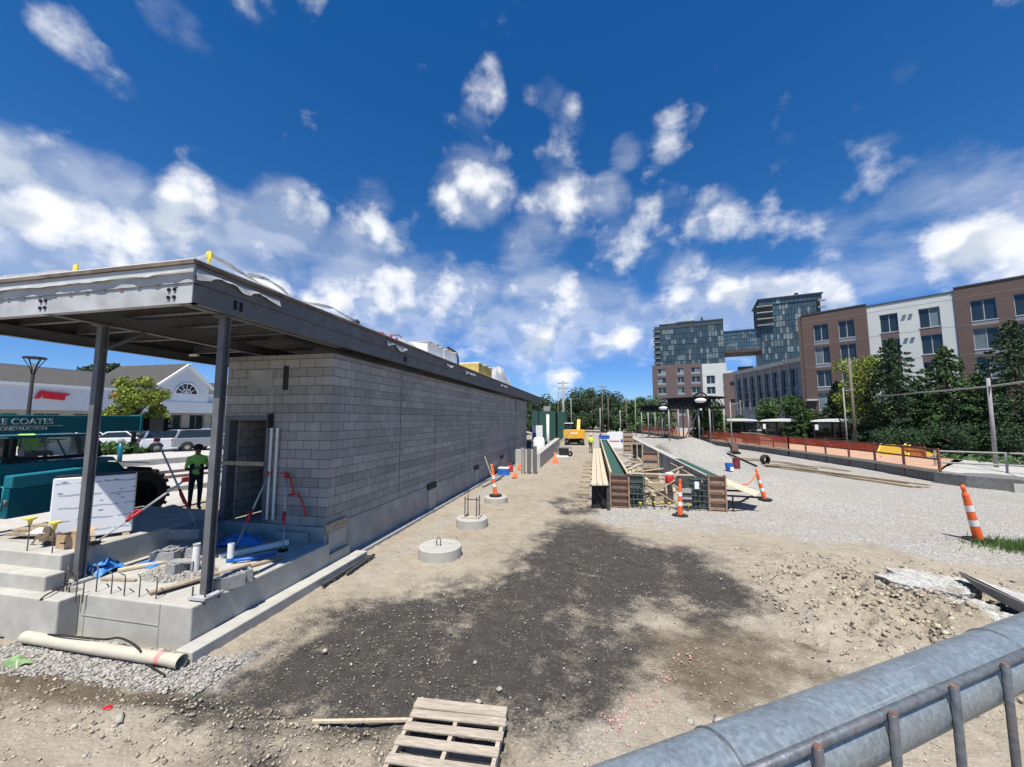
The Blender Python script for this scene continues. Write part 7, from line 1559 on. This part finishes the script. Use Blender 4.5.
# grey hall with tall windows
p0, rz = frame(803, 54, 10); r = thing('grey_hall', 'grey hall with a row of tall narrow windows and a flat cornice', 'hall', D(803, 419, 54*1.15) + Vector((0, 0, -H*1.15)), rz); r.scale = (1.15,)*3
holes = [(-(u+1.5), -u, 5.3, 10.5) for u in np.arange(.4, 16, 2.05)]
wall_holes(-17.2, 1.5, 0, 11.3, holes, 0, .35).build('facade', M['stone_grey'], r); MB().box(-17.5, 1.6, -.4, .6, 11.302, 11.9).build('cornice', M['concrete_grey'], r); MB().box(-17.2, 1.4, .4, 12, 0, 11.25).build('body', M['stone_grey'], r)
for i, h in enumerate(holes):
    link('window', glazing(h[0]-.01, h[1]+.01, h[2], h[3], 2, 4, .22, .05, .04, .12, seed=90+i), r); MB().box(h[0]-.4, h[0]-.16, -.1, -.002, 4.8, 11.29).build('pilaster', M['concrete_grey'], r)
# glass apartment blocks with a high bridge
p0, rz = frame(690, 140, 76.6); r = thing('glass_apartments', 'twin glass apartment blocks joined by a high glazed bridge over a brick base', 'apartment tower', p0, rz)
CW = (M['mullion'], M['glass_teal'], M['curtain'])
link('curtain_wall', glazing(-9.3, 12.1, 22.9, 37.2, 22, 7, 0, .1, .12, .34, CW, seed=1), r); link('curtain_wall', glazing(-9.3, 12.1, 37.3, 38.8, 15, 1, .25, .1, .1, .12, CW, seed=2), r)
m_ = glazing(0, 18, 22.9, 38.6, 10, 8, 0, .13, .12, .2, CW, seed=3); m_.transform(Matrix.Translation((12.11, 0, 0)) @ Matrix.Rotation(R(90), 4, 'Z')); link('curtain_wall', m_, r)
MB().box(-11.2, 12.05, .3, 18, 22.5, 38.4).build('block_core', M['mullion'], r); MB().box(-9.4, 12.2, .2, 18, 38.82, 39.2).build('roof_slab', M['mullion'], r); MB().box(-3.5, 3, 3, 9, 39.21, 40.2).build('plant_room', M['mullion'], r); MB().box(5, 5.8, 3, 4, 39.21, 41).build('flue', M['mullion'], r)
for z in np.arange(24, 38, 2.05): MB().box(-11.6, -9.31, -.2, 3, z, z+.2).build('balcony_slab', M['concrete_grey'], r); MB().box(-11.6, -9.31, -.22, -.18, z+.21, z+1.0).build('balcony_glass', M['glass_teal'], r)
link('bridge_glazing', glazing(11.9, 23.6, 27.6, 34.2, 16, 5, .8, .12, .1, .18, (M['mullion'], M['glass_blue'], M['curtain']), seed=5), r); MB().box(12.2, 23.4, 1.1, 12, 27.4, 34.1).build('bridge_core', M['mullion'], r); MB().box(12.15, 23.5, .7, 12, 34.21, 34.6).build('bridge_roof', M['glass_teal'], r); MB().box(12.15, 23.5, .7, 12, 26.7, 27.39).build('bridge_soffit', mk('bridge soffit', (.07, .05, .04), .7), r)
link('curtain_wall', glazing(23.4, 40.5, 19, 36.6, 19, 8, .3, .1, .12, .42, CW, seed=6), r); link('curtain_wall', glazing(27.2, 39.4, 36.6, 42.4, 14, 3, .3, .1, .12, .15, CW, seed=7), r); link('curtain_wall', glazing(23.2, 40.8, 42.5, 44.3, 14, 1, .1, .1, .1, .1, CW, seed=8), r)
MB().box(23.5, 40.4, .6, 16, 15, 44.2).build('block_core', M['mullion'], r); MB().box(22.9, 41.2, -.3, 16, 44.31, 44.7).build('roof_slab', M['mullion'], r); MB().box(34, 35, 2, 3, 44.71, 46).build('flue', M['mullion'], r)
for z in np.arange(35.2, 43, 2.2): MB().box(22.4, 27.1, -.9, .55, z, z+.25).build('balcony_slab', M['concrete_grey'], r); MB().box(39.5, 41.6, -.9, .55, z, z+.25).build('balcony_slab', M['concrete_grey'], r)
m_ = glazing(0, 14, 34, 44, 8, 5, 0, .13, .12, .1, CW, seed=9); m_.transform(Matrix.Translation((23.38, 14.4, 0)) @ Matrix.Rotation(R(-90), 4, 'Z')); link('curtain_wall', m_, r)
# brick base
rows = [(20.0, 21.9), (16.4, 18.6), (12.6, 14.8), (8.8, 11.0), (5.0, 7.2)]; cols = [(-10.4, -7.6), (-3.6, -1.4), (1.0, 4.0)]
holes = [(a, c, z0, z1) for a, c in cols for z0, z1 in rows]; wall_holes(-12.3, 4.6, 0, 23.3, holes, -1.2, .5).build('brick_base', M['brick_mauve'], r)
for i, h in enumerate(holes): link('window', glazing(h[0]-.01, h[1]+.01, h[2], h[3], 2, 1, -.95, .16, .06, .3, seed=120+i), r); MB().box(h[0]-.1, h[1]+.1, -1.23, -1.203, h[2]-.7, h[2]-.05).build('spandrel', M['stone_grey'], r)
MB().box(-12.2, 4.5, -.6, 14, 0, 22.8).build('base_core', M['brick_mauve'], r)
m_ = glazing(0, 14, 4, 22, 8, 6, 0, .13, .12, .1, CW, seed=10); m_.transform(Matrix.Translation((-12.35, 13.2, 0)) @ Matrix.Rotation(R(-90), 4, 'Z')); link('curtain_wall', m_, r)
rows = [(15.6, 18.6), (12.0, 14.6), (8.2, 11)]; cols = [(5.9, 8.6), (11.0, 13.0)]; holes = [(a, c, z0, z1) for a, c in cols for z0, z1 in rows]
wall_holes(4.62, 14.4, 0, 20.0, holes, -1.5, .6).build('white_base', M['white_clad'], r); wall_holes(4.62, 12.3, 20.01, 22.9, [], -1.4, .5).build('white_base', M['white_clad'], r); MB().box(4.7, 14.3, -.8, 12, 0, 19.9).build('base_core', M['white_clad'], r)
for i, h in enumerate(holes): link('window', glazing(h[0]-.01, h[1]+.01, h[2], h[3], 2, 1, -1.2, .16, .06, .2, seed=150+i), r)
p0, rz = frame(742, 110, 70); r = thing('mauve_annex', 'low mauve brick annex with a roof box between the white block and the grey hall', 'building', p0, rz)
wall_holes(-4.2, 12, 0, 16.6, [(-2.5, -1, 6, 9), (1, 2.5, 6, 9), (4.5, 6, 6, 9), (-2.5, -1, 11, 14), (1, 2.5, 11, 14)], 0, .4).build('facade', M['brick_mauve'], r); MB().box(-4.1, 12, .5, 12, 0, 16.4).build('body', M['brick_mauve'], r); MB().box(-.5, 3.5, 3, 6, 16.7, 18.6).build('roof_box', M['black_metal'], r)

# ------------------------------------------------------------------ rubble, weeds and the guard pipe
def slab_piece(label, c, size, rot, seed, mat='rubble', name='broken_slab'):
    mt_ = mat
    g = np.random.default_rng(seed); n = 16; b = MB(); top = []; bot = []
    for k in range(n):
        t = 6.2832*k/n; rr_ = 1 + g.uniform(-.16, .16); sx = size[0]*rr_*np.sign(math.cos(t))*abs(math.cos(t))**.7; sy = size[1]*rr_*np.sign(math.sin(t))*abs(math.sin(t))**.7
        top.append((sx, sy, size[2]/2 + g.uniform(-.01, .01))); bot.append((sx*g.uniform(.86, 1.0), sy*g.uniform(.86, 1.0), -size[2]/2 + g.uniform(-.02, .02)))
    b.add(top + bot + [(0, 0, size[2]/2+.005), (0, 0, -size[2]/2)], [(k, (k+1) % n, 2*n) for k in range(n)] + [(n+(k+1) % n, n+k, 2*n+1) for k in range(n)] + [((k+1) % n, k, n+k, n+(k+1) % n) for k in range(n)])
    o = b.build(name, M[mat]); o.location = c; o.rotation_euler = rot; s_ = o.modifiers.new('sub', 'SUBSURF'); s_.subdivision_type = 'SIMPLE'; s_.levels = s_.render_levels = 4
    tx = bpy.data.textures.new('crumble', 'CLOUDS'); tx.noise_scale = .07; tx.noise_depth = 3; dm = o.modifiers.new('crumble', 'DISPLACE'); dm.texture = tx; dm.strength = .1 if mt_ == 'rubble' else .03; dm.texture_coords = 'LOCAL'
    return tag(o, label, 'broken slab', 'broken concrete slabs by the guard pipe')
def rz_(px, py, z=.2): p = G(px, py, z); return p.x, p.y
for (px, py, dz, sx, sy, sz_, rot, sd_, mt_, lab) in [(938, 582, .1, .62, .34, .15, (0, R(3), R(-12)), 1, 'rubble', 'long flat broken slab lying leftmost in the rubble'), (925, 594, .06, .58, .22, .12, (R(4), R(2), R(-18)), 2, 'rubble', 'ragged slab strip in front of the leftmost slab'), (960, 604, .0, .45, .2, .14, (R(5), 0, R(-35)), 3, 'rubble', 'chunk of broken slab below the shaded gap'), (992, 621, -.02, .5, .2, .14, (R(3), R(-4), R(-30)), 4, 'rubble', 'nearest broken slab running under the guard pipe'),
        (1026, 606, -.14, .6, .3, .1, (R(2), 0, R(-20)), 6, 'slab_smooth', 'flat dark slab in the shade below the tilted slab')]:
    x, y = rz_(px, py); slab_piece(lab, (x, y, gz(x, y)+dz+.07), (sx, sy, sz_), rot, sd_, mt_)
for (px, py, s1, lab) in [(863, 566, .09, 'dark upright clod on the earth heap'), (878, 590, .06, 'small dark clod on the earth heap'), (822, 600, .07, 'clod at the left foot of the earth heap')]:
    x, y = rz_(px, py, .25); tag(rocks('earth_clod', np.array([[x, y]]), np.array([s1]), M['clod'], .9), lab, 'clod')
A_, B_ = G(957, 571, .42), G(1075, 622, .6); t_ = (B_-A_).normalized(); k_ = Vector((-t_.y, t_.x, 0))
if k_.x < 0: k_ = -k_
r = thing('broken_slab', 'large raised slab with a smooth brown grey edge jutting over a dark gap', 'broken slab', A_, group='broken concrete slabs by the guard pipe')
b = MB(); pts_ = [A_, A_+t_*.5-k_*.03, A_+t_*1.0, B_, B_+k_*1.0, A_+t_*.9+k_*.75, A_+t_*.3+k_*.38]
b.add([p + Vector((0, 0, -.02*i_ if i_ < 4 else -.16)) for i_, p in enumerate(pts_)] + [p + k_*(.03 if i_ < 4 else 0) + Vector((0, 0, (-.05, -.16, -.22, -.26)[i_] if i_ < 4 else -.34)) for i_, p in enumerate(pts_)], [tuple(range(7)), tuple(range(13, 6, -1))] + [(i_, 7+i_, 7+(i_+1) % 7, (i_+1) % 7) for i_ in range(7)])
b.build('slab', M['slab_smooth'], r, world=True, bevel=.012)
q = MB(); n_1 = 40; vs = []; fs = []
for i_ in range(n_1+1):
    for j_ in range(13):
        u_, v_ = i_/n_1, j_/12; L2 = (B_-A_).length; base_ = A_ + t_*(u_*L2) + k_*(.02 + v_*min(.9, .1+u_*1.6)); zz2 = -.02*min(3, u_*4) - .15*v_
        vs.append(base_ + Vector((0, 0, zz2 + .012 + .05*max(0, float(fbm(i_*.5, j_*.5+3, 4))-.25)*min(1, 4*v_)*min(1, 5*u_))))
for i_ in range(n_1):
    for j_ in range(12): a0 = i_*13+j_; fs.append((a0, a0+1, a0+14, a0+13))
q.add(vs, fs).build('rubble_crust', M['rubble'], r, world=True)
# weeds
n = 2600; c0 = G(1012, 535, .35); q = rng.normal(0, 1, (n, 2))*[.55, .3] + [c0.x+.55, c0.y+.15]; hgt = rng.uniform(.05, .2, n); zz_ = base_h(q[:, 0], q[:, 1]); a = rng.uniform(0, 6.28, n); w_ = .012
d = np.stack([np.cos(a), np.sin(a)], -1); V = np.zeros((n, 3, 3)); V[:, 0, :2] = q - d*w_; V[:, 1, :2] = q + d*w_; V[:, 2, :2] = q + rng.normal(0, .05, (n, 2)); V[:, :2, 2] = zz_[:, None]-.03; V[:, 2, 2] = zz_ + hgt
tag(link('weeds', fast_mesh('weeds', V.reshape(-1, 3), np.arange(3*n).reshape(-1, 3), M['grass'])), 'patch of green weeds beside the leaning marker post', 'weeds', kind='stuff')
n = 9000; a = rng.uniform(15, 40, n); q = np.stack([rng.uniform(19, 52, n), rng.uniform(17, 44, n)], -1); q = q[q[:, 0]*.55 + q[:, 1] > 41.0]; n = len(q); C = np.stack([q[:, 0], q[:, 1], base_h(q[:, 0], q[:, 1]) + .5*rng.random(n)**2 + .1], -1)
tag(link('bank_growth', fast_mesh('bank_growth', leaf_quads(C, rng.uniform(.15, .4, n)), np.arange(4*n).reshape(-1, 4), M['leaf_green'])), 'rough green growth on the bank behind the path and shelters', 'ground cover', kind='stuff')
# guard pipe and bar fence close to the camera
d = Vector((math.sin(R(57.8)), math.cos(R(57.8)), 0)); c = D(812, 738, 1.0); r = thing('guard_pipe', 'thick galvanised guard pipe crossing the near right corner', 'guard rail', c)
MB().tube([tuple(c - d*2.2 + d*6.2*k/24) for k in range(25)], .088, 48).build('pipe', M['galv'], r, world=True, smooth=True)
for k_ in (-.32, .95, 2.2): MB().tube([tuple(c + d*k_), tuple(c + d*(k_+.006)), tuple(c + d*(k_+.012))], [.0885, .0915, .0885], 40, caps=False).build('weld_bead', M['galv_bar'], r, world=True, smooth=True)
n_ = Vector((d.y, -d.x, 0)); c2 = c + n_*.074 + Vector((0, 0, .066))
r2 = thing('bar_fence', 'galvanised bar fence with upright pickets on the near side of the guard pipe', 'fence', c2)
MB().tube([tuple(c2 - d*2.2), tuple(c2 + d*4)], .0125, 12).build('rail', M['galv_bar'], r2, world=True, smooth=True)
for k in range(-7, 13):
    q = c2 + d*(k*.285 - .125) + n_*.0222; MB().tube([(q.x, q.y, c2.z-.8), (q.x, q.y, c2.z+.016), (q.x, q.y, c2.z+.018)], [.0105, .0105, .009], 12).build('picket', M['galv_bar'], r2, world=True, smooth=True); MB().lathe((q.x, q.y, c2.z+.0185), [(.0001, 0), (.0095, 0), (.009, .0015), (.0001, .0018)], 12).build('worn_tip', M['rust'], r2, world=True)
MB().tube([tuple(c2 - d*2.2 + Vector((0, 0, -.78))), tuple(c2 + d*4 + Vector((0, 0, -.78)))], .0135, 10).build('rail', M['galv_bar'], r2, world=True, smooth=True)

# pink survey paint caught on the stones
n = 150; q = np.concatenate([np.array([[G(px, py).x, G(px, py).y]]) + rng.normal(0, .1, (30, 2)) for px, py in ((628, 718), (640, 700), (690, 660), (665, 676), (612, 728))])
tag(rocks('painted_chips', q, rng.uniform(.008, .02, len(q)), mk('faded pink paint', (.45, .26, .23), .8, var=.3, island=.3)), 'chips with faded pink survey paint on the pale patch by the guard pipe', 'stones', kind='stuff')
